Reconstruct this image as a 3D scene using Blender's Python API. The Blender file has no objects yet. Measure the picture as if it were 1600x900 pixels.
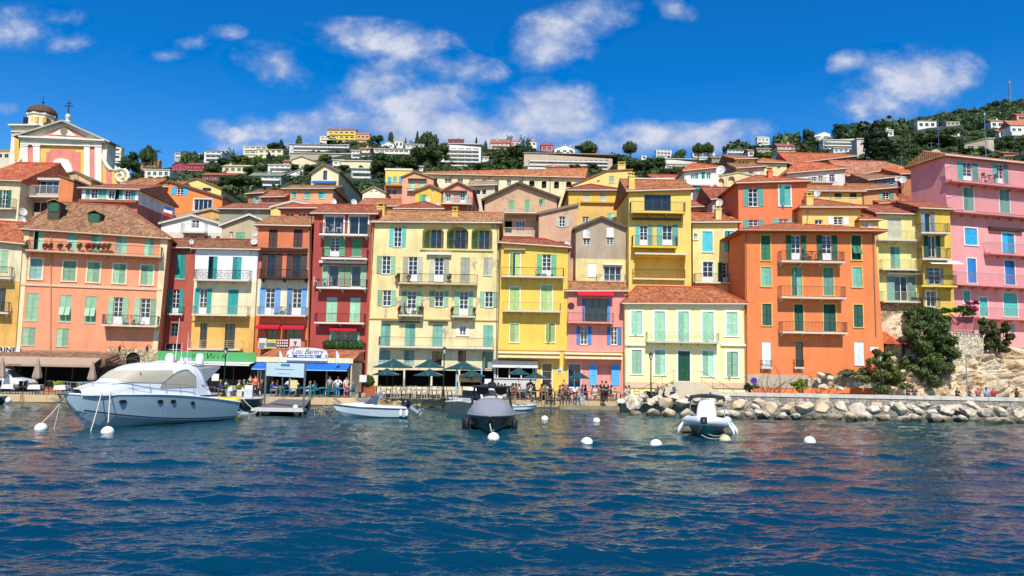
import bpy,math,random
import numpy as np
from mathutils import Vector,Matrix,noise as mnoise
from mathutils.geometry import delaunay_2d_cdt
R=math.radians
scene=bpy.context.scene
col=scene.collection
rnd=random.Random(7)
# ------------------------------------------------------------------ camera
F=1155.0;EYE=Vector((0,0,4.2));PITCH=math.atan(110/F);ROLL=0.018
fw=Vector((0,math.cos(PITCH),math.sin(PITCH)));r0=Vector((1,0,0));u0=Vector((0,-math.sin(PITCH),math.cos(PITCH)))
CR=r0*math.cos(ROLL)+u0*math.sin(ROLL);CU=u0*math.cos(ROLL)-r0*math.sin(ROLL)
cam=bpy.data.cameras.new('camera');camo=bpy.data.objects.new('camera',cam);col.objects.link(camo)
cam.sensor_width=36;cam.lens=36*F/1600;cam.clip_start=.1;cam.clip_end=6000
m=Matrix((CR,CU,-fw)).transposed().to_4x4();m.translation=EYE;camo.matrix_world=m
scene.camera=camo
scene.render.resolution_x=1024;scene.render.resolution_y=576
scene.view_settings.view_transform='Standard';scene.view_settings.look='None'
scene.view_settings.exposure=0.14;scene.view_settings.gamma=1
def ray(px,py):return fw*F+CR*(px-800)-CU*(py-450)
def un(px,py,Y):
 d=ray(px,py);return EYE+d*(Y/d.y)
def unz(px,py,z):
 d=ray(px,py);return EYE+d*((z-EYE.z)/d.z)
def proj(p):
 v=Vector(p)-EYE;k=F/v.dot(fw);return 800+v.dot(CR)*k,450-v.dot(CU)*k
# ------------------------------------------------------------------ sun and sky
SUN_E,SUN_A=50.0,3.0 # sun behind the camera, a little to the right
sv=Vector((math.sin(R(SUN_A))*math.cos(R(SUN_E)),-math.cos(R(SUN_A))*math.cos(R(SUN_E)),math.sin(R(SUN_E))))
sl=bpy.data.lights.new('sun','SUN');sl.energy=4.95;sl.angle=R(.5);sl.color=(1,.95,.87)
so=bpy.data.objects.new('sun',sl);col.objects.link(so);so.rotation_euler=sv.to_track_quat('Z','Y').to_euler()
world=bpy.data.worlds.new('World');scene.world=world;world.use_nodes=True
nt=world.node_tree;nt.nodes.clear()
def nn(t,typ,**k):
 n=t.nodes.new(typ)
 for a,b in k.items():setattr(n,a,b)
 return n
def mth(t,op,a,b=None,c=None,clamp=False):
 n=t.nodes.new('ShaderNodeMath');n.operation=op;n.use_clamp=clamp
 for i,v in enumerate((a,b,c)):
  if v is None:continue
  if isinstance(v,(int,float)):n.inputs[i].default_value=v
  else:t.links.new(v,n.inputs[i])
 return n.outputs[0]
sky=nn(nt,'ShaderNodeTexSky',sky_type='NISHITA',sun_disc=False,sun_elevation=R(SUN_E),sun_rotation=R(180-SUN_A),air_density=1.0,dust_density=.3,ozone_density=3.0)
hsv=nn(nt,'ShaderNodeHueSaturation');hsv.inputs['Saturation'].default_value=1.5;hsv.inputs['Value'].default_value=1.7;hsv.inputs['Hue'].default_value=.509
nt.links.new(sky.outputs[0],hsv.inputs['Color'])
geo=nn(nt,'ShaderNodeTexCoord');sep=nn(nt,'ShaderNodeSeparateXYZ');nt.links.new(geo.outputs['Generated'],sep.inputs[0])
Yc=mth(nt,'MAXIMUM',sep.outputs[1],.02)
U=mth(nt,'DIVIDE',sep.outputs[0],Yc);V=mth(nt,'DIVIDE',sep.outputs[2],Yc)
cmb=nn(nt,'ShaderNodeCombineXYZ');nt.links.new(U,cmb.inputs[0]);nt.links.new(V,cmb.inputs[1])
def nz(scale,det,rough,off,sy=1.0):
 mp=nn(nt,'ShaderNodeMapping');mp.inputs['Location'].default_value=off;mp.inputs['Scale'].default_value=(1,sy,1)
 n=nn(nt,'ShaderNodeTexNoise');n.inputs['Scale'].default_value=scale;n.inputs['Detail'].default_value=det;n.inputs['Roughness'].default_value=rough;n.inputs['Distortion'].default_value=.18
 nt.links.new(cmb.outputs[0],mp.inputs[0]);nt.links.new(mp.outputs[0],n.inputs['Vector']);return n.outputs[0]
big=nz(6.5,10,.62,(1.3,4.1,0),1.5);fine=nz(17,6,.62,(7.3,.4,0),1.3)
# cloud banks: direction of centre, half sizes, tilt, strength
CL=[(30,45,75,38,0,.62),(95,72,60,26,0,.5),(90,30,50,22,0,.4),(255,88,42,13,0,.75),(355,50,32,15,0,.6),(300,68,36,18,0,.4),(428,105,72,38,10,.85),
      (600,68,125,38,5,.95),(715,108,85,32,8,.95),(590,120,85,48,-25,.85),(655,165,120,46,-15,.95),(520,195,190,40,-6,.95),(360,208,50,20,12,.75),(700,200,190,44,4,1.15),(860,185,105,62,0,1.35),
      (1000,212,115,28,0,1.0),(1120,215,90,26,-8,.8),(870,58,85,50,-18,.95),(930,25,100,35,-12,.7),(1050,12,40,22,20,.55),(1326,98,36,22,-10,.85),
      (1425,125,108,52,0,1.25),(1370,160,75,45,10,1.0),(1500,120,45,40,0,.8),(5,168,25,14,0,.7),(480,232,150,22,0,.8),(1180,205,60,20,0,.6),(930,225,120,22,0,.9)]
acc=None
for cx,cy,rx,ry,ang,st in CL:
 d=ray(cx,cy);a=(d.x/d.y,d.z/d.y)
 mp=nn(nt,'ShaderNodeMapping',vector_type='TEXTURE')
 mp.inputs['Location'].default_value=(a[0],a[1],0);mp.inputs['Rotation'].default_value=(0,0,R(-ang));mp.inputs['Scale'].default_value=(rx/F,ry/F,1)
 nt.links.new(cmb.outputs[0],mp.inputs[0])
 L=nn(nt,'ShaderNodeVectorMath',operation='LENGTH');nt.links.new(mp.outputs[0],L.inputs[0])
 e=mth(nt,'MULTIPLY',mth(nt,'SUBTRACT',1.25,L.outputs['Value'],clamp=True),st)
 acc=e if acc is None else mth(nt,'MAXIMUM',acc,e)
dens=mth(nt,'ADD',mth(nt,'MULTIPLY',acc,1.55),mth(nt,'MULTIPLY',mth(nt,'SUBTRACT',big,.545),3.5))
dens=mth(nt,'ADD',dens,mth(nt,'MULTIPLY',mth(nt,'SUBTRACT',fine,.5),2.3))
dens=mth(nt,'MULTIPLY',dens,mth(nt,'MULTIPLY',acc,6,clamp=True))
ss=nn(nt,'ShaderNodeMapRange',interpolation_type='SMOOTHSTEP');ss.inputs[1].default_value=-.12;ss.inputs[2].default_value=1.6;ss.inputs[4].default_value=.92
nt.links.new(dens,ss.inputs[0])
front=mth(nt,'GREATER_THAN',sep.outputs[1],.03)
cfac=mth(nt,'MULTIPLY',ss.outputs[0],front)
crm=nn(nt,'ShaderNodeMix',data_type='RGBA');crm.inputs[6].default_value=(3.8,4.9,7.6,1);crm.inputs[7].default_value=(8.6,8.8,9.6,1)
shd=nn(nt,'ShaderNodeMapRange');shd.inputs[1].default_value=.35;shd.inputs[2].default_value=.66
nt.links.new(fine,shd.inputs[0]);nt.links.new(mth(nt,'MULTIPLY',shd.outputs[0],ss.outputs[0]),crm.inputs[0])
mx=nn(nt,'ShaderNodeMix',data_type='RGBA');nt.links.new(cfac,mx.inputs[0]);nt.links.new(hsv.outputs[0],mx.inputs[6]);nt.links.new(crm.outputs[2],mx.inputs[7])
bg=nn(nt,'ShaderNodeBackground');bg.inputs[1].default_value=.083;nt.links.new(mx.outputs[2],bg.inputs[0])
wo=nn(nt,'ShaderNodeOutputWorld');nt.links.new(bg.outputs[0],wo.inputs[0])

# ------------------------------------------------------------------ materials
MC={}
def lin(c):
 if isinstance(c,str):
  c=c.lstrip('#');c=[int(c[i:i+2],16)/255 for i in(0,2,4)]
  return tuple(x/12.92 if x<=.04045 else((x+.055)/1.055)**2.4 for x in c)
 return tuple(c)
def newmat(name):
 mt=bpy.data.materials.new(name);mt.use_nodes=True;t=mt.node_tree
 return mt,t,t.nodes['Principled BSDF']
def mat(c,rough=.6,metal=0.0,var=.12,sc=3.0,bump=0.0,spec=.5,name='paint'):
 key=('m',c if isinstance(c,str)else tuple(c),rough,metal,var,sc,bump,spec)
 if key in MC:return MC[key]
 mt,t,b=newmat(name);c3=lin(c)
 b.inputs['Roughness'].default_value=rough;b.inputs['Metallic'].default_value=metal;b.inputs['Specular IOR Level'].default_value=spec
 tc=nn(t,'ShaderNodeTexCoord');n=nn(t,'ShaderNodeTexNoise');n.inputs['Scale'].default_value=sc;n.inputs['Detail'].default_value=5;n.inputs['Roughness'].default_value=.65
 t.links.new(tc.outputs['Object'],n.inputs['Vector'])
 mr=nn(t,'ShaderNodeMapRange');mr.inputs[1].default_value=.3;mr.inputs[2].default_value=.7;mr.inputs[3].default_value=1-var;mr.inputs[4].default_value=1+var*.6
 t.links.new(n.outputs[0],mr.inputs[0])
 vm=nn(t,'ShaderNodeVectorMath',operation='SCALE');vm.inputs[0].default_value=c3;t.links.new(mr.outputs[0],vm.inputs['Scale']);t.links.new(vm.outputs[0],b.inputs['Base Color'])
 if bump:
  bp=nn(t,'ShaderNodeBump');bp.inputs['Strength'].default_value=bump;bp.inputs['Distance'].default_value=.05
  t.links.new(n.outputs[0],bp.inputs['Height']);t.links.new(bp.outputs[0],b.inputs['Normal'])
 MC[key]=mt;return mt
def plaster(c,stain=.25,patch=0.0,zones=()):
 key=('p',c,stain,patch,tuple(zones))
 if key in MC:return MC[key]
 mt,t,b=newmat('plaster');wash=lambda q:(lambda v,l:tuple(min(.86,(x*.92+l*.08)*1.03+.035)for x in v))(lin(q),sum(lin(q))/3);c3=wash(c);stain=stain*1.15+.04
 b.inputs['Roughness'].default_value=.9;b.inputs['Specular IOR Level'].default_value=.2
 tc=nn(t,'ShaderNodeTexCoord')
 def tex(scale,det,s3):
  mp=nn(t,'ShaderNodeMapping');mp.inputs['Scale'].default_value=s3;t.links.new(tc.outputs['Object'],mp.inputs[0])
  n=nn(t,'ShaderNodeTexNoise');n.inputs['Scale'].default_value=scale;n.inputs['Detail'].default_value=det;n.inputs['Roughness'].default_value=.65
  t.links.new(mp.outputs[0],n.inputs['Vector']);return n.outputs[0]
 def rng(v,a,bb,lo,hi):
  mr=nn(t,'ShaderNodeMapRange');mr.inputs[1].default_value=a;mr.inputs[2].default_value=bb;mr.inputs[3].default_value=lo;mr.inputs[4].default_value=hi
  t.links.new(v,mr.inputs[0]);return mr.outputs[0]
 mott=rng(tex(.55,8,(1,1,1)),.35,.65,1-stain*.45,1.07)
 strk=rng(tex(1.0,6,(1.1,1.1,.25)),.5,.72,1.0,1-stain*.75)
 blot=rng(tex(1.7,7,(1,1,.7)),.58,.74,0.0,min(1,stain*1.3))
 k=mth(t,'MULTIPLY',mott,strk)
 rgb=nn(t,'ShaderNodeRGB');rgb.outputs[0].default_value=(*c3,1);base=rgb.outputs[0]
 if zones: # each storey painted its own colour
  spz=nn(t,'ShaderNodeSeparateXYZ');t.links.new(tc.outputs['Object'],spz.inputs[0])
  for z_,cz in zones:
   mz=nn(t,'ShaderNodeMix',data_type='RGBA');mz.inputs[7].default_value=(*wash(cz),1);t.links.new(mth(t,'LESS_THAN',spz.outputs[2],z_),mz.inputs[0]);t.links.new(base,mz.inputs[6]);base=mz.outputs[2]
 vm=nn(t,'ShaderNodeVectorMath',operation='SCALE');t.links.new(base,vm.inputs[0]);t.links.new(k,vm.inputs['Scale'])
 dv=nn(t,'ShaderNodeHueSaturation');dv.inputs['Saturation'].default_value=.55;dv.inputs['Value'].default_value=.78;t.links.new(vm.outputs[0],dv.inputs['Color'])
 mxx=nn(t,'ShaderNodeMix',data_type='RGBA');t.links.new(dv.outputs[0],mxx.inputs[7])
 t.links.new(blot,mxx.inputs[0]);t.links.new(vm.outputs[0],mxx.inputs[6]);out=mxx.outputs[2]
 if patch:
  m2=nn(t,'ShaderNodeMix',data_type='RGBA');m2.inputs[7].default_value=(.34,.27,.2,1)
  t.links.new(rng(tex(.42,9,(1.1,1,.7)),.60-patch*.12,.64-patch*.1,0,.85),m2.inputs[0]);t.links.new(out,m2.inputs[6]);out=m2.outputs[2]
 t.links.new(out,b.inputs['Base Color'])
 bp=nn(t,'ShaderNodeBump');bp.inputs['Strength'].default_value=.35;bp.inputs['Distance'].default_value=.03
 t.links.new(tex(9,5,(1,1,1)),bp.inputs['Height']);t.links.new(bp.outputs[0],b.inputs['Normal'])
 MC[key]=mt;return mt
def tiles(c='#b5603c',dark=.5,lich=.2):
 key=('t',c,dark,lich)
 if key in MC:return MC[key]
 mt,t,b=newmat('clay_tiles');c3=Vector([a*k_+d_ for a,k_,d_ in zip(lin(c),(.76,.93,.82),(.07,.053,.032))]);b.inputs['Roughness'].default_value=.9;b.inputs['Specular IOR Level'].default_value=.2
 uv=nn(t,'ShaderNodeTexCoord');sp=nn(t,'ShaderNodeSeparateXYZ');t.links.new(uv.outputs['UV'],sp.inputs[0])
 cu=mth(t,'DIVIDE',sp.outputs[0],.24);cv=mth(t,'DIVIDE',sp.outputs[1],.38)
 fu=mth(t,'FLOOR',cu);fv=mth(t,'FLOOR',cv)
 cb=nn(t,'ShaderNodeCombineXYZ');t.links.new(fu,cb.inputs[0]);t.links.new(fv,cb.inputs[1])
 wn=nn(t,'ShaderNodeTexWhiteNoise',noise_dimensions='3D');t.links.new(cb.outputs[0],wn.inputs['Vector'])
 n=nn(t,'ShaderNodeTexNoise');n.inputs['Scale'].default_value=.8;n.inputs['Detail'].default_value=8;n.inputs['Roughness'].default_value=.7;t.links.new(uv.outputs['Object'],n.inputs['Vector'])
 mixv=mth(t,'ADD',mth(t,'MULTIPLY',wn.outputs['Value'],.5),mth(t,'MULTIPLY',n.outputs[0],.75))
 cr=nn(t,'ShaderNodeValToRGB');e=cr.color_ramp.elements
 e[0].position=.25;e[0].color=(*(c3*dark*.8),1);e[1].position=.95;e[1].color=(*[min(1,x*1.25+.06)for x in c3],1)
 k=e.new(.45);k.color=(*(c3*.72),1);k=e.new(.62);k.color=(*c3,1);k=e.new(.78);k.color=(c3.x*1.1,c3.y*1.25,c3.z*1.25,1)
 t.links.new(mixv,cr.inputs[0])
 n2=nn(t,'ShaderNodeTexNoise');n2.inputs['Scale'].default_value=2.6;n2.inputs['Detail'].default_value=8;n2.inputs['Roughness'].default_value=.75;t.links.new(uv.outputs['Object'],n2.inputs['Vector'])
 mr=nn(t,'ShaderNodeMapRange');mr.inputs[1].default_value=.56;mr.inputs[2].default_value=.68;mr.inputs[4].default_value=lich*2;t.links.new(n2.outputs[0],mr.inputs[0])
 mm=nn(t,'ShaderNodeMix',data_type='RGBA');mm.inputs[7].default_value=(.09,.075,.05,1);t.links.new(mr.outputs[0],mm.inputs[0]);t.links.new(cr.outputs[0],mm.inputs[6]);t.links.new(mm.outputs[2],b.inputs['Base Color'])
 hw=mth(t,'ABSOLUTE',mth(t,'SINE',mth(t,'MULTIPLY',cu,math.pi)));hv=mth(t,'FRACT',cv)
 hh=mth(t,'ADD',hw,mth(t,'MULTIPLY',hv,-.35))
 bp=nn(t,'ShaderNodeBump');bp.inputs['Strength'].default_value=.9;bp.inputs['Distance'].default_value=.07;t.links.new(hh,bp.inputs['Height']);t.links.new(bp.outputs[0],b.inputs['Normal'])
 MC[key]=mt;return mt
def stonewall(c='#b9ab93',sc=2.2,mortar='#8d8474',name='stone_wall'):
 key=('s',c,sc,mortar)
 if key in MC:return MC[key]
 mt,t,b=newmat(name);b.inputs['Roughness'].default_value=.9
 tc=nn(t,'ShaderNodeTexCoord');nzz=nn(t,'ShaderNodeTexNoise');nzz.inputs['Scale'].default_value=1.5;t.links.new(tc.outputs['Object'],nzz.inputs['Vector'])
 ad=nn(t,'ShaderNodeVectorMath',operation='ADD');t.links.new(tc.outputs['Object'],ad.inputs[0])
 scv=nn(t,'ShaderNodeVectorMath',operation='SCALE');scv.inputs['Scale'].default_value=.35;t.links.new(nzz.outputs['Color'],scv.inputs[0]);t.links.new(scv.outputs[0],ad.inputs[1])
 vo=nn(t,'ShaderNodeTexVoronoi',feature='F1');vo.inputs['Scale'].default_value=sc;t.links.new(ad.outputs[0],vo.inputs['Vector'])
 ve=nn(t,'ShaderNodeTexVoronoi',feature='DISTANCE_TO_EDGE');ve.inputs['Scale'].default_value=sc;t.links.new(ad.outputs[0],ve.inputs['Vector'])
 c3=Vector(lin(c));cr=nn(t,'ShaderNodeValToRGB');e=cr.color_ramp.elements;e[0].color=(*(c3*.62),1);e[1].color=(*[min(1,x)for x in c3*1.25],1)
 hs=nn(t,'ShaderNodeSeparateColor');t.links.new(vo.outputs['Color'],hs.inputs[0]);t.links.new(hs.outputs[0],cr.inputs[0])
 mr=nn(t,'ShaderNodeMapRange');mr.inputs[1].default_value=.01;mr.inputs[2].default_value=.07;t.links.new(ve.outputs['Distance'],mr.inputs[0])
 mm=nn(t,'ShaderNodeMix',data_type='RGBA');mm.inputs[6].default_value=(*lin(mortar),1);t.links.new(mr.outputs[0],mm.inputs[0]);t.links.new(cr.outputs[0],mm.inputs[7]);t.links.new(mm.outputs[2],b.inputs['Base Color'])
 bp=nn(t,'ShaderNodeBump');bp.inputs['Strength'].default_value=.8;bp.inputs['Distance'].default_value=.08;t.links.new(mr.outputs[0],bp.inputs['Height']);t.links.new(bp.outputs[0],b.inputs['Normal'])
 MC[key]=mt;return mt
def glass(c=(.012,.02,.03),rough=.06):
 key=('g',c)
 if key in MC:return MC[key]
 mt,t,b=newmat('window_glass');b.inputs['Base Color'].default_value=(*c,1);b.inputs['Roughness'].default_value=rough;b.inputs['IOR'].default_value=1.5;b.inputs['Specular IOR Level'].default_value=.7
 MC[key]=mt;return mt
def leafmat(c,var=.5,rough=.55,name='foliage'):
 key=('l',c,var)
 if key in MC:return MC[key]
 mt,t,b=newmat(name);c3=Vector(lin(c))if isinstance(c,str)else Vector(c);b.inputs['Roughness'].default_value=rough;b.inputs['Specular IOR Level'].default_value=.25
 oi=nn(t,'ShaderNodeObjectInfo');g=nn(t,'ShaderNodeNewGeometry')
 v=mth(t,'ADD',mth(t,'MULTIPLY',g.outputs['Random Per Island'],.75),mth(t,'MULTIPLY',oi.outputs['Random'],.25))
 cr=nn(t,'ShaderNodeValToRGB');e=cr.color_ramp.elements;e[0].color=(*(c3*(1-var)),1);e[1].color=(c3.x*(1+var*.9),c3.y*(1+var*.8),c3.z*(1+var*.3),1)
 t.links.new(v,cr.inputs[0]);t.links.new(cr.outputs[0],b.inputs['Base Color'])
 MC[key]=mt;return mt
WHITE='#e6e3dc'
# ------------------------------------------------------------------ mesh helper
class MB:
 def __init__(s):s.v=[];s.f=[];s.uv=[]
 def quad(s,a,b,c,d,uv=None):
  i=len(s.v);s.v+=[tuple(a),tuple(b),tuple(c),tuple(d)];s.f.append((i,i+1,i+2,i+3));s.uv.append(uv)
  return s
 def tri(s,a,b,c,uv=None):
  i=len(s.v);s.v+=[tuple(a),tuple(b),tuple(c)];s.f.append((i,i+1,i+2));s.uv.append(uv)
 def box(s,x0,y0,z0,x1,y1,z1):
  i=len(s.v);s.v+=[(x0,y0,z0),(x1,y0,z0),(x1,y1,z0),(x0,y1,z0),(x0,y0,z1),(x1,y0,z1),(x1,y1,z1),(x0,y1,z1)]
  for f in((0,1,5,4),(1,2,6,5),(2,3,7,6),(3,0,4,7),(4,5,6,7),(3,2,1,0)):s.f.append(tuple(i+k for k in f));s.uv.append(None)
  return s
 def prism(s,poly,axis,a,b):
  """poly: list of 2D points; axis 'y': (x,z) extruded in y; 'x': (y,z) extruded in x; 'z': (x,y) extruded in z"""
  n=len(poly);i=len(s.v)
  mk={'y':lambda p,t:(p[0],t,p[1]),'x':lambda p,t:(t,p[0],p[1]),'z':lambda p,t:(p[0],p[1],t)}[axis]
  s.v+=[mk(p,a)for p in poly]+[mk(p,b)for p in poly]
  s.f.append(tuple(range(i,i+n)));s.uv.append(None);s.f.append(tuple(range(i+2*n-1,i+n-1,-1)));s.uv.append(None)
  for k in range(n):s.f.append((i+k,i+n+k,i+n+(k+1)%n,i+(k+1)%n));s.uv.append(None)
  return s
 def tube(s,pts,r,n=6,caps=True):
  pts=[Vector(p)for p in pts];rs=r if isinstance(r,(list,tuple))else[r]*len(pts);i=len(s.v);up=None
  for k,p in enumerate(pts):
   t=(pts[min(k+1,len(pts)-1)]-pts[max(k-1,0)])
   t=t.normalized()if t.length>1e-9 else Vector((0,0,1))
   if up is None:up=Vector((0,0,1))if abs(t.z)<.9 else Vector((1,0,0))
   a=t.cross(up).normalized();b=t.cross(a).normalized();up=-b if False else up
   for j in range(n):
    q=p+a*math.cos(2*math.pi*j/n)*rs[k]+b*math.sin(2*math.pi*j/n)*rs[k];s.v.append(tuple(q))
  for k in range(len(pts)-1):
   for j in range(n):
    s.f.append((i+k*n+j,i+k*n+(j+1)%n,i+(k+1)*n+(j+1)%n,i+(k+1)*n+j));s.uv.append(None)
  if caps:
   s.f.append(tuple(i+j for j in reversed(range(n))));s.uv.append(None);e=i+(len(pts)-1)*n;s.f.append(tuple(e+j for j in range(n)));s.uv.append(None)
  return s
 def lathe(s,prof,cx=0,cy=0,n=12,cap=True):
  i=len(s.v)
  for r,z in prof:
   for j in range(n):s.v.append((cx+r*math.cos(2*math.pi*j/n),cy+r*math.sin(2*math.pi*j/n),z))
  for k in range(len(prof)-1):
   for j in range(n):s.f.append((i+k*n+j,i+k*n+(j+1)%n,i+(k+1)*n+(j+1)%n,i+(k+1)*n+j));s.uv.append(None)
  if cap:
   s.f.append(tuple(i+j for j in reversed(range(n))));s.uv.append(None);e=i+(len(prof)-1)*n;s.f.append(tuple(e+j for j in range(n)));s.uv.append(None)
  return s
 def grid(s,rows,closed=False):
  i=len(s.v);m_=len(rows[0])
  for r in rows:s.v+=[tuple(p)for p in r]
  for a in range(len(rows)-1):
   for b in range(m_ if closed else m_-1):
    s.f.append((i+a*m_+b,i+a*m_+(b+1)%m_,i+(a+1)*m_+(b+1)%m_,i+(a+1)*m_+b));s.uv.append(None)
  return s
 def build(s,name,mt,parent=None,smooth=False,loc=None,flip=False):
  me=bpy.data.meshes.new(name);me.from_pydata(s.v,[],[tuple(reversed(f))for f in s.f]if flip else s.f)
  if any(u is not None for u in s.uv):
   ul=me.uv_layers.new(name='UVMap').data;k=0
   for f,u in zip(s.f,s.uv):
    for j in range(len(f)):
     if u is not None:ul[k].uv=u[j]
     k+=1
  me.materials.append(mt)
  if smooth:me.polygons.foreach_set('use_smooth',[True]*len(me.polygons))
  me.update()
  o=bpy.data.objects.new(name,me);col.objects.link(o)
  if parent is not None:o.parent=parent
  if loc is not None:o.location=loc
  return o
LABELS={}
def tag(o,label=None,cat=None,group=None,kind=None):
 if label:o['label']=label
 if cat:o['category']=cat
 if group:o['group']=group
 if kind:o['kind']=kind
 return o
def thing(name,label,cat,loc=(0,0,0),rz=0,group=None):
 o=bpy.data.objects.new(name,None);col.objects.link(o);o.location=loc;o.rotation_euler=(0,0,rz);o.empty_display_size=.2
 return tag(o,label,cat,group)
def kids(o):return[c for c in bpy.data.objects if c.parent==o]
KC={}
def copy_tree(o,parent=None):
 c=o.copy();col.objects.link(c);c.parent=parent
 if o.name not in KC:KC[o.name]=kids(o)
 for ch in KC[o.name]:copy_tree(ch,c)
 return c
def place(proto,used,label,loc,rz=0,sc=None,group=None):
 """first use moves the prototype itself, later ones copy the tree"""
 o=proto if not used else copy_tree(proto)
 if not used:KC.setdefault(proto.name,kids(proto))
 o.location=loc;o.rotation_euler=(0,0,rz)
 if sc:o.scale=(sc,sc,sc)if isinstance(sc,(int,float))else sc
 o['label']=label
 if group:o['group']=group
 return o
# ------------------------------------------------------------------ terrain
RIDGE=[(-400,295),(0,311),(60,305),(140,291),(200,275),(250,264),(330,254),(400,247),(450,240),(490,230),(540,222),(590,225),(640,230),(700,233),(760,233),(820,234),(880,238),(950,248),(1020,251),(1080,252),(1130,246),(1180,237),(1230,229),(1290,223),(1350,216),(1400,210),(1600,205),(2000,200)]
RIDGE2=[(-400,330),(1150,268),(1250,240),(1330,222),(1380,208),(1410,199),(1450,186),(1500,176),(1550,166),(1600,157),(1700,146),(2000,136)]
def tab(T):
 a=[]
 for x,y in T:
  d=ray(x,y);a.append((d.x/d.y,d.z/d.y))
 return np.array([p[0]for p in a]),np.array([p[1]for p in a])
R1,R2=tab(RIDGE),tab(RIDGE2)
PY=[0,74,79,90,100,120,150,180,250,350,450];PP=[0,0,.05,.2,.3,.46,.62,.7,.84,.95,1.0]
def terr(x,y):
 x=np.asarray(x,float);y=np.asarray(y,float);u=x/np.maximum(y,1)
 t1=np.interp(u,*R1);t2=np.interp(u,*R2)
 p=np.interp(y,PY,PP);g=-3.56/np.maximum(y,74.)
 t=g+p*(t1-g)
 q=np.clip((y-450)/650,0,1);t=np.where(y>450,t1+(np.minimum(t2,t2)-t1)*q,t)
 z=4.2+y*t
 z=np.where(y>1100,4.2+1100*t-(y-1100)*.3,z)
 return np.where(y<74,.62,np.maximum(z,.62))
def tz(x,y):return float(terr(x,y))
def ground_hit(px,py,ylo=90,yhi=1100):
 d=ray(px,py);ys=np.arange(ylo,yhi,1.0);xs=d.x/d.y*ys;zs=4.2+d.z/d.y*ys
 g=terr(xs,ys);k=np.where(g>=zs)[0]
 Y=float(ys[k[0]])if len(k)else yhi
 return Y
def terrain():
 ys=np.concatenate([[69.5,72,73.9],np.arange(74,120,2.),np.arange(120,450,8.),np.arange(450,1100,22.),[1100,1250,1500]])
 us=np.linspace(-1.5,1.5,260);rows=[]
 for y in ys:
  xs=us*max(y,1);z=terr(xs,np.full_like(xs,y))
  rows.append([(float(a),float(y),float(b)+(mnoise.noise((a*.06,y*.06,0))*1.2 if y>95 else 0))for a,b in zip(xs,z)])
 mb=MB();mb.grid(rows)
 mt,t,b=newmat('hill_ground');b.inputs['Roughness'].default_value=.95
 tc=nn(t,'ShaderNodeTexCoord');n=nn(t,'ShaderNodeTexNoise');n.inputs['Scale'].default_value=.12;n.inputs['Detail'].default_value=10;n.inputs['Roughness'].default_value=.7;t.links.new(tc.outputs['Object'],n.inputs['Vector'])
 cr=nn(t,'ShaderNodeValToRGB');e=cr.color_ramp.elements;e[0].position=.35;e[0].color=(.018,.03,.01,1);e[1].position=.75;e[1].color=(.12,.11,.055,1);k=e.new(.55);k.color=(.03,.045,.015,1)
 t.links.new(n.outputs[0],cr.inputs[0]);t.links.new(cr.outputs[0],b.inputs['Base Color'])
 tag(mb.build('hills',mt,smooth=True),kind='structure')
terrain()
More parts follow.
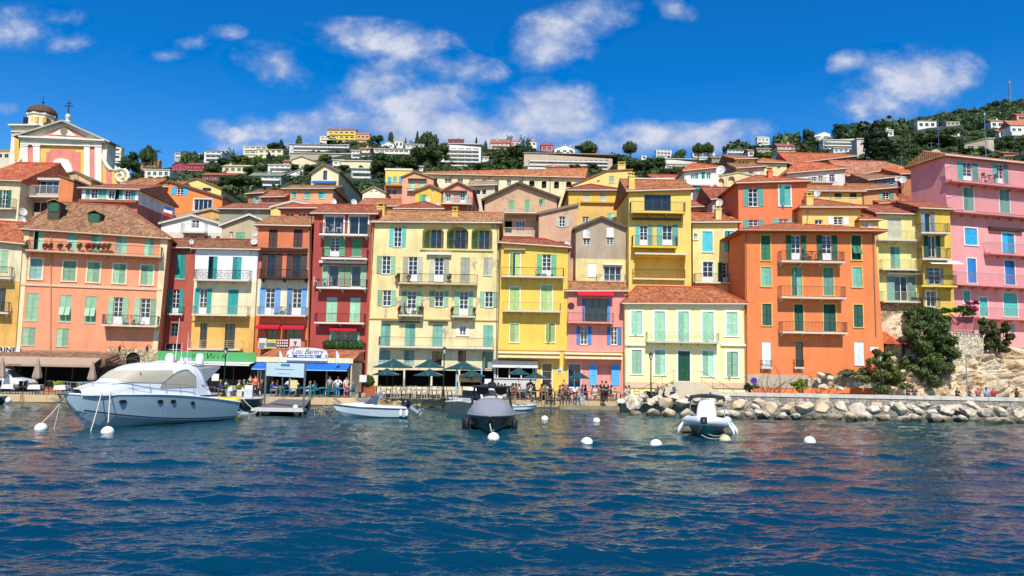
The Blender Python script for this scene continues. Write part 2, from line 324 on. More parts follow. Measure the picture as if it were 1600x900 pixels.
# ------------------------------------------------------------------ sea
def sea():
 g=np.random.RandomState(3);N=150
 lam=np.exp(g.uniform(np.log(.17),np.log(4.0),N));th=g.normal(-1.54,.36,N);k=2*np.pi/lam
 A=.0039*lam**.87*g.uniform(.5,1.4,N);ph=g.uniform(0,6.28,N)
 ys=[1.5,3,4.5,6,7.5,8.5];y=9.3
 while y<74:ys.append(y);y+=max(.03,y*y/(740*4.2)*.42)
 ys=np.array(ys)
 us=np.concatenate([np.linspace(-3,-.82,60)[:-1],np.linspace(-.82,.82,860),np.linspace(.82,3,60)[1:]])
 X=ys[:,None]*us[None,:];Y=np.repeat(ys[:,None],len(us),1)
 Z=np.zeros_like(X);DX=np.zeros_like(X);DY=np.zeros_like(X)
 dx=Y*1.64/860;dy=np.gradient(ys)[:,None]+0*X
 wx=X+.35*np.sin(Y*.31+X*.17)+.2*np.sin(X*.53);wy=Y+.35*np.sin(X*.23+1)+.25*np.sin(X*.61+Y*.4)
 gust=.85+.3*np.sin(X*.11+Y*.19+1.3)*np.sin(X*.07-Y*.13)
 for i in range(N):
  kx,ky=k[i]*np.cos(th[i]),k[i]*np.sin(th[i])
  fade=np.clip(lam[i]/(2.3*np.maximum(np.abs(np.sin(th[i]))*dy,np.abs(np.cos(th[i]))*dx))-.6,0,1)
  p=wx*kx+wy*ky+ph[i];a=A[i]*fade
  Z+=a*np.cos(p);DX-=a*np.sin(p)*np.cos(th[i])*.6;DY-=a*np.sin(p)*np.sin(th[i])*.6
 s_=1.0+.9*np.clip(Z/.12,-1,1.2)*.5
 Z=Z*gust*np.where(Z>0,s_,1)*1.0
 edge=np.clip((90-Y)/10,0,1)
 co=np.stack([X+DX*gust,Y+DY*gust,Z*edge],-1).reshape(-1,3).astype(np.float32)
 nr,nc=X.shape;idx=np.arange(nr*nc).reshape(nr,nc)
 q=np.stack([idx[:-1,:-1],idx[:-1,1:],idx[1:,1:],idx[1:,:-1]],-1).reshape(-1,4)
 me=bpy.data.meshes.new('sea');me.vertices.add(len(co));me.vertices.foreach_set('co',co.ravel());me.loops.add(q.size);me.loops.foreach_set('vertex_index',q.ravel().astype(np.int32))
 me.polygons.add(len(q));me.polygons.foreach_set('loop_start',np.arange(0,q.size,4,dtype=np.int32));me.polygons.foreach_set('use_smooth',np.ones(len(q),bool));me.update()
 mt,t,b=newmat('sea_water');b.inputs['Roughness'].default_value=.05;b.inputs['IOR'].default_value=1.33
 tc=nn(t,'ShaderNodeTexCoord');sp=nn(t,'ShaderNodeSeparateXYZ');t.links.new(tc.outputs['Object'],sp.inputs[0])
 n=nn(t,'ShaderNodeTexNoise');n.inputs['Scale'].default_value=.25;n.inputs['Detail'].default_value=4;t.links.new(tc.outputs['Object'],n.inputs['Vector'])
 sh=nn(t,'ShaderNodeMapRange');sh.inputs[1].default_value=30;sh.inputs[2].default_value=60
 t.links.new(mth(t,'ADD',sp.outputs[1],mth(t,'MULTIPLY',n.outputs[0],14)),sh.inputs[0])
 mm=nn(t,'ShaderNodeMix',data_type='RGBA');mm.inputs[6].default_value=(.0008,.034,.07,1);mm.inputs[7].default_value=(.003,.052,.062,1) # deep, then shallow green water by the quay
 t.links.new(sh.outputs[0],mm.inputs[0]);t.links.new(mm.outputs[2],b.inputs['Base Color'])
 mp=nn(t,'ShaderNodeMapping');mp.inputs['Scale'].default_value=(1,2.4,1);t.links.new(tc.outputs['Object'],mp.inputs[0])
 n1=nn(t,'ShaderNodeTexNoise');n1.inputs['Scale'].default_value=3.4;n1.inputs['Detail'].default_value=2.2;n1.inputs['Roughness'].default_value=.5;n1.inputs['Distortion'].default_value=.4;t.links.new(mp.outputs[0],n1.inputs['Vector'])
 bp=nn(t,'ShaderNodeBump');bp.inputs['Strength'].default_value=.75;bp.inputs['Distance'].default_value=.045;t.links.new(n1.outputs[0],bp.inputs['Height']);t.links.new(bp.outputs[0],b.inputs['Normal'])
 me.materials.append(mt);o=bpy.data.objects.new('sea',me);col.objects.link(o);tag(o,kind='structure')
sea()
# ------------------------------------------------------------------ quay, promenade, sea wall
QZ=.66
def qY(x):return 63.9+.125*x
XE=9.4 # where the low quay ends and the rocks begin
pave=mat('#9c9489',.9,0,.25,1.2,.2,name='paving')
mb=MB();yb=75
# paving of the promenade, one sheet from the quay edge to the houses
x=-90.0
mb.quad((-90,qY(-90)+.45,QZ),(XE,qY(XE)+.45,QZ),(XE,yb,QZ),(-90,yb,QZ));mb.quad((XE,62.2,QZ),(90,62.2,QZ),(90,yb,QZ),(XE,yb,QZ))
tag(mb.build('promenade',pave),kind='structure')
# quay wall of big ashlar blocks with a coping
t_=thing('quay_wall','pale honey stone quay wall of large blocks at the water edge','wall',(-90,qY(-90),0))
mb=MB();cb_=MB();ln=math.hypot(XE+90,qY(XE)-qY(-90));ang=math.atan2(qY(XE)-qY(-90),XE+90);t_.rotation_euler.z=ang
s=0
while s<ln:
 w=rnd.uniform(1.1,2.1);e=min(ln,s+w);j=rnd.uniform(0,.03)
 mb.box(s+.012,.02+j,.1,e-.012,.5,QZ-.004);s=e
mb.build('block_course',stonewall('#c9ad7f',.35,'#a08a66'),t_)
cb_.box(0,-.12,-1.2,ln,.45,.098);cb_.build('footing',mat('#5d5138',.8,0,.4,1.5,.3),t_)
# lower step at the right end of the quay
mb=MB();mb.prism([(4.2,qY(4.2)-1.1),(9.9,qY(9.9)-1.3),(9.9,qY(9.9)+.3),(4.2,qY(4.2)-.01)],'z',-1,.26)
tag(mb.build('landing_step',mat('#8f8569',.9,0,.4,1,.3)),'low grey stone landing step between the quay wall and the first boulders','step')
# sea wall on the right
SW0,SW1=unz(1138,640,.6).x,90
SWY=lambda x:62.0-.02*(x-18)
t_=thing('sea_wall','long grey rubble sea wall with pale coping behind the boulders on the right','wall',(SW0,SWY(SW0),0));L_=SW1-SW0
t_.rotation_euler.z=math.atan2(SWY(SW1)-SWY(SW0),L_)
mb=MB();mb.box(0,0,-1,L_,.5,1.42);mb.build('rubble_face',stonewall('#a79d8d',3.4,'#8b8378'),t_)
mb=MB();s=0
while s<L_:
 w=rnd.uniform(1.0,1.7);mb.box(s+.01,-.07,1.425,min(L_,s+w)-.01,.56,1.72+rnd.uniform(-.01,.01));s+=w
mb.build('coping',mat('#c9c3b4',.85,0,.2,1.5,.15),t_)
mb=MB();mb.box(9.45,62.9,-1,SW0,63.6,QZ-.004);tag(mb.build('revetment_wall',stonewall('#a59a85',1.2,'#857b6a')),'low stone revetment behind the boulders in front of the cream villa with the green door','wall')

# ------------------------------------------------------------------ houses
CRP=dict(c1=(0,140,3.6),c2=(0,370,3.6),c3=(240,370,3.6),c4=(480,370,3.6),c5=(740,370,3.6),c6=(960,370,3.6),c7=(1140,370,3.6),c8=(1340,370,3.6),
           d1=(220,190,4.5),d2=(460,190,4.5),d3=(700,190,4.5),d4=(940,190,4.5),d5=(1120,190,4.5),d6=(1340,130,3.4615),p=(0,0,1),
           e1=(0,540,5.333),e2=(200,540,5.333),e3=(400,540,5.333),e4=(600,540,5.333),e5=(800,540,5.333),e6=(1000,540,5.333),e7=(1300,540,5.333))
def K(c,x,y):o=CRP[c];return o[0]+x/o[2],o[1]+y/o[2]
SHC=dict(g='#9dbf97',t='#0f9c97',T='#57b8ac',k='#0b6b4c',K='#0a4f40',m='#9fd0ac',b='#5f94c8',B='#2c7fc4',c='#35aeda',n='#3b2018',l='#8fb890',w='#dfe5ea',y='#a9c476',q='#6fae9b',s='#7fa79d',S='#45b8c4',z='#b7b99f',G='#5db07a',p='#7f98b0',e='#e8e8ea',C='#3aa6ef')
RECTS=[] # screen rects of hill houses (used only to keep the random woodland off their fronts)
def slab_between(mb,p0,p1,y0,y1,th,uvl=True):
 """roof slab following a wall-top segment p0-p1 (s,z), from y0 to y1"""
 (a,b),(c,d)=p0,p1;L=math.hypot(c-a,d-b);nx,nz_=-(d-b)/L*th,(c-a)/L*th
 A,B,Cc,D=(a+nx,y0,b+nz_),(c+nx,y0,d+nz_),(c+nx,y1,d+nz_),(a+nx,y1,b+nz_)
 mb.quad(A,B,Cc,D,[(y0,0),(y0,L),(y1,L),(y1,0)])
 E,F_,G,H_=(a,y0,b),(c,y0,d),(c,y1,d),(a,y1,b)
 mb.quad(F_,E,H_,G);mb.quad(E,F_,B,A);mb.quad(G,H_,D,Cc);mb.quad(H_,E,A,D);mb.quad(F_,G,Cc,B)
class House:
 def __init__(s,crop,name,label,cat,Y,top,colr,bot=None,roof='none',D=8,ridge=None,hip=(0,0),rc='#b5603c',rd=.5,lich=.2,stain=.25,patch=0,over=.35,base=None,group=None,trim=None,wallmat=None,tip=None,hill=False,topcap=True,botpts=None,gut=True,gutc='#cdbfae'):
  s.crop=crop;pts=[K(crop,*q)for q in top]
  if hill:
   bx=(pts[0][0]+pts[-1][0])/2;by=K(crop,0,bot)[1];Y0=ground_hit(bx,by);Y=(Y0,Y0)if not isinstance(Y,tuple)else(Y0+Y[0],Y0+Y[1])
  if not isinstance(Y,tuple):Y=(Y,Y)
  s.Y=Y;s.k=F/(sum(Y)/2)
  PL,PR=un(*pts[0],Y[0]),un(*pts[-1],Y[1]);h=Vector((PR.x-PL.x,PR.y-PL.y,0)).normalized();s.h=h;s.o=Vector((PL.x,PL.y,0));s.n=Vector((-h.y,h.x,0))
  W=[s.fp0(*q)for q in pts]
  xs=[w[0]for w in W]
  if base is None:
   if bot is not None and not hill:base=s.fp0(*K(crop,(top[0][0]+top[-1][0])/2,bot))[1]
   else:
    c0=s.o+h*xs[0];c1=s.o+h*xs[-1];base=min(tz(c0.x,c0.y),tz(c1.x,c1.y))-.6
  s.base=base;W=[(a,b-base)for a,b in W]
  s.rz=math.atan2(h.y,h.x);s.top=W
  s.root=thing(name,label,cat,(s.o.x,s.o.y,base),s.rz,group);s.D=D
  b0,b1=xs[0],xs[-1]
  if botpts:b0,b1=s.fp(*botpts[0])[0],s.fp(*botpts[1])[0]
  s.outer=[(b0,0),(b1,0)]+[w for w in reversed(W)]
  s.holes=[];s.col=colr;s.wm=wallmat or plaster(colr,stain,patch);s.rc=tiles(rc,rd,lich)
  s.todo=[];s.xs=(xs[0],xs[-1]);s.trim=trim
  s.far=s.k<9
  rx=[p[0]for p in pts];ry=[p[1]for p in pts]
  if hill:RECTS.append((min(rx)-3,min(ry)-4,max(rx)+3,K(crop,0,bot)[1]-1,Y[0]))
  # roof
  if roof=='slab':
   mb=MB();n=len(W);th=.16
   for i in range(n-1):
    a,b=list(W[i]),list(W[i+1]);L=math.hypot(b[0]-a[0],b[1]-a[1])or 1
    if i==0:a=[a[0]-(b[0]-a[0])/L*over,a[1]-(b[1]-a[1])/L*over]
    if i==n-2:b=[b[0]+(b[0]-a[0])/L*over,b[1]+(b[1]-a[1])/L*over]
    slab_between(mb,a,b,-over,D,th)
   mb.build('roof',s.rc,s.root)
   if tip:
    mb=MB()
    for i in range(n-1):
     a,b=W[i],W[i+1];L=math.hypot(b[0]-a[0],b[1]-a[1]);ex,ez=(b[0]-a[0])/L*over,(b[1]-a[1])/L*over
     a2=(a[0]-ex,a[1]-ez)if i==0 else a;b2=(b[0]+ex,b[1]+ez)if i==n-2 else b
     mb.prism([(a2[0],a2[1]-.12),(b2[0],b2[1]-.12),(b2[0],b2[1]+.1),(a2[0],a2[1]+.1)],'y',-over-.05,-over-.003)
    mb.build('bargeboard',mat(tip,.8),s.root)
  elif roof=='hip':
   xa,xb=xs[0]-over,xs[-1]+over;za,zb=W[0][1],W[-1][1]
   d2=D/2;yr=Y[0]+(Y[1]-Y[0])*.5+d2;pm=K(crop,(top[0][0]+top[-1][0])/2,ridge);zr=un(*pm,yr).z-base
   ha,hb=hip;zr=max(zr,max(za,zb)+.3)
   e=over;sl_=(zr-(za+zb)/2)/(d2);dz=0
   A,B=(xa,-e,za),(xb,-e,zb);Cc,Dd=(xb,D+e,zb),(xa,D+e,za)
   rl,rr=xs[0]+ha*(d2),xs[-1]-hb*(d2)
   if ha==0:rl=xa
   if hb==0:rr=xb
   if rr<rl+.05:rl=rr=(rl+rr)/2;
   M,N=(rl,d2,zr),(rr,d2,zr);mb=MB();LL=math.hypot(d2+e,zr-za)
   mb.quad(A,B,N,M,[(xa,0),(xb,0),(rr,LL),(rl,LL)]);mb.quad(Cc,Dd,M,N,[(xb,0),(xa,0),(rl,LL),(rr,LL)])
   mb.tri(B,Cc,N,[(0,0),(D,0),(d2,LL)]);mb.tri(Dd,A,M,[(0,0),(D,0),(d2,LL)])
   lo=[(p[0],p[1],p[2]-.14)for p in(A,B,Cc,Dd)]
   mb.quad(lo[1],lo[0],A,B)if False else mb.quad(lo[0],lo[1],B,A);mb.quad(lo[1],lo[2],Cc,B);mb.quad(lo[2],lo[3],Dd,Cc);mb.quad(lo[3],lo[0],A,Dd);mb.quad(lo[3],lo[2],lo[1],lo[0])
   mb.build('roof',s.rc,s.root)
   if gut:
    g=MB();g.tube([(xa,-e-.06,za-.10),(xb,-e-.06,zb-.10)],.07,6);g.build('gutter',mat(gutc,.6),s.root)
   # ridge tiles
   g=MB();g.tube([(rl,d2,zr+.02),(rr,d2,zr+.02)],.11,6)
   if ha:g.tube([(xa,-e,za+.02),(rl,d2,zr+.02)],.09,6)
   if hb:g.tube([(xb,-e,zb+.02),(rr,d2,zr+.02)],.09,6)
   g.build('ridge_tiles',mat(rc,.9,0,.3,4),s.root)
  elif roof=='flat':
   mb=MB();mb.box(xs[0]-over,-over,W[0][1],xs[-1]+over,D+over,W[0][1]+.28);mb.build('roof',mat('#c9c2b6' if rc=='#b5603c' else rc,.85),s.root)
 def fp0(s,px,py):
  d=ray(px,py);n=s.n;t=(s.o-EYE).dot(n)/d.dot(n);p=EYE+d*t
  return(p-s.o).dot(s.h),p.z
 def fp(s,x,y):
  a,b=s.fp0(*K(s.crop,x,y));return a,b-s.base
 def rect(s,x0,y0,x1,y1):
  xm,ym=(x0+x1)/2,(y0+y1)/2;a,_=s.fp(x0,ym);b,_=s.fp(x1,ym);_,c=s.fp(xm,y1);_,d=s.fp(xm,y0)
  return a,c,b,d
 def part(s,name,mb,mt,parent=None):return mb.build(name,mt,parent or s.root)
 def shutter(s,parent,a,z0,b,z1,y,c,n2=True):
  mb=MB();w=.05;th=.04;h=z1-z0
  if s.far:
   mb.box(a,y,z0,b,y+th,z1)
  else:
   mb.box(a,y,z0,a+w,y+th,z1);mb.box(b-w,y,z0,b,y+th,z1)
   mb.box(a+w,y,z0,b-w,y+th,z0+w*1.6);mb.box(a+w,y,z1-w*1.6,b-w,y+th,z1);zm=z0+h*.5;mb.box(a+w,y,zm-w*.8,b-w,y+th,zm+w*.8)
   for(p,q)in((z0+w*1.6,zm-w*.8),(zm+w*.8,z1-w*1.6)):
    m_=max(2,int((q-p)/.085));st=(q-p)/m_
    for i in range(m_):
     z=p+i*st;k=len(mb.v);mb.v+=[(a+w,y+.002,z),(b-w,y+.002,z),(b-w,y+th-.004,z+st*.98),(a+w,y+th-.004,z+st*.98)];mb.f.append((k,k+1,k+2,k+3));mb.uv.append(None)
    mb.quad((a+w,y+th-.003,p),(b-w,y+th-.003,p),(b-w,y+th-.003,q),(a+w,y+th-.003,q))
  c_=SHC.get(c,c);k_=rnd.choice((.86,1,1,1.07));c_='#'+''.join('%02x'%min(255,int(int(c_[i:i+2],16)*k_))for i in(1,3,5))
  return mb.build('shutter',mat(c_,.6,0,.2,2.5),parent)
 def surround(s,a,z0,b,z1,w,c,parent,sill=True):
  mb=MB();y0=-.035
  mb.box(a-w,y0,z0,a,.02,z1);mb.box(b,y0,z0,b+w,.02,z1);mb.box(a-w,y0,z1,b+w,.02,z1+w)
  mb.box(a-w*1.2,-.09,z0-.1,b+w*1.2,.02,z0)
  return mb.build('surround',mat(c,.8),parent)
 def glaz(s,a,z0,b,z1,y,fc,mull=(1,3),door=0):
  """window frame with mullions (returned) and a glass pane child"""
  mb=MB();w=.055 if not s.far else.07;t0,t1=y-.03,y+.02
  mb.box(a,t0,z0,a+w,t1,z1);mb.box(b-w,t0,z0,b,t1,z1);mb.box(a+w,t0,z0,b-w,t1,z0+w);mb.box(a+w,t0,z1-w,b-w,t1,z1)
  nv,nh=mull
  for i in range(1,nv+1):
   x=a+(b-a)*i/(nv+1);mb.box(x-w*.6,t0+.003,z0+w,x+w*.6,t1-.003,z1-w)
  zb=z0+(z1-z0)*.28 if door else z0
  if door:mb.box(a+w,t0+.008,z0+w,b-w,t1,zb)
  for i in range(1,nh+1):
   z=zb+(z1-zb)*i/(nh+1);mb.box(a+w,t0+.006,z-.018,b-w,t1-.006,z+.018)
  fr=mb.build('window',mat(fc,.5,0,.05),s.root)
  g=MB();g.quad((a+w*.5,y+.008,z0+.02),(b-w*.5,y+.008,z0+.02),(b-w*.5,y+.008,z1-.02),(a+w*.5,y+.008,z1-.02));g.build('pane',glass(),fr)
  return fr
 def win(s,kind,x0,y0,x1,y1,sc='g',sur=None,fc='#e9e9e6',sw=.13,door=0,mull=None,dep=.16,awn=0,sw2=.27):
  a,z0,b,z1=s.rect(x0,y0,x1,y1)
  if b-a<.25:b=a+.25
  if kind=='S': # closed pair of shutters
   s.holes.append([(a,z0),(b,z0),(b,z1),(a,z1)]);s.pockets.append((a,z0,b,z1,.14))
   if sur:fr=s.surround(a,z0,b,z1,sw,sur,s.root);fr.name='window'
   else:
    mb=MB();mb.box(a-.05,-.06,z0-.07,b+.05,.03,z0-.002);fr=mb.build('window',mat('#d8cdb8',.85),s.root)
   m_=(a+b)/2
   aj=rnd.random()<.16 and not s.far
   if aj: # one leaf standing ajar
    o=s.shutter(fr,0,z0+.01,m_-.008-a,z1-.01,.0,sc);o.location=(a+.01,.02,0);o.rotation_euler.z=-rnd.uniform(.5,1.3)
    g=MB();g.quad((a+.02,.12,z0+.02),(m_,.12,z0+.02),(m_,.12,z1-.02),(a+.02,.12,z1-.02));g.build('pane',glass(),fr)
   else:s.shutter(fr,a+.01,z0+.01,m_-.008,z1-.01,.03,sc)
   s.shutter(fr,m_+.008,z0+.01,b-.01,z1-.01,.03,sc)
  elif kind=='H': # half-propped shutter: leaves hinged outwards at the bottom half
   s.win('S',x0,y0,x1,y1,sc,sur);fr=[o for o in bpy.data.objects if o.parent==s.root][-1]
   zm=z0+(z1-z0)*.55;mb=MB();zb_=z0+(z1-z0)*.2
   for(p,q)in((a+.03,(a+b)/2-.03),((a+b)/2+.03,b-.03)):mb.prism([(-.0,zm),(-.03,zm+.03),(-.40,zb_+.12),(-.36,zb_+.08)],'x',p,q)
   mb.build('shutter',mat(SHC.get(sc,sc),.6,0,.18,2.5),fr)
  elif kind=='O': # glass in the middle, a shutter folded open each side (rect spans it all)
   w=(b-a)*sw2;ga,gb=a+w,b-w
   s.holes.append([(ga,z0),(gb,z0),(gb,z1),(ga,z1)]);s.pockets.append((ga,z0,gb,z1,.34))
   fr=s.glaz(ga,z0,gb,z1,dep,fc,mull or(1,3 if door or z1-z0>1.6 else 2),door)
   s.shutter(fr,a,z0,ga-.03,z1,-.05,sc);s.shutter(fr,gb+.03,z0,b,z1,-.05,sc)
   mb=MB();mb.box(ga-.04,-.07,z0-.07,gb+.04,.02,z0);mb.build('sill',mat(sur or '#d8cdb8',.85),fr)
  elif kind=='G':
   s.holes.append([(a,z0),(b,z0),(b,z1),(a,z1)]);s.pockets.append((a,z0,b,z1,.34))
   fr=s.glaz(a,z0,b,z1,dep,fc,mull or(1,2),door)
   if sur:s.surround(a,z0,b,z1,sw,sur,fr)
  elif kind=='W': # glass with a shutter on one side only
   s.win('G',x0,y0,x1,y1,sur=sur,fc=fc)
  elif kind=='K': # unglazed opening, its shade painted as a near-black lining
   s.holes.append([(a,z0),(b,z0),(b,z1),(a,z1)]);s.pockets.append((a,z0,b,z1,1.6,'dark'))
  elif kind=='D': # door
   s.holes.append([(a,z0),(b,z0),(b,z1),(a,z1)]);s.pockets.append((a,z0,b,z1,.25))
   mb=MB();mb.box(a+.01,.1,z0,(a+b)/2-.006,.16,z1-.01);mb.box((a+b)/2+.006,.1,z0,b-.01,.16,z1-.01)
   w=(b-a)/2;h=z1-z0
   for q in(a,(a+b)/2):
    for(u,v)in((.08,.42),(.48,.92)):mb.box(q+w*.2,.075,z0+h*u,q+w*.8,.1,z0+h*v)
   d_=mb.build('door',mat(SHC.get(sc,sc),.45),s.root);g=MB();g.tube([(b-w-.1,.06,z0+1.0),(b-w-.1,.06,z0+1.15)],.025,6);g.build('handle',mat('#b09a5a',.3,.9),d_)
   if sur:s.surround(a,z0,b,z1,sw,sur,d_)
 def loggia(s,x0,y0,x1,y1,dep=1.5,arch=0,dark=False):
  a,z0,b,z1=s.rect(x0,y0,x1,y1)
  if arch:
   n=10;r=arch*(b-a);pts=[(a,z0),(b,z0)]+[((a+b)/2+(b-a)/2*math.cos(math.pi*i/n),z1-r+r*math.sin(math.pi*i/n))for i in range(n+1)]
  else:pts=[(a,z0),(b,z0),(b,z1),(a,z1)]
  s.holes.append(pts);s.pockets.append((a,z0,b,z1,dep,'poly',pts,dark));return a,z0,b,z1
 def balcony(s,x0,y0,x1,y1,dep=1.0,slab='#cfc5b2',rail='#33383a',style='bars',slabh=.16,brk=True,nosides=False):
  """x0..x1 at the front edge, y0 = top of railing, y1 = underside of slab"""
  a,z0,b,z1=s.rect(x0,y0,x1,y1)
  ks=(s.Y[0]-dep)/s.Y[0];cx,cz=s.fp0(*K(s.crop,(x0+x1)/2,(y0+y1)/2));ez=4.2-s.base;xc=(EYE-s.o).dot(s.h)
  f=lambda v,c:c+(v-c)*ks
  a,b,z0,z1=f(a,xc),f(b,xc),f(z0,ez),f(z1,ez)
  mb=MB();mb.box(a,-dep,z0,b,-.003,z0+slabh)
  if brk and not s.far:
   n=max(2,int((b-a)/1.6)+1)
   for i in range(n):
    x=a+.2+(b-a-.4)*i/(n-1);mb.prism([(-.003,z0-.3),(-.003,z0-.003),(-dep*.75,z0-.003),(-dep*.7,z0-.06)],'x',x-.05,x+.05)
  bl=mb.build('balcony',mat(slab,.85),s.root)
  mb=MB();zt=z1;z=z0+slabh;r_=.016
  if style=='solid':
   mb.box(a,-dep,z,b,-dep+.08,zt);mb.box(a,-dep+.08,z,a+.08,-.003,zt);mb.box(b-.08,-dep+.08,z,b,-.003,zt)
   mb.build('parapet',mat(rail,.85),bl);return a,b,z,zt,dep
  mb.box(a,-dep+.02,zt-.04,b,-dep+.06,zt);mb.box(a,-dep+.02,z+.06,b,-dep+.06,z+.09)
  for xx in(a,b-.04):mb.box(xx,-dep+.06,zt-.04,xx+.04,-.003,zt);mb.box(xx,-dep+.06,z+.06,xx+.04,-.003,z+.09)
  if style in('bars','scroll','thin'):
   st=.13 if not s.far else.3
   n=int((b-a)/st)
   for i in range(n+1):
    x=a+.01+(b-a-.04)*i/max(1,n);w=.02 if(style!='thin')else.013
    mb.box(x,-dep+.03,z+.09,x+w,-dep+.05,zt-.04)
   for i in range(1,int(dep/st)):
    y=-dep+i*st
    for xx in(a+.01,b-.03):mb.box(xx,y,z+.09,xx+.018,y+.018,zt-.04)
   if style=='scroll':
    n2=max(2,int((b-a)/.45))
    for i in range(n2):
     xm=a+(b-a)*(i+.5)/n2;zc=(z+zt)/2
     mb.tube([(xm+.17*math.cos(q*math.pi/5),-dep+.02,zc+.22*math.sin(q*math.pi/5))for q in range(11)],.018,4)
  elif style=='glass':pass
  elif style=='rails':
   for i in range(1,4):zz=z+(zt-z)*i/4;mb.box(a,-dep+.03,zz-.012,b,-dep+.05,zz+.012)
   for i in range(int((b-a)/1.2)+1):x=a+.01+(b-a-.05)*i/max(1,int((b-a)/1.2));mb.box(x,-dep+.022,z,x+.03,-dep+.058,zt-.04)
  mb.build('railing',mat(rail,.5,.3),bl)
  return a,b,z,zt,dep
 def awning(s,x0,y0,x1,y1,dep=.9,c='#b3152a',val=.18):
  a,z0,b,z1=s.rect(x0,y0,x1,y1);z0+=val
  mb=MB();mb.prism([(-.02,z1),(-.02,z1-.05),(-dep,z0-.03),(-dep,z0+.02)],'x',a,b);mb.box(a,-dep-.02,z0-val,b,-dep,z0-.0)
  return mb.build('awning',mat(c,.8,0,.1),s.root)
 def band(s,x0,y0,x1,y1,out=.1,c='#e4dac2',name='cornice'):
  a,z0,b,z1=s.rect(x0,y0,x1,y1);mb=MB();mb.box(a,-out,z0,b,.004,z1);return mb.build(name,mat(c,.85),s.root)
 def pipe(s,x0,y0,x1,y1,c='#9a8f80'):
  a,z0=s.fp(x0,y0);b,z1=s.fp(x1,y1);mb=MB();mb.tube([(a,-.08,z0),(b,-.08,z1)],.045,6);return mb.build('downpipe',mat(c,.6),s.root)
 def chimney(s,x,y0,y1,w=.7,y=2.5,c=None,pots=0):
  a,z1=s.fp(x,y0);_,z0=s.fp(x,y1);Yv=s.Y[0];k=(Yv+y)/Yv;xc=(EYE-s.o).dot(s.h);ez=4.2-s.base
  a=xc+(a-xc)*k;z1=ez+(z1-ez)*k;z0=ez+(z0-ez)*k
  mb=MB();mb.box(a-w/2,y-w/2,z0-1,a+w/2,y+w/2,z1);mb.box(a-w/2-.06,y-w/2-.06,z1,a+w/2+.06,y+w/2+.06,z1+.12)
  mb.box(a-w/2+.08,y-w/2+.08,z1+.12,a-w/2+.16,y+w/2-.08,z1+.4);mb.box(a+w/2-.16,y-w/2+.08,z1+.12,a+w/2-.08,y+w/2-.08,z1+.4);mb.box(a-w/2-.02,y-w/2,z1+.4,a+w/2+.02,y+w/2,z1+.47)
  return mb.build('chimney',plaster(c or s.col,.3),s.root)
 pockets=None
 def wgrid(s,x0,y0,x1,y1,nc,nr,fw_=.6,fh=.6,kind='G',**kw):
  cw,ch=(x1-x0)/nc,(y1-y0)/nr
  for j in range(nr):
   for i in range(nc):
    cx,cy=x0+cw*(i+.5),y0+ch*(j+.5);s.win(kind,cx-cw*fw_/2,cy-ch*fh/2,cx+cw*fw_/2,cy+ch*fh/2,**kw)
 def done(s):
  """wall: front face triangulated around every opening, reveals, and the other sides"""
  P=[];E=[];
  for poly in[s.outer]+s.holes:
   i=len(P);P+=[Vector(p)for p in poly];E+=[(i+k,i+(k+1)%len(poly))for k in range(len(poly))]
  v,e,f,*_=delaunay_2d_cdt(P,E,[],0,1e-5)
  def inside(p,poly):
   c=False;n=len(poly)
   for i in range(n):
    x1,y1=poly[i];x2,y2=poly[(i+1)%n]
    if(y1>p[1])!=(y2>p[1])and p[0]<(x2-x1)*(p[1]-y1)/(y2-y1)+x1:c=not c
   return c
  mb=MB();mb.v=[(q[0],0,q[1])for q in v]
  for t in f:
   c=sum((v[k]for k in t),Vector((0,0)))/len(t)
   if inside(c,s.outer)and not any(inside(c,h)for h in s.holes):mb.f.append(tuple(t));mb.uv.append(None)
  D=s.D;o=s.outer;n=len(o)
  for i in range(n):
   a,b=o[i],o[(i+1)%n];mb.quad((a[0],0,a[1]),(a[0],D,a[1]),(b[0],D,b[1]),(b[0],0,b[1]))
  i=len(mb.v);mb.v+=[(a,D,b)for a,b in o];mb.f.append(tuple(reversed(range(i,i+n))));mb.uv.append(None)
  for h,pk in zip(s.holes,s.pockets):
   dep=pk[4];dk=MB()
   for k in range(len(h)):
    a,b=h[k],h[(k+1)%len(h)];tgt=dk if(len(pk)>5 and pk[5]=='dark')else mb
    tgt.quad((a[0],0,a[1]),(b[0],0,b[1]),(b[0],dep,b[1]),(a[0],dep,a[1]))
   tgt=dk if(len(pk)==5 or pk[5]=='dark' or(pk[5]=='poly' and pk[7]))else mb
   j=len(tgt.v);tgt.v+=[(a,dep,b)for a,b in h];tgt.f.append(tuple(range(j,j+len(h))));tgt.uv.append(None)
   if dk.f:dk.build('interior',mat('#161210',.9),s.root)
  mb.build('wall',s.wm,s.root)
  return s
def H(*a,**k):
 h=House(*a,**k);h.pockets=[];return h
ITEMN={'S','H','O','G','K','D'}
def run(h,items):
 for it in items:
  t_,args,kw=it[0],[x for x in it[1:]if not isinstance(x,dict)],{k:v for x in it[1:]if isinstance(x,dict)for k,v in x.items()}
  if t_ in ITEMN:h.win(t_,*args,**kw)
  elif t_=='B':h.balcony(*args,**kw)
  elif t_=='L':h.loggia(*args,**kw)
  elif t_=='A':h.awning(*args,**kw)
  elif t_=='C':h.band(*args,**kw)
  elif t_=='P':h.pipe(*args,**kw)
  elif t_=='R':h.wgrid(*args,**kw)
  elif t_=='N':h.chimney(*args,**kw)
 return h.done()
# ------------------------------------------------------------------ zoned wall paint (each storey really painted another colour)
def zoned(h,zones,stain=.25,patch=0):
 """zones: (crop y where this colour starts, colour) from the top down"""
 h.wm=plaster(zones[0][1],stain,patch,[(round(h.fp(h.xm,y)[1],3),c)for y,c in zones[1:]])
BZ=.6
WS='#e9e4d6'
YS='#d9b45a'
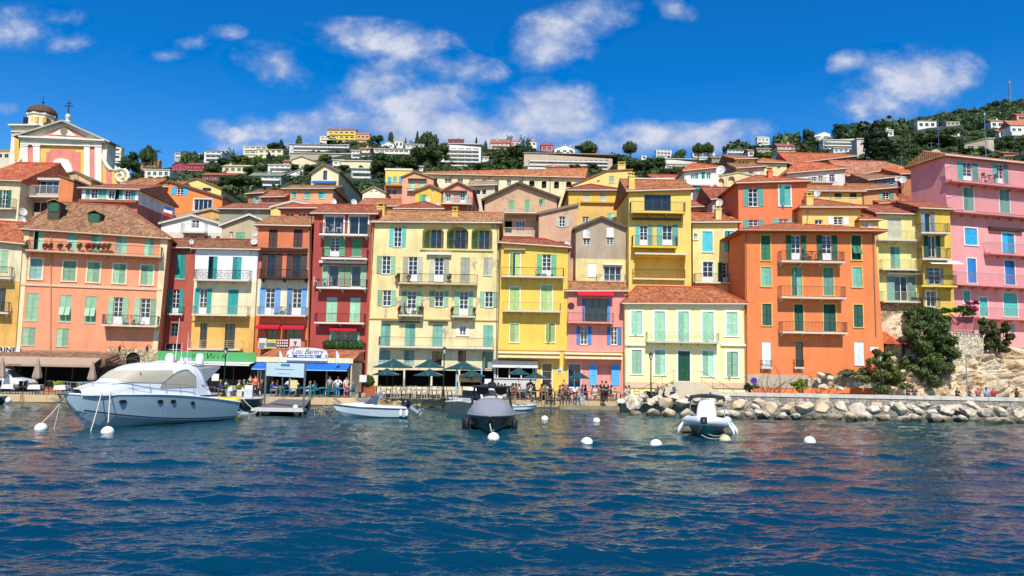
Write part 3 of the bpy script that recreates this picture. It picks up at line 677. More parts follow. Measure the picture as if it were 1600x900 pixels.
# ---- left to right along the quay
h0=H('c2','house','cream and ochre house with iron balconies at the far left edge of the quay','house',(66,67.3),[(-160,8),(126,38)],'#dfc993',base=BZ,botpts=[(-170,846),(72,846)],roof='hip',ridge=-82,D=8,rc='#b8502f',patch=.25)
h0.xm=0;zoned(h0,[(0,'#dfcda0'),(245,'#dda53f')],.35,.2)
run(h0,[('S',-20,75,45,192,'g'),('B',-90,165,60,235,{'dep':.7}),('G',-110,75,-60,190),('B',-90,365,44,432,{'dep':.7}),('G',-20,290,30,420,{'fc':'#6b5a3a'}),('G',-110,290,-60,420)])
h1=H('c2','house','large salmon orange house with tiled hip roof and green shutters left on the quay','house',(67.5,70.8),[(138,-45),(945,8)],'#e28c5c',base=BZ,botpts=[(52,846),(866,846)],roof='hip',ridge=-175,hip=(.25,1.0),D=10,rc='#9c5f45',lich=.3,stain=.14,gutc='#c9a98a')
run(h1,[('S',185,-30,245,72,'m'),('S',375,-22,435,80,'m'),('S',513,-15,570,86,'m'),('S',652,-2,715,100,'m'),('S',812,4,866,110,'m'),('B',140,35,905,97,{'dep':1.0,'style':'thin','slab':'#c9a184'}),
 ('S',167,124,236,238,'s',{'sur':'#e6d3b0'}),('S',355,137,427,248,'l',{'sur':'#e6d3b0'}),('S',493,143,560,256,'l',{'sur':'#e6d3b0'}),('S',638,153,706,262,'l',{'sur':'#e6d3b0'}),('S',793,161,860,270,'l',{'sur':'#e6d3b0'}),
 ('C',104,276,912,288,{'c':'#e0b894'}),
 ('S',147,318,215,472,'l'),('H',335,328,400,478,'l'),('H',478,334,540,484,'l'),('O',607,340,720,490,'l',{'door':1}),('O',755,347,877,492,'l',{'door':1}),('B',570,440,884,505,{'dep':1.1}),
 ('S',126,510,198,610,'l'),('S',318,516,385,616,'l'),('C',20,636,560,650,{'c':'#b98a6a','name':'cornice'}),
 ('P',290,0,285,640,{'c':'#c98a66'})])
for tag_,(a0,a1,b0,b1)in dict(l=(138,168,52,98),r=(905,945,842,866)).items():
 mb=MB();p=[h1.fp(b0,846),h1.fp(b1,846),h1.fp(a1,-30 if tag_=='l' else 12),h1.fp(a0,-30 if tag_=='l' else 8)];mb.prism([(q[0],max(0,q[1]))for q in p],'y',-.05,.003);h1.part('pilaster',mb,plaster('#e2cf9c',.25))
# dormers and skylights on that roof
for(x,y,w)in((322,668,.5),(545,728,.52)):
 a,z=h1.fp(x,y-828);xc=(EYE-h1.o).dot(h1.h);ez=4.2-h1.base;k=1+2.2/69;a=xc+(a-xc)*k;z=ez+(z-ez)*k
 mb=MB();mb.box(a-w,1.5,z-1.4,a+w,3.2,z+.4);d_=h1.part('dormer',mb,mat('#4a3f34',.8));mb=MB();mb.box(a-w+.1,1.44,z-.5,a+w-.1,1.5,z+.34);mb.build('shutter',mat('#0b5c3f',.6),d_)
 mb=MB();mb.prism([(a-w-.12,z+.34),(a,z+.64),(a+w+.12,z+.34),(a+w+.12,z+.44),(a,z+.76),(a-w-.12,z+.44)],'y',1.3,3.3);mb.build('roof',tiles('#9c5f45'),d_)
h2=H('c3','house','narrow brick red house with turquoise shutters set back beside the white and yellow house','house',73,[(-60,58),(236,60)],'#a9452c',base=BZ,botpts=[(-90,846),(200,846)],roof='hip',ridge=12,D=7,rc='#8e4630',stain=.2)
run(h2,[('S',126,95,180,236,'t'),('O',80,295,165,440,'t',{'door':1}),('B',76,392,162,440,{'dep':.5,'rail':'#1f7f7a'}),('G',95,487,138,560,{'fc':'#4f6b70'}),('P',238,70,228,640),('G',60,600,150,700)])
h3=H('c3','house','white, cream and yellow painted house with teal shutters above the green restaurant sign','house',71.6,[(238,64),(588,70)],'#dedbd2',base=BZ,botpts=[(195,846),(548,846)],roof='hip',ridge=15,D=7,rc='#8e4630')
h3.xm=400;zoned(h3,[(0,'#e2e0da'),(252,'#ddcda0'),(448,'#e0a63c')],.25)
run(h3,[('C',245,74,540,92,{'c':'#e6e6e4','out':.16,'name':'rolled_awning'}),('S',308,110,358,240,'t'),('S',443,113,494,242,'t'),('B',225,186,537,248,{'dep':.9,'style':'scroll','rail':'#26292b'}),
 ('O',230,290,325,438,'t',{'door':1}),('S',417,297,475,440,'t'),('B',215,388,526,445,{'dep':.9,'style':'thin','rail':'#a8a08c'}),('C',215,470,505,478,{'c':'#b89a5c'}),
 ('G',260,487,300,630,{'fc':'#3f4440'}),('G',400,490,457,634,{'fc':'#2d3a34'}),('B',190,582,487,638,{'dep':.9,'style':'rails','rail':'#cbbf92'}),('G',230,700,330,800),('G',400,700,500,800)])
h4=H('c3','house','narrow orange house with blue shutters and a dark timber balcony behind the blue awning cafe','house',72,[(588,-68),(872,-62)],'#cf6526',base=BZ,botpts=[(562,846),(868,846)],roof='hip',ridge=-112,D=8,rc='#a8623c',lich=.35)
h4.xm=730;zoned(h4,[(-70,'#cf6a34'),(240,'#d9cfae'),(447,'#cf6526')],.22)
run(h4,[('S',648,-42,697,62,'n'),('S',787,-42,838,62,'n'),('C',612,66,868,84,{'c':'#3a2016','out':.35,'name':'canopy_board'}),('O',607,95,722,232,'n',{'fc':'#2c1a12','door':0}),('O',748,97,862,232,'n',{'fc':'#2c1a12'}),('B',592,182,858,236,{'dep':.9,'rail':'#2b1a12','slab':'#3a261c'}),
 ('O',597,287,712,442,'b',{'door':1}),('O',750,290,860,442,'b',{'door':1}),('B',580,394,855,447,{'dep':.9,'style':'thin','rail':'#8f8a80'}),
 ('A',590,490,720,520,{'c':'#b5102a'}),('A',727,494,858,524,{'c':'#b5102a'}),('G',634,522,692,620,{'fc':'#6a655c'}),('G',740,522,830,620,{'fc':'#6a655c'}),('B',600,578,850,632,{'dep':.8}),('P',876,-50,874,560,{'c':'#b5a48e'}),('G',610,700,700,800),('G',740,700,840,800)])
h5=H('c4','house','tall dark red house with white edged balconies between the orange and the big yellow house','house',71.8,[(42,-133),(384,-130)],'#a2301f',base=BZ,botpts=[(5,846),(332,846)],roof='hip',ridge=-178,D=8,rc='#a3452b',stain=.14)
run(h5,[('G',98,-116,204,-14,{'sur':WS,'mull':(1,0)}),('G',236,-116,342,-14,{'sur':WS,'mull':(1,0)}),('B',68,-76,340,-8,{'dep':.9,'slab':'#e5e0d8','style':'thin'}),
 ('O',98,5,212,108,'G',{'door':1}),('S',250,10,308,110,'G'),('B',80,66,335,126,{'dep':1.0,'slab':'#e5e0d8'}),('C',70,138,335,150,{'c':'#ddd8ce','out':.3,'name':'rolled_awning'}),
 ('O',85,157,210,280,'l',{'door':0,'mull':(0,0)}),('O',214,160,333,280,'l',{'mull':(0,0)}),('B',52,236,330,292,{'dep':1.0,'slab':'#e5e0d8'}),
 ('S',107,340,168,478,'m'),('S',240,343,298,478,'m'),('B',40,430,320,490,{'dep':.9,'slab':'#d8c9bd','rail':'#5e2018'}),
 ('A',137,510,288,532,{'c':'#b5102a'}),('O',128,533,294,630,'l'),('B',105,596,322,645,{'dep':.7,'rail':'#2b3a22'}),('G',60,700,150,800),('G',200,700,280,800),('P',26,-120,2,840,{'c':'#8a3b2e'})])
h6=H('c4','house','big five storey pale yellow house with three arched loggias and many balconies','house',71.5,[(380,-84),(1078,-80)],'#dcb752',base=BZ,botpts=[(330,850),(1070,850)],roof='hip',ridge=-140,D=9,rc='#b5704a',lich=.25,patch=.12,stain=.3)
h6.xm=700;zoned(h6,[(-84,'#e6cf88'),(466,'#e2cf94'),(628,'#ddcfa0')],.28,.16)
loggs=[(648,-58,768,66),(785,-58,906,68),(924,-56,1042,70)]
for q in loggs:h6.loggia(*q,dep=1.6,arch=.28)
run(h6,[('O',462,-56,556,56,'T'),('C',634,68,1046,78,{'out':.15,'c':'#d9c27a'}),('O',392,108,497,208,'l'),('O',538,112,650,250,'z',{'door':1}),('O',685,115,797,250,'z',{'door':1}),('S',862,117,915,255,'z'),('S',992,118,1042,218,'z'),
 ('B',512,208,956,268,{'dep':.95,'slab':'#b9ac8a'}),('C',673,93,812,103,{'c':'#e9e6dc','out':.4,'name':'rolled_awning'}),
 ('O',396,300,500,388,'l'),('O',532,306,642,436,'l',{'door':1}),('O',688,305,795,393,'l'),('O',828,308,933,440,'l',{'door':1}),('O',972,308,1073,396,'l'),('B',515,390,650,447,{'dep':.9}),('B',812,393,945,453,{'dep':.9}),
 ('C',348,462,1076,469,{'c':'#c7ab66'}),('C',420,474,636,482,{'c':'#4a4436','out':.25,'name':'rolled_awning'}),('C',682,476,792,484,{'c':'#4a4436','out':.25,'name':'rolled_awning'}),
 ('S',413,488,468,615,'q'),('S',551,488,607,615,'q'),('S',705,493,762,617,'q'),('G',857,503,893,553,{'sur':'#e6ddc6','sw':.3}),('S',990,499,1045,620,'q'),('B',400,566,1050,628,{'dep':.95,'style':'thin','rail':'#5d5a50'}),
 ('S',403,636,467,712,'s'),('S',545,636,603,714,'s'),('G',702,645,757,738,{'fc':'#3b2117'}),('G',848,640,893,705,{'fc':'#4a2a1c'}),('S',985,646,1045,740,'s'),('K',398,750,540,843),('K',550,750,694,843),('K',704,752,850,843),('K',860,752,1046,843),('P',1072,-70,1062,840,{'c':'#7f745f'}),('P',372,-70,332,840,{'c':'#b09a5f'}),  # ground floor openings added as the continuous dark zone under the parasols
 ('N',417,-160,-100,{'w':.8}),('N',832,-140,-110,{'w':.6})])
for i,q in enumerate(loggs): # loggia railings, their inner glass doors and green shutters
 a,z0,b,z1=h6.rect(*q);mb=MB();zt=z0+1.0
 mb.box(a,.02,zt-.05,b,.07,zt)
 for k in range(int((b-a)/.13)):mb.box(a+.03+k*.13,.03,z0,a+.05+k*.13,.05,zt-.05)
 h6.part('railing',mb,mat('#3b3f42',.5))
 mb=MB();c0=a+(b-a)*.30;c1=a+(b-a)*.85
 for x in(c0,(c0+c1)/2,c1-.06):mb.box(x,1.52,z0+.02,x+.06,1.58,z0+2.1)
 mb.box(c0,1.52,z0+2.1,c1,1.58,z0+2.18);fr=h6.part('window',mb,mat('#e9e9e6',.5));mb=MB();mb.quad((c0+.03,1.56,z0),(c1-.03,1.56,z0),(c1-.03,1.56,z0+2.1),(c0+.03,1.56,z0+2.1));mb.build('pane',glass((.03,.08,.16)),fr)
 h6.shutter(fr,a+.1,z0+.05,c0-.1,z0+2.1,1.5,'G')
 mb=MB();mb.box(a+.02,.0,z0-.0,a+.02+.001,.01,z0+.01)
h7=H('c5','house','bright yellow house with lime green shutters between the pale yellow and the pink house','house',71.4,[(156,30),(530,58)],'#e8b92c',base=BZ,botpts=[(130,850),(526,850)],roof='hip',ridge=12,D=7,hip=(0,.6),rc='#a3452b',stain=.12)
run(h7,[('C',170,68,292,76,{'c':'#a89a80','out':.3,'name':'canopy_board'}),('S',205,90,260,220,'y',{'sur':WS,'sw':.08}),('O',356,98,466,222,'G',{'door':1,'sur':WS}),('B',157,172,510,229,{'dep':.95,'style':'thin'}),
 ('S',204,284,258,415,'y',{'sur':WS,'sw':.1}),('S',379,272,441,415,'y',{'sur':WS,'sw':.1}),('B',165,368,492,423,{'dep':.95,'style':'thin','rail':'#a39a70'}),('S',205,490,254,592,'y',{'sur':WS,'sw':.07}),('S',406,488,457,592,'y',{'sur':WS,'sw':.07}),
 ('C',138,632,524,639,{'c':'#cfa878'}),('C',138,646,486,658,{'c':'#e8d2a4','out':.5,'name':'rolled_awning'}),('C',138,668,486,682,{'c':'#e8d2a4','out':.9,'name':'awning'}),('G',150,735,350,800),('G',385,712,440,846,{'fc':'#cfc9bd','mull':(0,2),'sur':WS,'sw':.08}),('P',150,40,128,846,{'c':'#8f835f'})])
h8=H('c5','house','low salmon pink house with blue shutters and a red awning','house',71.3,[(530,302),(852,302)],'#da8676',base=BZ,botpts=[(526,850),(845,850)],roof='hip',ridge=256,D=5,rc='#a8603e',lich=.35,stain=.15)
run(h8,[('A',583,303,783,335,{'c':'#d2122e','dep':.8}),('O',612,348,767,478,'B',{'door':0,'mull':(2,1),'sw2':.09,'fc':'#3a4650'}),('B',531,428,791,487,{'dep':.9,'slab':'#d98a7a','style':'rails','rail':'#4a4040'}),
 ('O',579,503,663,605,'B',{'sw2':.27}),('O',750,507,831,607,'B',{'sw2':.27}),('C',526,641,842,647,{'c':'#c9a27c'}),('C',508,652,832,664,{'c':'#e8d2a4','out':.5,'name':'rolled_awning'}),('C',508,674,832,688,{'c':'#e8d2a4','out':.9,'name':'awning'}),
 ('G',532,716,602,846,{'fc':'#4a90c0','mull':(1,0),'sur':WS,'sw':.06}),('L',696,722,775,815,{'dep':.35})])
for(a_,b_)in((650,692),(776,818)):
 a,z0,b,z1=h8.rect(a_,720,b_,836);h8.shutter(h8.root,a,z0,b,z1,-.06,'C')
a,z=h8.fp(548,388);mb=MB();mb.lathe([(.001,0),(.33,0),(.33,.05),(.24,.06),(.001,.055)],n=16);o=h8.part('oculus',mb,mat('#3a2420',.6));o.rotation_euler=(R(90),0,0);o.location=(a,0,z)
h9=H('c6','house','low cream villa with mint shutters, scrolled balcony and a dark green door','house',70.5,[(58,372),(727,374)],'#ecdd96',base=BZ,botpts=[(60,850),(737,850)],roof='hip',ridge=283,hip=(.45,.45),D=8,rc='#b5532f',lich=.45,stain=.14)
W9=[(95,418,155,552),(225,420,285,588),(358,420,418,590),(495,422,557,590),(630,424,692,558)]
run(h9,[('C',58,376,727,392,{'c':'#ece6cc','out':.18})]+[('S',*w,'m',{'sur':'#eeeadb','sw':.2})for w in W9]+[('B',185,537,592,598,{'dep':.9,'style':'scroll','rail':'#a9bda2','slab':'#bdb9a6'}),('C',60,600,182,612,{'c':'#ece6cc','out':.2}),('C',596,602,735,614,{'c':'#ece6cc','out':.2}),
 ('S',98,636,153,771,'m',{'sur':'#eeeadb','sw':.16}),('S',228,638,285,776,'m',{'sur':'#eeeadb','sw':.16}),('D',358,643,425,812,'#05492f',{'sur':'#eeeadb','sw':.18}),('S',495,643,557,783,'m',{'sur':'#eeeadb','sw':.16}),('S',632,646,695,787,'m',{'sur':'#eeeadb','sw':.16}),
 ('C',60,818,352,850,{'c':'#d3b594','out':.12,'name':'plinth'}),('C',430,818,737,850,{'c':'#d3b594','out':.12,'name':'plinth'}),('P',66,380,64,850,{'c':'#d8d0b8'}),('P',731,380,735,850,{'c':'#c98a5a'})])
h10=H('c7','house','tall vivid orange house with dark green shutters, yellow window frames and three balconies','house',70.8,[(86,-33),(815,-30)],'#de7324',base=BZ,botpts=[(92,850),(890,850)],roof='hip',ridge=-72,hip=(1,1),D=11,rc='#b5532f',over=.85,stain=.13,gutc='#b58a6a')
run(h10,[('S',177,-8,228,132,'k',{'sur':YS,'sw':.1}),('S',178,170,233,278,'q',{'sur':YS,'sw':.1}),('S',184,377,235,498,'K',{'sur':YS,'sw':.1}),('S',184,592,233,742,'w'),
 ('O',318,-8,430,128,'k',{'door':1}),('O',490,-8,605,130,'k',{'door':1}),('B',292,80,648,145,{'dep':1.05}),('S',349,172,405,330,'q',{'sur':YS,'sw':.1}),('S',527,172,583,330,'q',{'sur':YS,'sw':.1}),('B',293,277,656,348,{'dep':1.05,'style':'thin','rail':'#6a5a48'}),
 ('S',364,380,414,530,'K',{'sur':YS,'sw':.1}),('S',529,380,596,532,'K',{'sur':YS,'sw':.1}),('B',298,478,664,545,{'dep':1.05}),('G',371,592,414,742,{'fc':'#3c3a34','mull':(0,3)}),
 ('H',686,-8,738,130,'k',{'sur':YS,'sw':.1}),('S',690,172,744,282,'q',{'sur':YS,'sw':.1}),('S',698,382,749,508,'K',{'sur':YS,'sw':.1}),('S',702,592,757,722,'w'),('C',92,776,440,850,{'c':'#b3a68f','out':.05,'name':'plinth'}),
 ('B',178,695,240,742,{'dep':.35,'rail':'#2b2b2b'}),('B',365,692,420,742,{'dep':.35,'rail':'#2b2b2b'}),('P',805,-20,822,560,{'c':'#8a7a66'}),('P',92,-20,96,840,{'c':'#b0642e'}),('C',790,620,835,645,{'c':'#e6e3dc','out':.03,'name':'wall_plaque'})])
SHC['w']='#dfe5ea'
h11=H('c8','house','cream house with stacked balconies standing on the stone retaining wall right of the orange house','house',75.5,[(108,-133),(340,-128)],'#ddcf7c',bot=372,roof='hip',ridge=-172,D=8,rc='#a3452b',stain=.2)
run(h11,[('S',168,-107,246,10,'z'),('B',117,-36,349,22,{'dep':1.0,'style':'thin','rail':'#b5b08e'}),('C',160,28,330,36,{'c':'#e2dcc0','out':.5,'name':'rolled_awning'}),('S',185,57,238,182,'q'),('B',140,128,350,188,{'dep':1.0,'style':'thin','rail':'#b5b08e'}),('C',155,206,340,215,{'c':'#e2e0d8','out':.5,'name':'rolled_awning'}),('O',165,222,325,362,'s',{'door':0,'mull':(1,0)}),('B',145,307,354,370,{'dep':1.0,'style':'thin','rail':'#b5b08e','slab':'#c9c2a8'})])
h12=H('c8','house','narrow mustard yellow house with dark railings beside the tall pink house','house',74.6,[(353,-162),(518,-155)],'#d6b02c',bot=440,botpts=[(378,440),(548,440)],roof='hip',ridge=-195,D=8,rc='#a3452b',stain=.2)
run(h12,[('O',359,-137,432,-22,'p',{'mull':(0,0)}),('B',359,-77,521,-18,{'dep':1.0}),('O',372,-5,465,115,'K',{'mull':(1,0)}),('B',365,62,525,130,{'dep':1.1,'rail':'#22262a'}),('A',378,135,560,162,{'c':'#e3ddcf','dep':1.2,'val':.05}),('O',388,170,482,268,'p',{'sw2':.15}),('B',360,215,560,282,{'dep':1.1,'slab':'#dcc25a'}),('G',388,305,440,392,{'sur':WS}),('B',368,345,468,407,{'dep':.9,'slab':'#dcc25a','style':'thin'}),('P',352,-150,372,430,{'c':'#9a8f5f'})])
h13=H('d6','house','tall rose pink house with turquoise shutters and long balconies at the right edge','house',(76,80.5),[(470,392),(1160,463)],'#e08e8a',bot=1430,roof='hip',ridge=412,D=4.6,rc='#b5704a',over=.5,stain=.14,gutc='#e6dcd0')
run(h13,[('O',540,428,650,527,'T',{'door':1}),('O',730,438,812,540,'T',{'door':1}),('O',960,460,1050,560,'T'),('B',503,482,1120,562,{'dep':1.0,'style':'thin','slab':'#cf8480','rail':'#a39aa0'}),
 ('S',572,565,626,692,'q',{'sur':WS,'sw':.09}),('S',767,575,821,702,'q',{'sur':WS,'sw':.09}),('S',960,590,1020,715,'q'),('B',515,640,1120,722,{'dep':1.0,'style':'thin','slab':'#cf8480','rail':'#a39aa0'}),
 ('S',579,784,646,875,'c',{'sur':WS,'sw':.12}),('C',705,784,885,800,{'c':'#3d2a26','out':.35,'name':'rolled_awning'}),('S',782,812,847,928,'c',{'sur':WS,'sw':.12}),('S',960,825,1020,935,'c'),('B',713,874,1120,938,{'dep':.9,'style':'thin','slab':'#cf8480','rail':'#a39aa0'}),
 ('S',594,948,641,1080,'B',{'sur':WS,'sw':.09}),('S',796,958,850,1090,'B',{'sur':WS,'sw':.09}),('S',960,970,1020,1100,'B'),('B',512,1036,1120,1106,{'dep':1.2,'style':'thin','slab':'#d28a86','rail':'#a39aa0'}),
 ('S',571,1121,607,1190,'T',{'sur':WS,'sw':.08}),('S',660,1157,702,1262,'T',{'sur':WS,'sw':.08}),('S',789,1134,864,1262,'T',{'sur':WS,'sw':.08}),('S',960,1140,1020,1265,'T'),('B',650,1222,1120,1282,{'dep':1.0,'style':'thin','slab':'#d28a86','rail':'#a39aa0'}),('S',830,1300,850,1350,'p')])
# stone cladding with the arched doorway under the salmon house
a,z0,b,z1=h1.rect(592,632,884,846);pa,_,pb,pz=h1.rect(706,650,786,846);z0=0
h1b=MB();rr_=(pb-pa)/2;arc=[((pa+pb)/2-rr_*math.cos(math.pi*i/10),pz-rr_+rr_*math.sin(math.pi*i/10))for i in range(11)]
h1b.prism([(a,0),(pa,0)]+arc+[(pb,0),(b,0),(b,z1),(a,z1)],'y',-.14,-.006);h1.part('stone_cladding',h1b,stonewall('#c4b08a',3.0,'#9a8a6e'))
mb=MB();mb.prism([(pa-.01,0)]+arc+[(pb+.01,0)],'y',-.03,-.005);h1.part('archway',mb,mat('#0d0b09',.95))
# ------------------------------------------------------------------ second and third rows of the old town
def Q(name,crop,label,Y,top,c,items=(),**k):
 z=k.pop('zones',None);xm=k.pop('xm',(top[0][0]+top[-1][0])/2);cat=k.pop('cat','house')
 k.setdefault('roof','slab' if len(top)>2 else 'hip')
 h=H(crop,name,label,cat,Y,top,c,**k);h.xm=xm
 if z:zoned(h,z,k.get('stain',.25),k.get('patch',0))
 return run(h,list(items))
DB='#4a3a2e'
Q('house','c1','cream house with red tiled roof and skylights behind the far left house',84,[(-120,505),(118,515)],'#d9c79a',[('O',-10,565,62,668,'k'),('B',-60,610,70,672,{'style':'bars','dep':.8}),('R',-100,540,-20,620,1,1)],ridge=410,D=13,rc='#c04a2a')
Q('house','c1','beige house with a glazed roof terrace and white railing above the salmon house',86.5,[(105,508),(410,516)],'#bfa27a',[('G',148,514,330,584,{'mull':(4,0),'fc':'#9fb4bd'}),('B',105,538,415,605,{'dep':1.3,'rail':'#d8d8d4','style':'bars'}),('G',140,630,265,690,{'mull':(2,0)}),('G',300,625,340,680)],roof='flat',D=8,over=.2)
Q('house','c1','small orange house with a dark sloping roof right of the glazed roof terrace',84.5,[(338,488),(415,516)],'#d57433',[],roof='slab',rc='#5c4a40',D=6,patch=.3,over=.15)
Q('house','c1','tan gabled house with dark flank in front of the church facade',94,[(318,487),(428,466),(512,512)],'#cf9f62',[('G',350,520,380,555),('P',440,480,440,620)],rc='#6a5a50',D=9,over=.2)
Q('house','c1','house with a white top storey, turquoise shutters and brown side wall below the church scroll',81,[(463,552),(780,562)],'#ded9cc',[('S',482,556,506,608,'T'),('G',511,560,548,612),('S',552,558,600,612,'T'),('G',608,567,643,614),('S',645,565,692,618,'T'),('G',700,568,735,620),('S',737,568,762,622,'T'),('C',455,624,780,638,{'c':'#a0563c','out':.5,'name':'tile_ledge'}),('O',662,695,742,756,'T')],ridge=536,D=9,rc='#9c5040',zones=[(0,'#ded9cc'),(640,'#b46450')])
Q('house','d1','orange house with a long sloping roof edge and bright blue shutters',95,[(196,432),(206,420),(574,534)],'#e07c1c',[('O',217,460,334,514,'c',{'sw2':.3}),('G',374,546,499,624,{'mull':(3,0),'sur':WS})],rc='#7a5244',D=10,over=.2,stain=.1,tip='#6e4a3a')
Q('house','d1','pale yellow gabled house behind the orange house with blue shutters',106,[(298,430),(400,404),(566,474)],'#e3cb6d',[('G',434,466,494,490,{'fc':'#6a4030'})],rc='#8a5a40',D=10,over=.2)
Q('house','d1','white gabled house with a small railed balcony above the red roofed row',83,[(145,715),(365,660),(592,727)],'#ddd6c4',[('G',354,692,408,764,{'door':1}),('B',280,714,450,782,{'dep':.9,'rail':'#d9d7d0','style':'bars'}),('G',348,800,395,828),('S',447,802,495,832,'k'),('S',530,806,556,834,'k')],rc='#8a6a54',D=9,over=.25,tip='#c9c4b8',zones=[(0,'#e0dccf'),(780,'#cfc6ac')])
Q('house','d1','stone grey gabled house with one green shutter left of the orange house roof',82,[(572,728),(768,656),(862,694)],'#b9a681',[('S',668,780,733,832,'G'),('G',624,774,648,816)],rc='#7a6a5c',D=9,over=.3,tip='#d0cbc0',patch=.1)
Q('house','d1','ochre gabled house with a wide low roof behind the white balcony house',90,[(244,672),(500,613),(702,668)],'#cf9c4c',[('G',528,684,570,702),('N',585,640,680,{'w':.5,'y':-.1})],rc='#8a6a54',D=9,over=.2,tip='#b9a98c')
Q('house','d1','small brown house with a window under red tiles right of the stone grey gable',99,[(756,508),(858,500)],'#a3623c',[('O',795,520,842,572,'T'),('R',760,580,850,640,1,1)],ridge=484,D=8,rc='#8e5238')
Q('house','d1','low pink walled house with rusty tile roof below the grey green villa',95,[(856,532),(1006,526)],'#b0674a',[('G',880,545,910,570),('G',940,545,970,570)],ridge=490,D=8,rc='#ae5238')
Q('house','d1','grey walled house with a wide brown red roof behind the two gables',88,[(556,612),(906,614)],'#8f8873',[('G',720,625,750,650)],ridge=580,D=9,rc='#9c4a34')
Q('house','d1','apricot flat fronted house with pale blue shutters left of the cream gable with blue awning',96.5,[(1010,472),(1352,470)],'#d99a66',[('S',1062,497,1092,536,'T'),('S',1150,496,1188,542,'T'),('S',1250,492,1297,540,'T')],ridge=452,D=8,rc='#9c6248')
Q('house','d2','tall cream gabled house with a blue awning and a long grey brown flank',103,[(120,367),(214,303),(312,353)],'#e2d09c',[('G',202,344,230,410,{'fc':'#2a7f86'}),('A',135,416,296,448,{'c':'#1f5fa8','dep':1.2})],rc='#8a6a58',D=17,over=.35)
Q('house','d1','little yellow gable peeping over the row left of the red house',86,[(914,602),(1072,560),(1240,592)],'#dcc35e',[('G',1010,600,1040,620)],rc='#9c6a50',D=7,over=.15,tip='#c9c4b8')
Q('house','d1','orange house with three wide dark windows under a shallow roof beside the red house',79.5,[(985,608),(1248,606)],'#bd5a26',[('G',1014,640,1078,668,{'mull':(1,0)}),('G',1105,641,1160,669,{'mull':(1,0)}),('G',1165,641,1212,669,{'mull':(0,0)})],ridge=585,D=7,rc='#a8482e')
Q('house','d2','small white cream gable below the dark trees with two tiny windows',98,[(480,500),(560,462),(642,502)],'#e3d9b8',[('G',535,487,549,502),('G',568,487,582,502)],rc='#9c7a60',D=8,over=.2)
Q('house','d2','yellow house with three turquoise openings and a flat roof left of the peach gable',101,[(640,342),(826,333)],'#e2c548',[('S',655,390,682,443,'c'),('S',694,387,720,420,'c'),('S',736,384,764,428,'c'),('G',652,478,680,512,{'fc':'#2a8f96'}),('G',692,478,716,512,{'fc':'#2a8f96'}),('G',733,476,755,508),('B',636,425,760,452,{'dep':.8,'slab':'#b06a40'})],roof='flat',rc='#d9cfae',zones=[(300,'#e2c548'),(448,'#c98a66')],D=8,over=.1)
Q('house','d2','peach gabled house with two mint shutters beside the yellow flat roofed house',93,[(760,392),(846,357),(978,402)],'#d99870',[('S',808,412,846,474,'m'),('S',878,410,913,470,'m'),('C',800,405,932,410,{'c':'#5c4030','out':.4,'name':'canopy_board'}),('B',790,470,930,486,{'dep':.5})],rc='#9c6a54',D=9,over=.2)
Q('house','d2','bright yellow gabled house with one green shutter and a dish',88,[(850,490),(952,450),(1046,486)],'#e6b51c',[('S',877,513,928,568,'G'),('G',964,471,976,497)],rc='#8a5a44',D=7,over=.2,tip='#7a5a48')
Q('house','d2','pink gabled house with a balcony and orange flank left of the big beige gable',86,[(1044,488),(1150,432),(1254,480)],'#d98a78',[('O',1048,506,1117,574,'m',{'door':1}),('O',1146,490,1218,572,'m',{'door':1}),('B',1034,536,1246,580,{'dep':.8,'style':'thin','rail':'#8a7a70'}),('C',1060,488,1215,493,{'c':'#7a5a4c','out':.4,'name':'canopy_board'})],rc='#9c5a4c',D=10,over=.3,zones=[(400,'#d98a78'),(590,'#b8582c')])
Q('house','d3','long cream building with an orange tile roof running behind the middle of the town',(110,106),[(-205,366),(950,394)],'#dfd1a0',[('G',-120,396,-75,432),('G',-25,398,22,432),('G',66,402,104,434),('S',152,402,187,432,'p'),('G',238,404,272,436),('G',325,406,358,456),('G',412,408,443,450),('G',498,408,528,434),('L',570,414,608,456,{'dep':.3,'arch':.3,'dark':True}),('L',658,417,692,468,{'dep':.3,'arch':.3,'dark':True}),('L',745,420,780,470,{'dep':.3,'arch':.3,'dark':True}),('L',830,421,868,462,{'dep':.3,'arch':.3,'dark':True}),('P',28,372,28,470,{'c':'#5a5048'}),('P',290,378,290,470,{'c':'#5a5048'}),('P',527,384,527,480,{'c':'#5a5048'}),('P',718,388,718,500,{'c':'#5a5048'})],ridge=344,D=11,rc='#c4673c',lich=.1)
Q('house','d3','small beige roof house with a white skylight in front of the long cream building',96,[(155,450),(330,444)],'#d0bd9c',[('G',195,476,230,512,{'mull':(0,0)}),('G',238,476,270,512,{'mull':(0,0)})],ridge=420,D=7,rc='#a8846a')
Q('house','d3','big beige gabled house with two green shutters and a terrace with pergola',84,[(258,548),(495,436),(766,536)],'#c49c74',[('S',435,555,468,622,'G'),('S',540,550,572,644,'G'),('S',640,546,680,580,'G'),('B',396,610,600,650,{'dep':.4,'style':'thin','rail':'#a39a8a','slab':'#c4a480'}),('K',400,700,450,780),('G',480,700,538,765,{'mull':(2,1)}),('C',395,652,640,660,{'c':'#cfc6b8','out':1.4,'name':'pergola'}),('C',450,690,552,697,{'c':'#d9d5cc','out':.3}),('B',372,745,600,806,{'dep':.7,'rail':'#cfcfca'})],rc='#6b5a50',D=9,over=.4,patch=.3,tip='#4f3d33')
Q('house','d3','yellow wall with a tiled coping under the pergola terrace',79.5,[(370,846),(575,850)],'#dba81c',[('G',400,870,430,890)],D=4,roof='hip',ridge=826,rc='#a8603e')
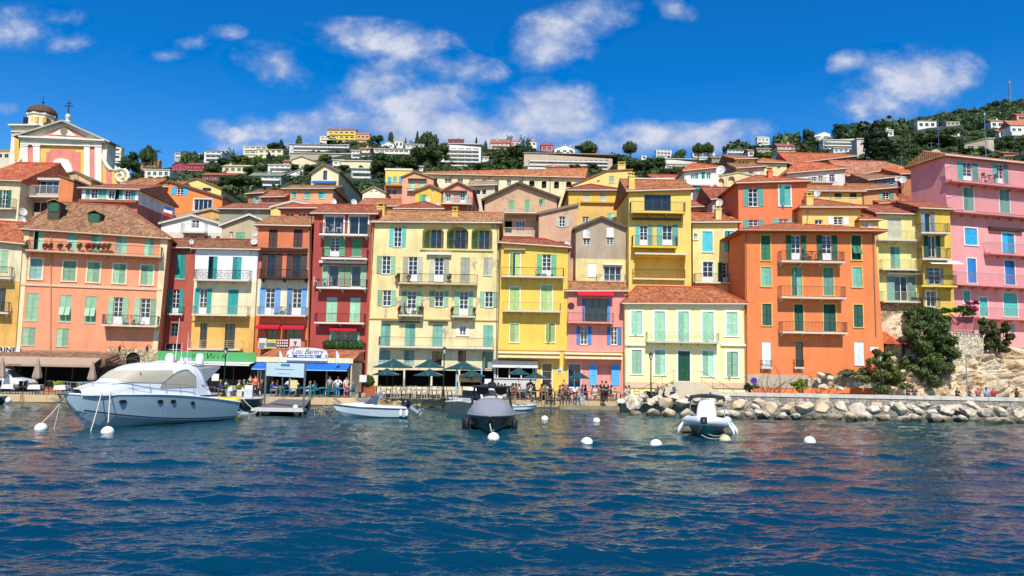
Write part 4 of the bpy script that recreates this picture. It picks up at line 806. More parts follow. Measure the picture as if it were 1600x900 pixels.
Q('house','d3','rose beige house with one grey shuttered window and sloping roof beside the pergola terrace',79.5,[(640,646),(908,586)],'#c99c78',[('O',756,666,850,738,'z'),('G',780,842,820,868),('S',822,840,862,896,'e')],roof='slab',rc='#8a6a58',D=8,over=.2,patch=.15,tip='#8a7060')
Q('house','d3','yellow house with dark red hip roof and two grey shutters right of the long building',86,[(848,482),(1210,482)],'#e0b42c',[('S',950,500,995,562,'z'),('S',1067,500,1115,562,'z'),('C',930,566,1262,576,{'c':'#c98a44','out':.3,'name':'tile_ledge'}),('S',1120,646,1172,692,'m'),('G',943,668,990,710)],ridge=440,hip=(.7,.7),rc='#9c3c28',D=9,zones=[(400,'#e0b42c'),(576,'#ddae50')])
Q('house','d3','butter yellow house with rising roof line and square chimney behind the hip roofed house',97,[(876,450),(1116,352),(1296,342)],'#e3c968',[('S',1133,382,1167,428,'l'),('G',1048,412,1068,434),('N',1218,312,345,{'w':1.0,'y':1})],rc='#a84a30',D=9,over=.15)
h25=Q('house','d3','weathered grey gabled house with white shutters over a cream lower storey',77.5,[(900,750),(1080,676),(1258,750)],'#a8967a',[('S',950,757,1000,815,'e'),('G',950,818,1000,866),('S',1115,742,1165,810,'e'),('G',1115,815,1163,864),('S',986,998,1042,1090,'e'),('G',1096,1016,1218,1124,{'mull':(2,0)}),('C',1090,1000,1225,1010,{'c':'#e6e3dc','out':.3,'name':'rolled_awning'}),('B',1049,1072,1252,1128,{'dep':.8,'style':'thin','rail':'#b9b5aa'})],rc='#6b5a50',D=8,over=.3,tip='#5a4a40',patch=.35,zones=[(600,'#a8967a'),(966,'#ddcb84')])
Q('house','d4','tall yellow house with a wide plate glass window and stacked balconies behind the cream villa',76,[(192,490),(628,474)],'#e2bf50',[('G',300,514,487,628,{'mull':(2,0),'fc':'#4a4a48'}),('B',208,562,592,642,{'dep':1.1,'slab':'#dcc064','style':'thin'}),('C',215,682,555,694,{'c':'#54452f','out':.5,'name':'rolled_awning'}),('O',237,728,357,868,'T',{'door':1}),('O',388,726,537,868,'T',{'door':1}),('B',220,802,536,886,{'dep':1.0,'slab':'#dcbc3a'}),('L',232,945,585,1100,{'dep':1.4,'dark':False}),('C',226,930,590,941,{'c':'#d8cfae','out':.7,'name':'rolled_awning'}),('B',222,1038,590,1112,{'dep':.4,'slab':'#dcc89a'}),('N',210,392,480,{'w':.6,'y':.5})],ridge=412,D=9,rc='#b0582f',lich=.4,stain=.15)
Q('house','c6','yellow house with light blue shutters between the tall yellow house and the orange house',76.5,[(440,-82),(694,-84)],'#e4d07a',[('G',446,-18,466,14,{'sur':WS,'sw':.1}),('S',494,-30,552,84,'S',{'sur':WS,'sw':.1}),('S',620,-32,675,86,'S',{'sur':WS,'sw':.1}),('G',498,140,556,256,{'sur':WS,'door':1}),('O',582,145,680,258,'K',{'door':1}),('B',455,207,690,262,{'dep':.9,'rail':'#2d3032'}),('N',582,-150,-110,{'w':.6,'y':1})],ridge=-130,D=8,rc='#b0502f',gutc='#e0d8c0')
Q('house','d4','white house with turquoise awning, balcony and bright orange roof',96,[(583,347),(822,320)],'#dcd8cc',[('G',625,375,655,412),('S',657,367,680,410,'t'),('S',703,355,727,403,'t'),('G',737,360,768,402),('B',595,402,768,448,{'dep':.7,'style':'solid','rail':'#e6e3dc'}),('A',642,458,764,490,{'c':'#1c8f9c','dep':1.0}),('S',692,490,737,560,'T')],ridge=293,D=9,rc='#c9562e',hip=(.5,.5))
Q('house','d4','cream house with two arched windows right of the white house',101,[(775,394),(965,362),(1082,388)],'#dbc58c',[('L',822,398,862,462,{'dep':.4,'arch':.45}),('L',892,385,937,460,{'dep':.4,'arch':.45})],D=8,rc='#c9b48c',over=.1)
Q('house','d4','pale house with a dark red roof and a turquoise garage like door',83.5,[(780,548),(958,532)],'#d6c8b0',[('S',830,556,904,648,'S'),('B',818,590,905,640,{'dep':.5,'style':'thin'})],ridge=464,D=8,rc='#9c3f2c')
Q('house','d4','low terracotta tiled house just below the white house with turquoise awning',86,[(640,600),(785,592)],'#c9a08c',[('G',690,628,770,645,{'fc':'#3a2a24'})],ridge=560,D=7,rc='#a8482e')
Q('house','d4','small blush coloured house with a brown tile roof below the arcaded tower house',106,[(955,328),(1142,314)],'#cfae92',[('G',1035,342,1066,376),('S',1090,345,1115,380,'e')],ridge=298,D=8,rc='#a0583c')
Q('house','d4','small tower house with three arched dark openings and a dark flank',118,[(942,264),(1078,260)],'#dfc078',[('L',962,279,982,302,{'dep':.5,'arch':.4,'dark':True}),('L',989,279,1009,302,{'dep':.5,'arch':.4,'dark':True}),('L',1016,279,1036,302,{'dep':.5,'arch':.4,'dark':True})],ridge=242,D=13,rc='#b0583a')
Q('house','d4','cream house with an orange hip roof right of the arcaded tower house',112,[(1102,286),(1302,290)],'#e0cc8c',[('G',1235,310,1258,332),('G',1140,315,1160,338)],ridge=258,hip=(1,1),D=9,rc='#c05a34')
Q('house','d5','upper orange house with white framed turquoise shutters behind the tall vivid orange house',77,[(150,434),(634,417)],'#d66a2e',[('O',185,466,327,596,'T',{'sur':WS}),('S',440,452,517,592,'T',{'sur':WS,'sw':.14}),('O',185,690,332,748,'T',{'sur':WS}),('O',400,684,537,726,'T',{'sur':WS}),('N',372,355,385,{'w':.5,'y':3})],ridge=380,hip=(.9,.9),D=10,rc='#b8542e',stain=.12,over=.4)
Q('house','d5','yellow house with grey white shutters and a broad tiled roof behind the orange house',75.6,[(600,604),(1012,604)],'#e0b95a',[('O',785,670,925,724,'e'),('G',690,690,745,722,{'mull':(1,0)}),('N',645,532,575,{'w':.7,'y':.6}),('P',640,620,632,730)],ridge=545,hip=(.9,.9),D=9,rc='#ae5230',stain=.15,over=.5)
Q('house','d5','long yellow house with two dark green shutters under a brown tiled roof',84,[(635,488),(1022,490)],'#dbb75a',[('S',828,503,877,533,'K'),('S',935,503,983,533,'K')],ridge=455,D=7,rc='#b8683c')
Q('house','d5','white house with a planted terrace and orange hip roof above the town on the right',97,[(500,364),(900,328)],'#cfcac0',[('O',770,370,850,422,'e'),('G',668,388,700,425),('G',715,380,745,425),('B',655,392,830,428,{'dep':.9,'style':'bars','rail':'#6a2a2a'})],ridge=290,hip=(.6,.3),D=9,rc='#c4562e')
Q('house','d5','wide dim house under a long orange roof in front of the palms on the right',113,[(520,298),(976,240)],'#7f6658',[('G',900,262,950,285,{'mull':(1,0)}),('G',830,272,870,292)],ridge=226,D=9,rc='#bd5230')
Q('house','d5','ochre house with a faded pink tile roof rising to the right below the cypress',100,[(918,384),(1300,322)],'#b9925a',[('G',1000,395,1040,415)],ridge=282,D=10,rc='#bd6a50')
Q('house','d5','brown orange house with two blue windows below the faded pink roof',90,[(1070,412),(1272,386)],'#b07a40',[('O',1103,406,1180,450,'b'),('O',1195,400,1258,442,'b')],ridge=374,D=8,rc='#a05a40')
Q('house','d5','ochre house with grey green shutters just above the cream stacked balconies',85,[(1030,484),(1275,460)],'#c98f50',[('O',1140,492,1242,542,'q')],ridge=445,D=8,rc='#a8603e')
Q('house','d5','little yellow house with a pointed red roof between the tall orange and cream houses',75.0,[(1010,690),(1130,688)],'#dcb95a',[('G',1030,715,1062,742),('S',1066,714,1100,742,'e')],ridge=645,hip=(1,1),D=4,rc='#a8482e')
Q('house','d5','terracotta roofed house filling the gap right of the long yellow house',88,[(1020,560),(1290,556)],'#b8804a',[('G',1060,570,1090,590)],ridge=530,D=8,rc='#b0563a')
Q('house','d6','orange brown house with a bright orange roof left of the pink house flank',92,[(235,492),(330,488)],'#b86a38',[('G',250,500,275,520)],ridge=466,D=8,rc='#cf5a2c')
Q('house','d4','white blank walled building with a red roof strip behind the tall yellow house',104,[(225,412),(510,404)],'#e0dbcb',[('G',300,430,330,440)],ridge=372,D=8,rc='#e0dbcb',roof='flat')
Q('house','d4','cream low house left of the white house with a rusty roof',112,[(370,400),(640,394)],'#d8cfae',[('G',420,405,450,420)],ridge=376,D=8,rc='#a8482e')
Q('house','d5','cream flat fronted house behind the upper orange house on its left',92,[(60,510),(160,500)],'#d9c9a4',[('G',80,520,110,545)],ridge=470,D=8,rc='#a8482e')
Q('house','p','pink brown house with a red roof filling the street behind the yellow gables',92,[(560,322),(640,322)],'#c99a6a',[('G',580,326,588,334),('G',610,326,618,334)],ridge=311,D=10,rc='#b0603e')
Q('house','p','low house with a deep red hip roof just above the big yellow house',79,[(620,326),(690,326)],'#b9a88c',[('G',640,328,652,333)],ridge=315,D=8,rc='#9c3a28',hip=(.7,.7))
Q('house','p','long red roofed house behind the tall orange house roof on the right',95,[(1240,300),(1345,296)],'#c9955a',[('G',1270,304,1280,312),('G',1300,303,1310,311)],ridge=289,D=9,rc='#b8603e')
Q('house','p','brown walled house under a red roof left of the pink house flank',84,[(1375,318),(1440,314)],'#a8704a',[('G',1390,322,1400,330)],ridge=304,D=9,rc='#a8482e')
Q('house','c1','orange brown roof house at the foot of the church scroll',98,[(700,528),(830,556)],'#b0672e',[('G',760,560,790,585)],ridge=500,D=9,rc='#a8603e')
Q('house','c1','flat terracotta roofed house right of the church scroll',100,[(830,545),(960,548)],'#c98a4a',[('G',860,560,890,575)],ridge=520,D=9,rc='#b8683c')
# ------------------------------------------------------------------ hillside villas
def V(crop,x0,y0,x1,y1,c,label,nc=3,nr=1,roof='hip',ridge=None,rc='#a8603e',top=None,bal=1,D=None,flat='#cfc9bd',dy=0,name='villa',items=(),cat='villa',fwn=.6,fhn=.5,glassw=None):
 tp=top or[(x0,y0),(x1,y0+dy)]
 h=H(crop,name,label,cat,(0,0)if False else 0,tp,c,bot=y1,hill=True,roof='slab' if top and len(top)>2 else roof,ridge=ridge if ridge is not None else y0-8,rc=flat if roof=='flat' else rc,D=D or 9,over=.4,gut=False,stain=.15)
 h.xm=(x0+x1)/2;n=(y1-y0)/nr;ytop=max(y0,y0+dy,max(p[1]for p in tp))
 if nc:h.wgrid(x0+(x1-x0)*.04,ytop+1,x1-(x1-x0)*.04,y1-(y1-ytop)*.04,nc,nr,fw_=fwn,fh=fhn)
 if bal:
  for j in range(nr):
   yb=ytop+(y1-ytop)*(j+.86)/nr
   if bal==1 or j==0 or bal==2:h.balcony(x0+(x1-x0)*.06,yb-(y1-ytop)/nr*.36,x1-(x1-x0)*.06,yb,dep=1.1,style='solid',rail='#dedbd2' if bal==1 else c,slabh=.15)
 if roof=='hip' and x1-x0>60:h.chimney(x0+(x1-x0)*rnd.uniform(.2,.8),(ridge if ridge is not None else y0-8)-6,y0,w=.9,y=3)
 return run(h,items)
V('c1',584,322,684,448,'#d9cf96','pale yellow apartment block with balconies right of the church',2,3,'flat',D=9)
V('d1',0,283,128,328,'#b98c50','ochre house with a brown roof below the umbrella pine and palm',2,1,ridge=268,rc='#8a5a40',bal=2)
V('d1',30,338,205,394,'#dcd6c2','wide white villa below the ochre house on the left slope',4,1,'flat',bal=0)
V('d1',222,300,322,352,'#a31c38','crimson gabled villa on the left slope',2,1,top=[(222,306),(270,284),(322,302)],rc='#8a4a44',bal=0)
V('d1',322,302,446,352,'#a8243c','crimson flat fronted villa joined right of the crimson gable',2,1,ridge=294,rc='#9c5048',bal=2)
V('d1',238,214,345,252,'#8fa3a6','modern blue grey villa with a flat roof left of the white terraces',3,1,'flat',flat='#5d6a70',fwn=.85)
V('d1',360,222,430,262,'#b9b5a8','small grey villa almost hidden in trees left of the white terraced villa',2,1,'flat')
V('d1',448,206,572,296,'#d6d4ce','white terraced villa with a dark roof beside a small palm on the skyline',3,3,'flat',flat='#8d8a88',fwn=.8)
V('d1',565,206,600,280,'#e0d8bc','narrow cream block at the right of the white terraced villa',1,2,'flat',bal=0)
V('d1',722,172,892,236,'#d2c49a','cream apartment block with brown balconies on the left skyline',4,2,'flat',fwn=.8)
V('d1',820,196,1000,256,'#ddd29c','pale yellow block stepping down right of the cream apartment block',4,2,'flat',bal=0)
V('d2',-34,160,386,214,'#bfc0c4','very long grey white apartment building with a flat roof under the yellow hilltop villa',14,2,'flat',flat='#a39a96',fwn=.85,fhn=.45,D=10)
V('d2',-30,222,400,262,'#a89c84','long stone terrace wall under the very long apartment building',0,1,'flat',bal=0,name='terrace_wall',cat='wall',D=3)
V('d2',230,64,432,132,'#dfbf52','yellow hilltop villa with a wide dark eave, highest of the middle slope',5,2,ridge=50,rc='#8a4a3a',bal=2,D=12)
V('d2',180,100,300,134,'#ddcfae','cream terrace wing at the left foot of the yellow hilltop villa',4,1,'flat',bal=2)
V('d2',435,90,530,134,'#cf9f62','apricot wing stepping down right of the yellow hilltop villa',3,1,ridge=78,bal=2)
V('d1',575,314,762,362,'#dbcd94','low cream house with white shutters below the pine on the left slope',4,1,ridge=306,bal=0,rc='#c9b48c')
V('d1',432,376,668,418,'#963230','dark red villa with a rusty roof above the yellow gable',4,1,ridge=362,bal=0,rc='#9c4a3c')
V('d1',895,304,1062,362,'#dcdad4','white villa with a terrace in the middle of the left slope',4,2,'flat')
V('d1',768,380,988,458,'#8d9a92','grey green villa with white balconies above the brown roofs',5,2,ridge=362,rc='#8a8078')
V('d1',1064,266,1272,312,'#d9c49c','cream gabled villa with a wide brown roof below the stone terrace wall',3,1,top=[(1064,270),(1130,246),(1275,298)],rc='#9c6a54',bal=0)
V('d1',1020,350,1142,396,'#e3e0d6','white lean to villa beside the cream gable with blue awning',2,1,top=[(1020,372),(1142,330)],roof='slab',bal=0,rc='#b9b0a4')
V('d1',1000,280,1170,300,'#a87a60','low brown tiled house below the very long apartment building',4,1,ridge=272,bal=0)
V('d2',402,205,460,262,'#dcd8cc','white stepped villa right of the very long apartment building',2,2,'flat')
V('d2',455,192,532,256,'#c9b49a','beige villa with a brown roof beside the stepped white villa',2,2,ridge=182)
V('d2',556,192,812,234,'#d3c2b4','long low pinkish white villa with dark openings on the middle slope',7,1,'flat',fwn=.8)
V('d2',612,158,702,184,'#dedbd2','small white gabled villa above the long low villa',2,1,top=[(612,160),(660,138),(702,158)],bal=0,rc='#c9c6c0')
V('d2',705,134,765,186,'#ddd6c2','cream cube villa right of the small white gable',2,1,'flat',bal=0)
V('d2',780,160,912,196,'#b9c9b8','pale green glassy villa left of the tall white apartment block',4,1,'flat')
V('d2',270,272,345,320,'#dad6c8','cream villa with a balcony left of the blank cream wall',2,1,'flat')
V('d2',325,276,542,322,'#ddd09c','blank cream retaining wall above the blue glass villa',0,1,'flat',bal=0,name='terrace_wall',cat='wall',D=3)
V('d2',400,330,542,404,'#7fa3ad','blue glass fronted villa above the cream gable house',4,2,'flat',fwn=.85,fhn=.6)
V('d2',685,320,765,345,'#dcd8cc','small white rooftop house left of the long cream building',2,1,'flat',bal=0)
V('d2',805,316,905,348,'#d6cdb8','white low house at the left end of the long cream building',3,1,'flat',bal=0)
V('d2',1034,156,1312,318,'#dcdeda','tall white apartment block with four storeys of balconies',5,5,'flat',dy=24,fwn=.8,fhn=.5,D=12)
V('d2',1080,128,1190,158,'#8a3a3a','dark red penthouse on top of the tall white apartment block',3,1,ridge=122,rc='#7a3030',bal=0)
V('d3',225,250,285,290,'#dedbd2','white annex right of the tall white apartment block',2,1,'flat')
V('d3',300,150,432,200,'#d9b8a0','pink beige villa with a red roof by the two thin palms',4,2,ridge=126,rc='#a85a50',bal=2)
V('d3',436,142,506,182,'#dcb49a','small pink villa right of the two thin palms',2,1,ridge=134,bal=2)
V('d3',560,142,622,172,'#ddd5c4','tiny cream villa on the skyline right of the palms',2,1,ridge=134,bal=0)
V('d3',655,165,736,212,'#c25f78','raspberry pink villa on the skyline',2,1,ridge=152,rc='#9c4a4a',bal=0)
V('d3',748,185,892,224,'#e3e0d8','white gabled villa on the skyline above the terraced apartments',3,1,top=[(748,190),(825,162),(892,192)],rc='#d8d5cc',bal=0)
V('d3',932,190,1052,232,'#a8484a','brick red villa with white columns on the skyline',4,1,ridge=180,rc='#9c5048',bal=2)
V('d3',535,222,1156,338,'#bda78c','very long terraced apartment building with a yellow stair tower',16,3,'flat',dy=40,fwn=.8,fhn=.5,flat='#a8998a',D=12)
V('d3',655,228,678,292,'#e0bd3c','yellow stair tower of the very long terraced apartments',1,1,'flat',bal=0,name='stair_tower',cat='tower',D=3)
V('d3',560,312,690,352,'#dedad0','white stepped houses below the left end of the terraced apartments',4,1,'flat',dy=12)
V('d3',690,320,852,356,'#d9c9b8','low white house with red roof edge below the terraced apartments',4,1,ridge=312,bal=0,rc='#a85a44')
V('d4',384,198,492,242,'#d3d3ce','white flat villa in the dark woods right of the tall pine',4,2,'flat')
V('d4',278,238,316,264,'#ddd8c4','tiny pale cube house in the dark woods',1,1,'flat',bal=0)
V('d4',448,262,668,332,'#cdc8bc','long white terraced apartment block above the white blank wall',8,3,'flat',dy=24,fwn=.85,fhn=.5)
V('d4',640,215,796,256,'#cfd0cc','white villa with a glass terrace below the pair of umbrella pines',5,2,'flat')
V('d4',884,200,1002,248,'#c4cfcc','pale villa with blue green roof left of the skyline trees',4,2,'flat',flat='#5d8a8c')
V('d4',775,256,940,296,'#a38a74','brownish villa row behind the arcaded tower house',6,1,ridge=246,bal=2,rc='#8a6a54')
V('d4',1030,205,1075,248,'#dcd8cc','small white villa left of the green garden on the right slope',1,1,ridge=196,bal=0)
V('d4',1095,115,1180,152,'#d9d5ca','white villa high on the skyline left of the thin palm',3,1,ridge=106,rc='#b9a99a')
V('d5',425,172,548,202,'#cfb09a','villa with a brick red roof below the thin palm',4,1,ridge=155,rc='#a0404a',bal=2)
V('d5',432,212,548,282,'#dddbd4','white cubist villa with round openings left of the date palms',3,2,'flat')
V('d5',280,190,420,215,'#a89a86','low grey villa roofs on the right slope below the white skyline villa',5,1,'flat',bal=0)
V('d5',685,92,798,118,'#e2dfd6','white gabled villa on the skyline above the long modern building',2,1,top=[(685,98),(755,72),(798,86)],rc='#d6d2c8',bal=0)
V('d5',632,115,690,130,'#cfc9bd','low white roof left of the white gabled skyline villa',2,1,'flat',bal=0)
V('d5',748,128,986,200,'#cfd2d2','long modern white building with ribbon windows',8,3,'flat',fwn=.92,fhn=.45,dy=-8)
V('d5',984,122,1056,250,'#c9b9a8','blank rough stone end tower of the long modern building',0,1,'flat',bal=0,name='stair_tower',cat='tower',D=5)
V('d5',820,188,930,220,'#d6d2c8','white garden house under the long modern building',3,1,'flat',bal=0)
V('d5',1178,62,1242,108,'#dcd6c8','cream villa in trees right of the big cypress',2,1,ridge=54,bal=0,rc='#c9b8a4')
V('d6',324,205,426,244,'#e0dccf','white villa with two cubes on the mountain slope',3,1,'flat',bal=0)
V('d6',720,205,792,242,'#d9d5ca','small white villa below the mountain ridge on the right',2,1,ridge=198,bal=0)
V('d6',480,208,552,230,'#a8a894','low pale greenhouse roof on the mountain slope',3,1,'flat',bal=0)
V('d6',505,268,552,292,'#dcd5c4','little white house in the woods above the stone house',1,1,'flat',bal=0)
V('d6',765,262,832,290,'#dccfbd','cream house with a pink roof above the round tower house',2,1,ridge=252,rc='#b5705a',bal=0)
V('d6',826,228,960,292,'#e0dcd2','white villa with arcaded balcony and orange roof at the right edge',4,1,ridge=204,rc='#c06a4c')
V('d6',860,172,960,205,'#d98a6c','apricot villa with orange roof at the right edge of the mountain slope',2,1,ridge=166,rc='#b0563a',bal=0)
V('d6',578,322,705,376,'#9c9078','grey stone house with one arched window above the pink house roof',2,1,top=[(578,328),(705,298)],roof='slab',bal=0,rc='#a89a84')
h=V('d6',696,300,736,368,'#b5a98e','round stone tower at the right end of the grey stone house',0,1,'flat',bal=0,name='stone_tower',cat='tower',D=3)
V('d6',790,378,850,396,'#b8603e','small house with red roof behind the pink house on the right',2,1,ridge=372,bal=0)
V('c1',-60,350,60,395,'#cfc4a4','cream house with rusty roof left of the bell tower',3,1,ridge=338,bal=0)
V('d6',150,254,192,290,'#dcd3bd','cream little villa right of the big cypress on the slope',1,1,'flat',bal=0)
# ------------------------------------------------------------------ church
ch=H('c1','church','baroque church front in pink, yellow and white with a big white scroll on its right','church',118,[(118,262),(368,183),(606,290)],'#ddd5c0',roof='slab',rc='#8f8a86',D=2.6,over=.9,stain=.12,tip='#b9b2a6')
def cpoly(pts,y0,y1,c,name,par=None):
 mb=MB();mb.prism([ch.fp(*p)for p in pts],'y',y0,y1);return ch.part(name,mb,plaster(c,.15))
R4=lambda a,b,c,d:[(a,d),(c,d),(c,b),(a,b)]
cpoly(R4(140,318,578,535),-.10,.003,'#ddb53e','painted_field')
cpoly([(262,480),(262,352),(285,352),(285,336),(428,336),(428,352),(455,352),(455,480)],-.16,-.103,'#d97763','painted_panel')
for a,b in((165,195),(512,540)):cpoly(R4(a,318,b,530),-.16,-.103,'#d97763','painted_strip')
for a,b in((132,165),(195,232),(480,512),(540,578)):
 cpoly(R4(a,322,b,535),-.40,-.11,'#e3ddca','pilaster');cpoly(R4(a-4,314,b+4,322),-.48,-.11,'#e3ddca','capital')
cpoly([(246,254),(368,206),(490,268)],-.12,.003,'#d97763','pediment_panel')
cpoly([(300,250),(330,232),(365,214),(400,236),(432,262),(300,254)],-.2,-.123,'#e3ddca','pediment_scrollwork')
mb=MB();mb.lathe([(.001,0),(.55,0),(.6,.1),(.001,.1)],n=14);o=ch.part('medallion',mb,mat('#8a7458',.8));a,z=ch.fp(365,236);o.rotation_euler=(R(90),0,0);o.location=(a,-.2,z)
for(y0_,y1_,o_)in((268,276,1.0),(276,284,.75),(286,300,.45),(304,312,.5)):
 xr_=604 if y0_<284 else 580;sk=(y0_-268)*0
 cpoly([(124,y1_+0),(xr_,y1_+22 if o_>.7 else y1_+14),(xr_,y0_+22 if o_>.7 else y0_+14),(124,y0_)],-o_,-.0 if False else-.104,'#ddd6c4','entablature')
arch_=[(285,500),(285,450),(296,425),(320,398),(350,390),(385,396),(408,428),(416,455),(416,500)]
cpoly(arch_,-.5,-.163,'#e3ddca','portal')
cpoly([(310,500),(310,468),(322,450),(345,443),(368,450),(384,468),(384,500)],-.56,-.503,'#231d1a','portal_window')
mb=MB();a,z=ch.fp(374,178);mb.lathe([(.5,z-.3),(.55,z),(.25,z+.3),(.42,z+.9),(.2,z+1.3)],a,.3,10);ch.part('finial',mb,mat('#d9d4c6',.8))
mb=MB();mb.box(a-.06,.24,z+1.2,a+.06,.36,z+3.6);mb.box(a-.7,.25,z+2.6,a+.7,.35,z+2.75);mb.box(a-.45,.25,z+3.05,a+.45,.35,z+3.15);ch.part('cross',mb,mat('#2a2a2c',.6))
# the big volute to the right
cur=[(578,368),(588,400),(604,430),(626,452),(650,455),(676,447),(704,452),(722,470),(726,495),(712,515),(690,521),(668,512),(657,492),(664,475),(682,470),(697,480),(695,496),(684,500)]
mb=MB();mb.tube([(ch.fp(*p)[0],-.15,ch.fp(*p)[1])for p in cur],.30,8);ch.part('scroll',mb,mat('#e3ddca',.8),)
cpoly([(578,534),(578,375),(600,430),(626,455),(650,458),(700,455),(722,480),(722,505),(700,534)],-.1,.9,'#dcb040','scroll_wall')
cpoly([(600,534),(600,450),(632,468),(632,534)],-.16,-.103,'#d97763','painted_strip')
cur2=[(132,370),(122,392),(108,408),(92,414)]
mb=MB();mb.tube([(ch.fp(*p)[0],-.1,ch.fp(*p)[1])for p in cur2],.25,8);ch.part('scroll',mb,mat('#e3ddca',.8))
ch.done()
bt=H('c1','bell_tower','cream and yellow bell tower with a brown tiled dome at the left of the church','tower',126,[(68,216),(200,216)],'#ddd2b4',roof='none',D=4.5,stain=.12)
def bpoly(pts,y0,y1,c,name):
 mb=MB();mb.prism([bt.fp(*p)for p in pts],'y',y0,y1);return bt.part(name,mb,plaster(c,.15)if not c=='#15110f' else mat(c,.9))
bpoly(R4(84,245,112,400),-.12,.003,'#dcae36','painted_panel');bpoly(R4(60,200,225,208),-.7,5.2,'#d8d0bc','cornice');bpoly(R4(64,208,205,217),-.4,4.9,'#cfc6b0','cornice');bpoly(R4(66,234,204,240),-.25,-.003,'#d8d0bc','string_course')
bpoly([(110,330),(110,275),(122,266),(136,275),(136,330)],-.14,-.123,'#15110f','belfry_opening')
ac,_=bt.fp(186,170);_,z0=bt.fp(186,202);_,z1=bt.fp(186,133);rr_=(bt.fp(262,170)[0]-bt.fp(108,170)[0])/2*.94
mb=MB();mb.lathe([(rr_,z0),(rr_,z1),(rr_*1.08,z1),(rr_*1.08,z1+.35),(rr_*.9,z1+.36)],ac,2.3,8);dr=bt.part('drum',mb,plaster('#ddd2b4',.15))
_,z2=bt.fp(186,76);zz=z1+.36;Hh=z2-zz;mb=MB();mb.lathe([(rr_*1.08*math.cos(t)**.75 if t<1.55 else.05,zz+Hh*1.2*math.sin(t))for t in[i*math.pi/2/9 for i in range(10)]],ac,2.3,16)
bt.part('dome',mb,mat('#5c3f2c',.8,0,.5,3,.5),None).data.polygons.foreach_set('use_smooth',[True]*len(mb.f))
mb=MB();mb.tube([(ac,2.3,z2-.2),(ac,2.3,z2+2.2)],[.12,.03],6);mb.lathe([(.02,z2+.7),(.25,z2+.95),(.02,z2+1.2)],ac,2.3,8);bt.part('spike',mb,mat('#3a342c',.6))
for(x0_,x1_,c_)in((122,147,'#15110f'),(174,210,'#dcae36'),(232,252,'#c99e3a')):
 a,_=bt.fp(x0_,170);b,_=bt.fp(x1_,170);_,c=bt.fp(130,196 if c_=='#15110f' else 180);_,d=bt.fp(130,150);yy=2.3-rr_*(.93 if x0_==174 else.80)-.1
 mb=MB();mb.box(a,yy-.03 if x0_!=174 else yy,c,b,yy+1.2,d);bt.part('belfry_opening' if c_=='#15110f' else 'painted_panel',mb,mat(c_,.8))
bt.done()
# ------------------------------------------------------------------ leaf clumps
def blob_leaves(blobs,n,size,seed,flat=0.0,inner=.55):
 """n little quads scattered through ellipsoids (cx,cy,cz,rx,ry,rz), denser towards their skin"""
 g=np.random.RandomState(seed);B=np.array(blobs,float);w=B[:,3]*B[:,5];w=w/w.sum();k=g.choice(len(B),n,p=w)
 d=g.normal(size=(n,3));d/=np.linalg.norm(d,axis=1)[:,None];rad=inner+(1.04-inner)*g.rand(n)**.6
 P=B[k,:3]+d*rad[:,None]*B[k,3:]
 nrm=d+g.normal(size=(n,3))*.55;nrm[:,2]+=flat;nrm/=np.linalg.norm(nrm,axis=1)[:,None]
 t=np.cross(nrm,g.normal(size=(n,3)));t/=np.linalg.norm(t,axis=1)[:,None];b=np.cross(nrm,t)
 s=size*g.uniform(.6,1.3,n)[:,None];t=t*s;b=b*s*.75
 V_=np.stack([P-t-b*.4,P+t*.2-b,P+t+b*.3,P-t*.3+b],1)
 return V_.reshape(-1,3),np.arange(n*4).reshape(n,4)
ICO=None
def ico(sub=1):
 import bmesh
 bm=bmesh.new();bmesh.ops.create_icosphere(bm,subdivisions=sub,radius=1);v=np.array([x.co[:]for x in bm.verts]);f=np.array([[q.index for q in x.verts]for x in bm.faces]);bm.free();return v,f
IV,IF=ico(2)
def np_mesh(name,V_,F4,F3,mt):
 me=bpy.data.meshes.new(name);V_=np.asarray(V_,np.float32);me.vertices.add(len(V_));me.vertices.foreach_set('co',V_.ravel())
 F4=np.asarray(F4,np.int32).reshape(-1,4);F3=np.asarray(F3,np.int32).reshape(-1,3);li=np.concatenate([F4.ravel(),F3.ravel()]);me.loops.add(len(li));me.loops.foreach_set('vertex_index',li)
 me.polygons.add(len(F4)+len(F3));me.polygons.foreach_set('loop_start',np.concatenate([np.arange(len(F4))*4,len(F4)*4+np.arange(len(F3))*3]).astype(np.int32));me.update(calc_edges=True);me.materials.append(mt);return me
def crown_mesh(name,blobs,n,size,seed,mt,core=.62,flat=0,jit=.18,inner=.55):
 V1,Q1=blob_leaves(blobs,n,size,seed,flat,inner);Vs,Fs=[V1],[];off=len(V1)
 if core:
  for i,b in enumerate(blobs):
   v=IV.copy();g=np.random.RandomState(seed*31+i);v*=(1+g.uniform(-jit,jit,len(v)))[:,None];v=v*np.array(b[3:])*core+np.array(b[:3]);Vs.append(v);Fs.append(IF+off);off+=len(v)
 return np_mesh(name,np.concatenate(Vs),Q1,np.concatenate(Fs)if Fs else np.zeros((0,3)),mt)
def rblobs(seed,n,spread,r,sz=.8,cz=0):
 g=random.Random(seed);return[(g.uniform(-spread,spread),g.uniform(-spread,spread),cz+g.uniform(-spread,spread)*sz,r*g.uniform(.7,1.15),r*g.uniform(.7,1.15),r*g.uniform(.6,.95))for _ in range(n)]
PINE,OAK,LIGHT,CYP,PALM,OLIV='#34471f','#3e5226','#5d7028','#1d3018','#42552c','#4d5a38'
BARK=mat('#4a3a2b',.9,0,.3,5,.4)
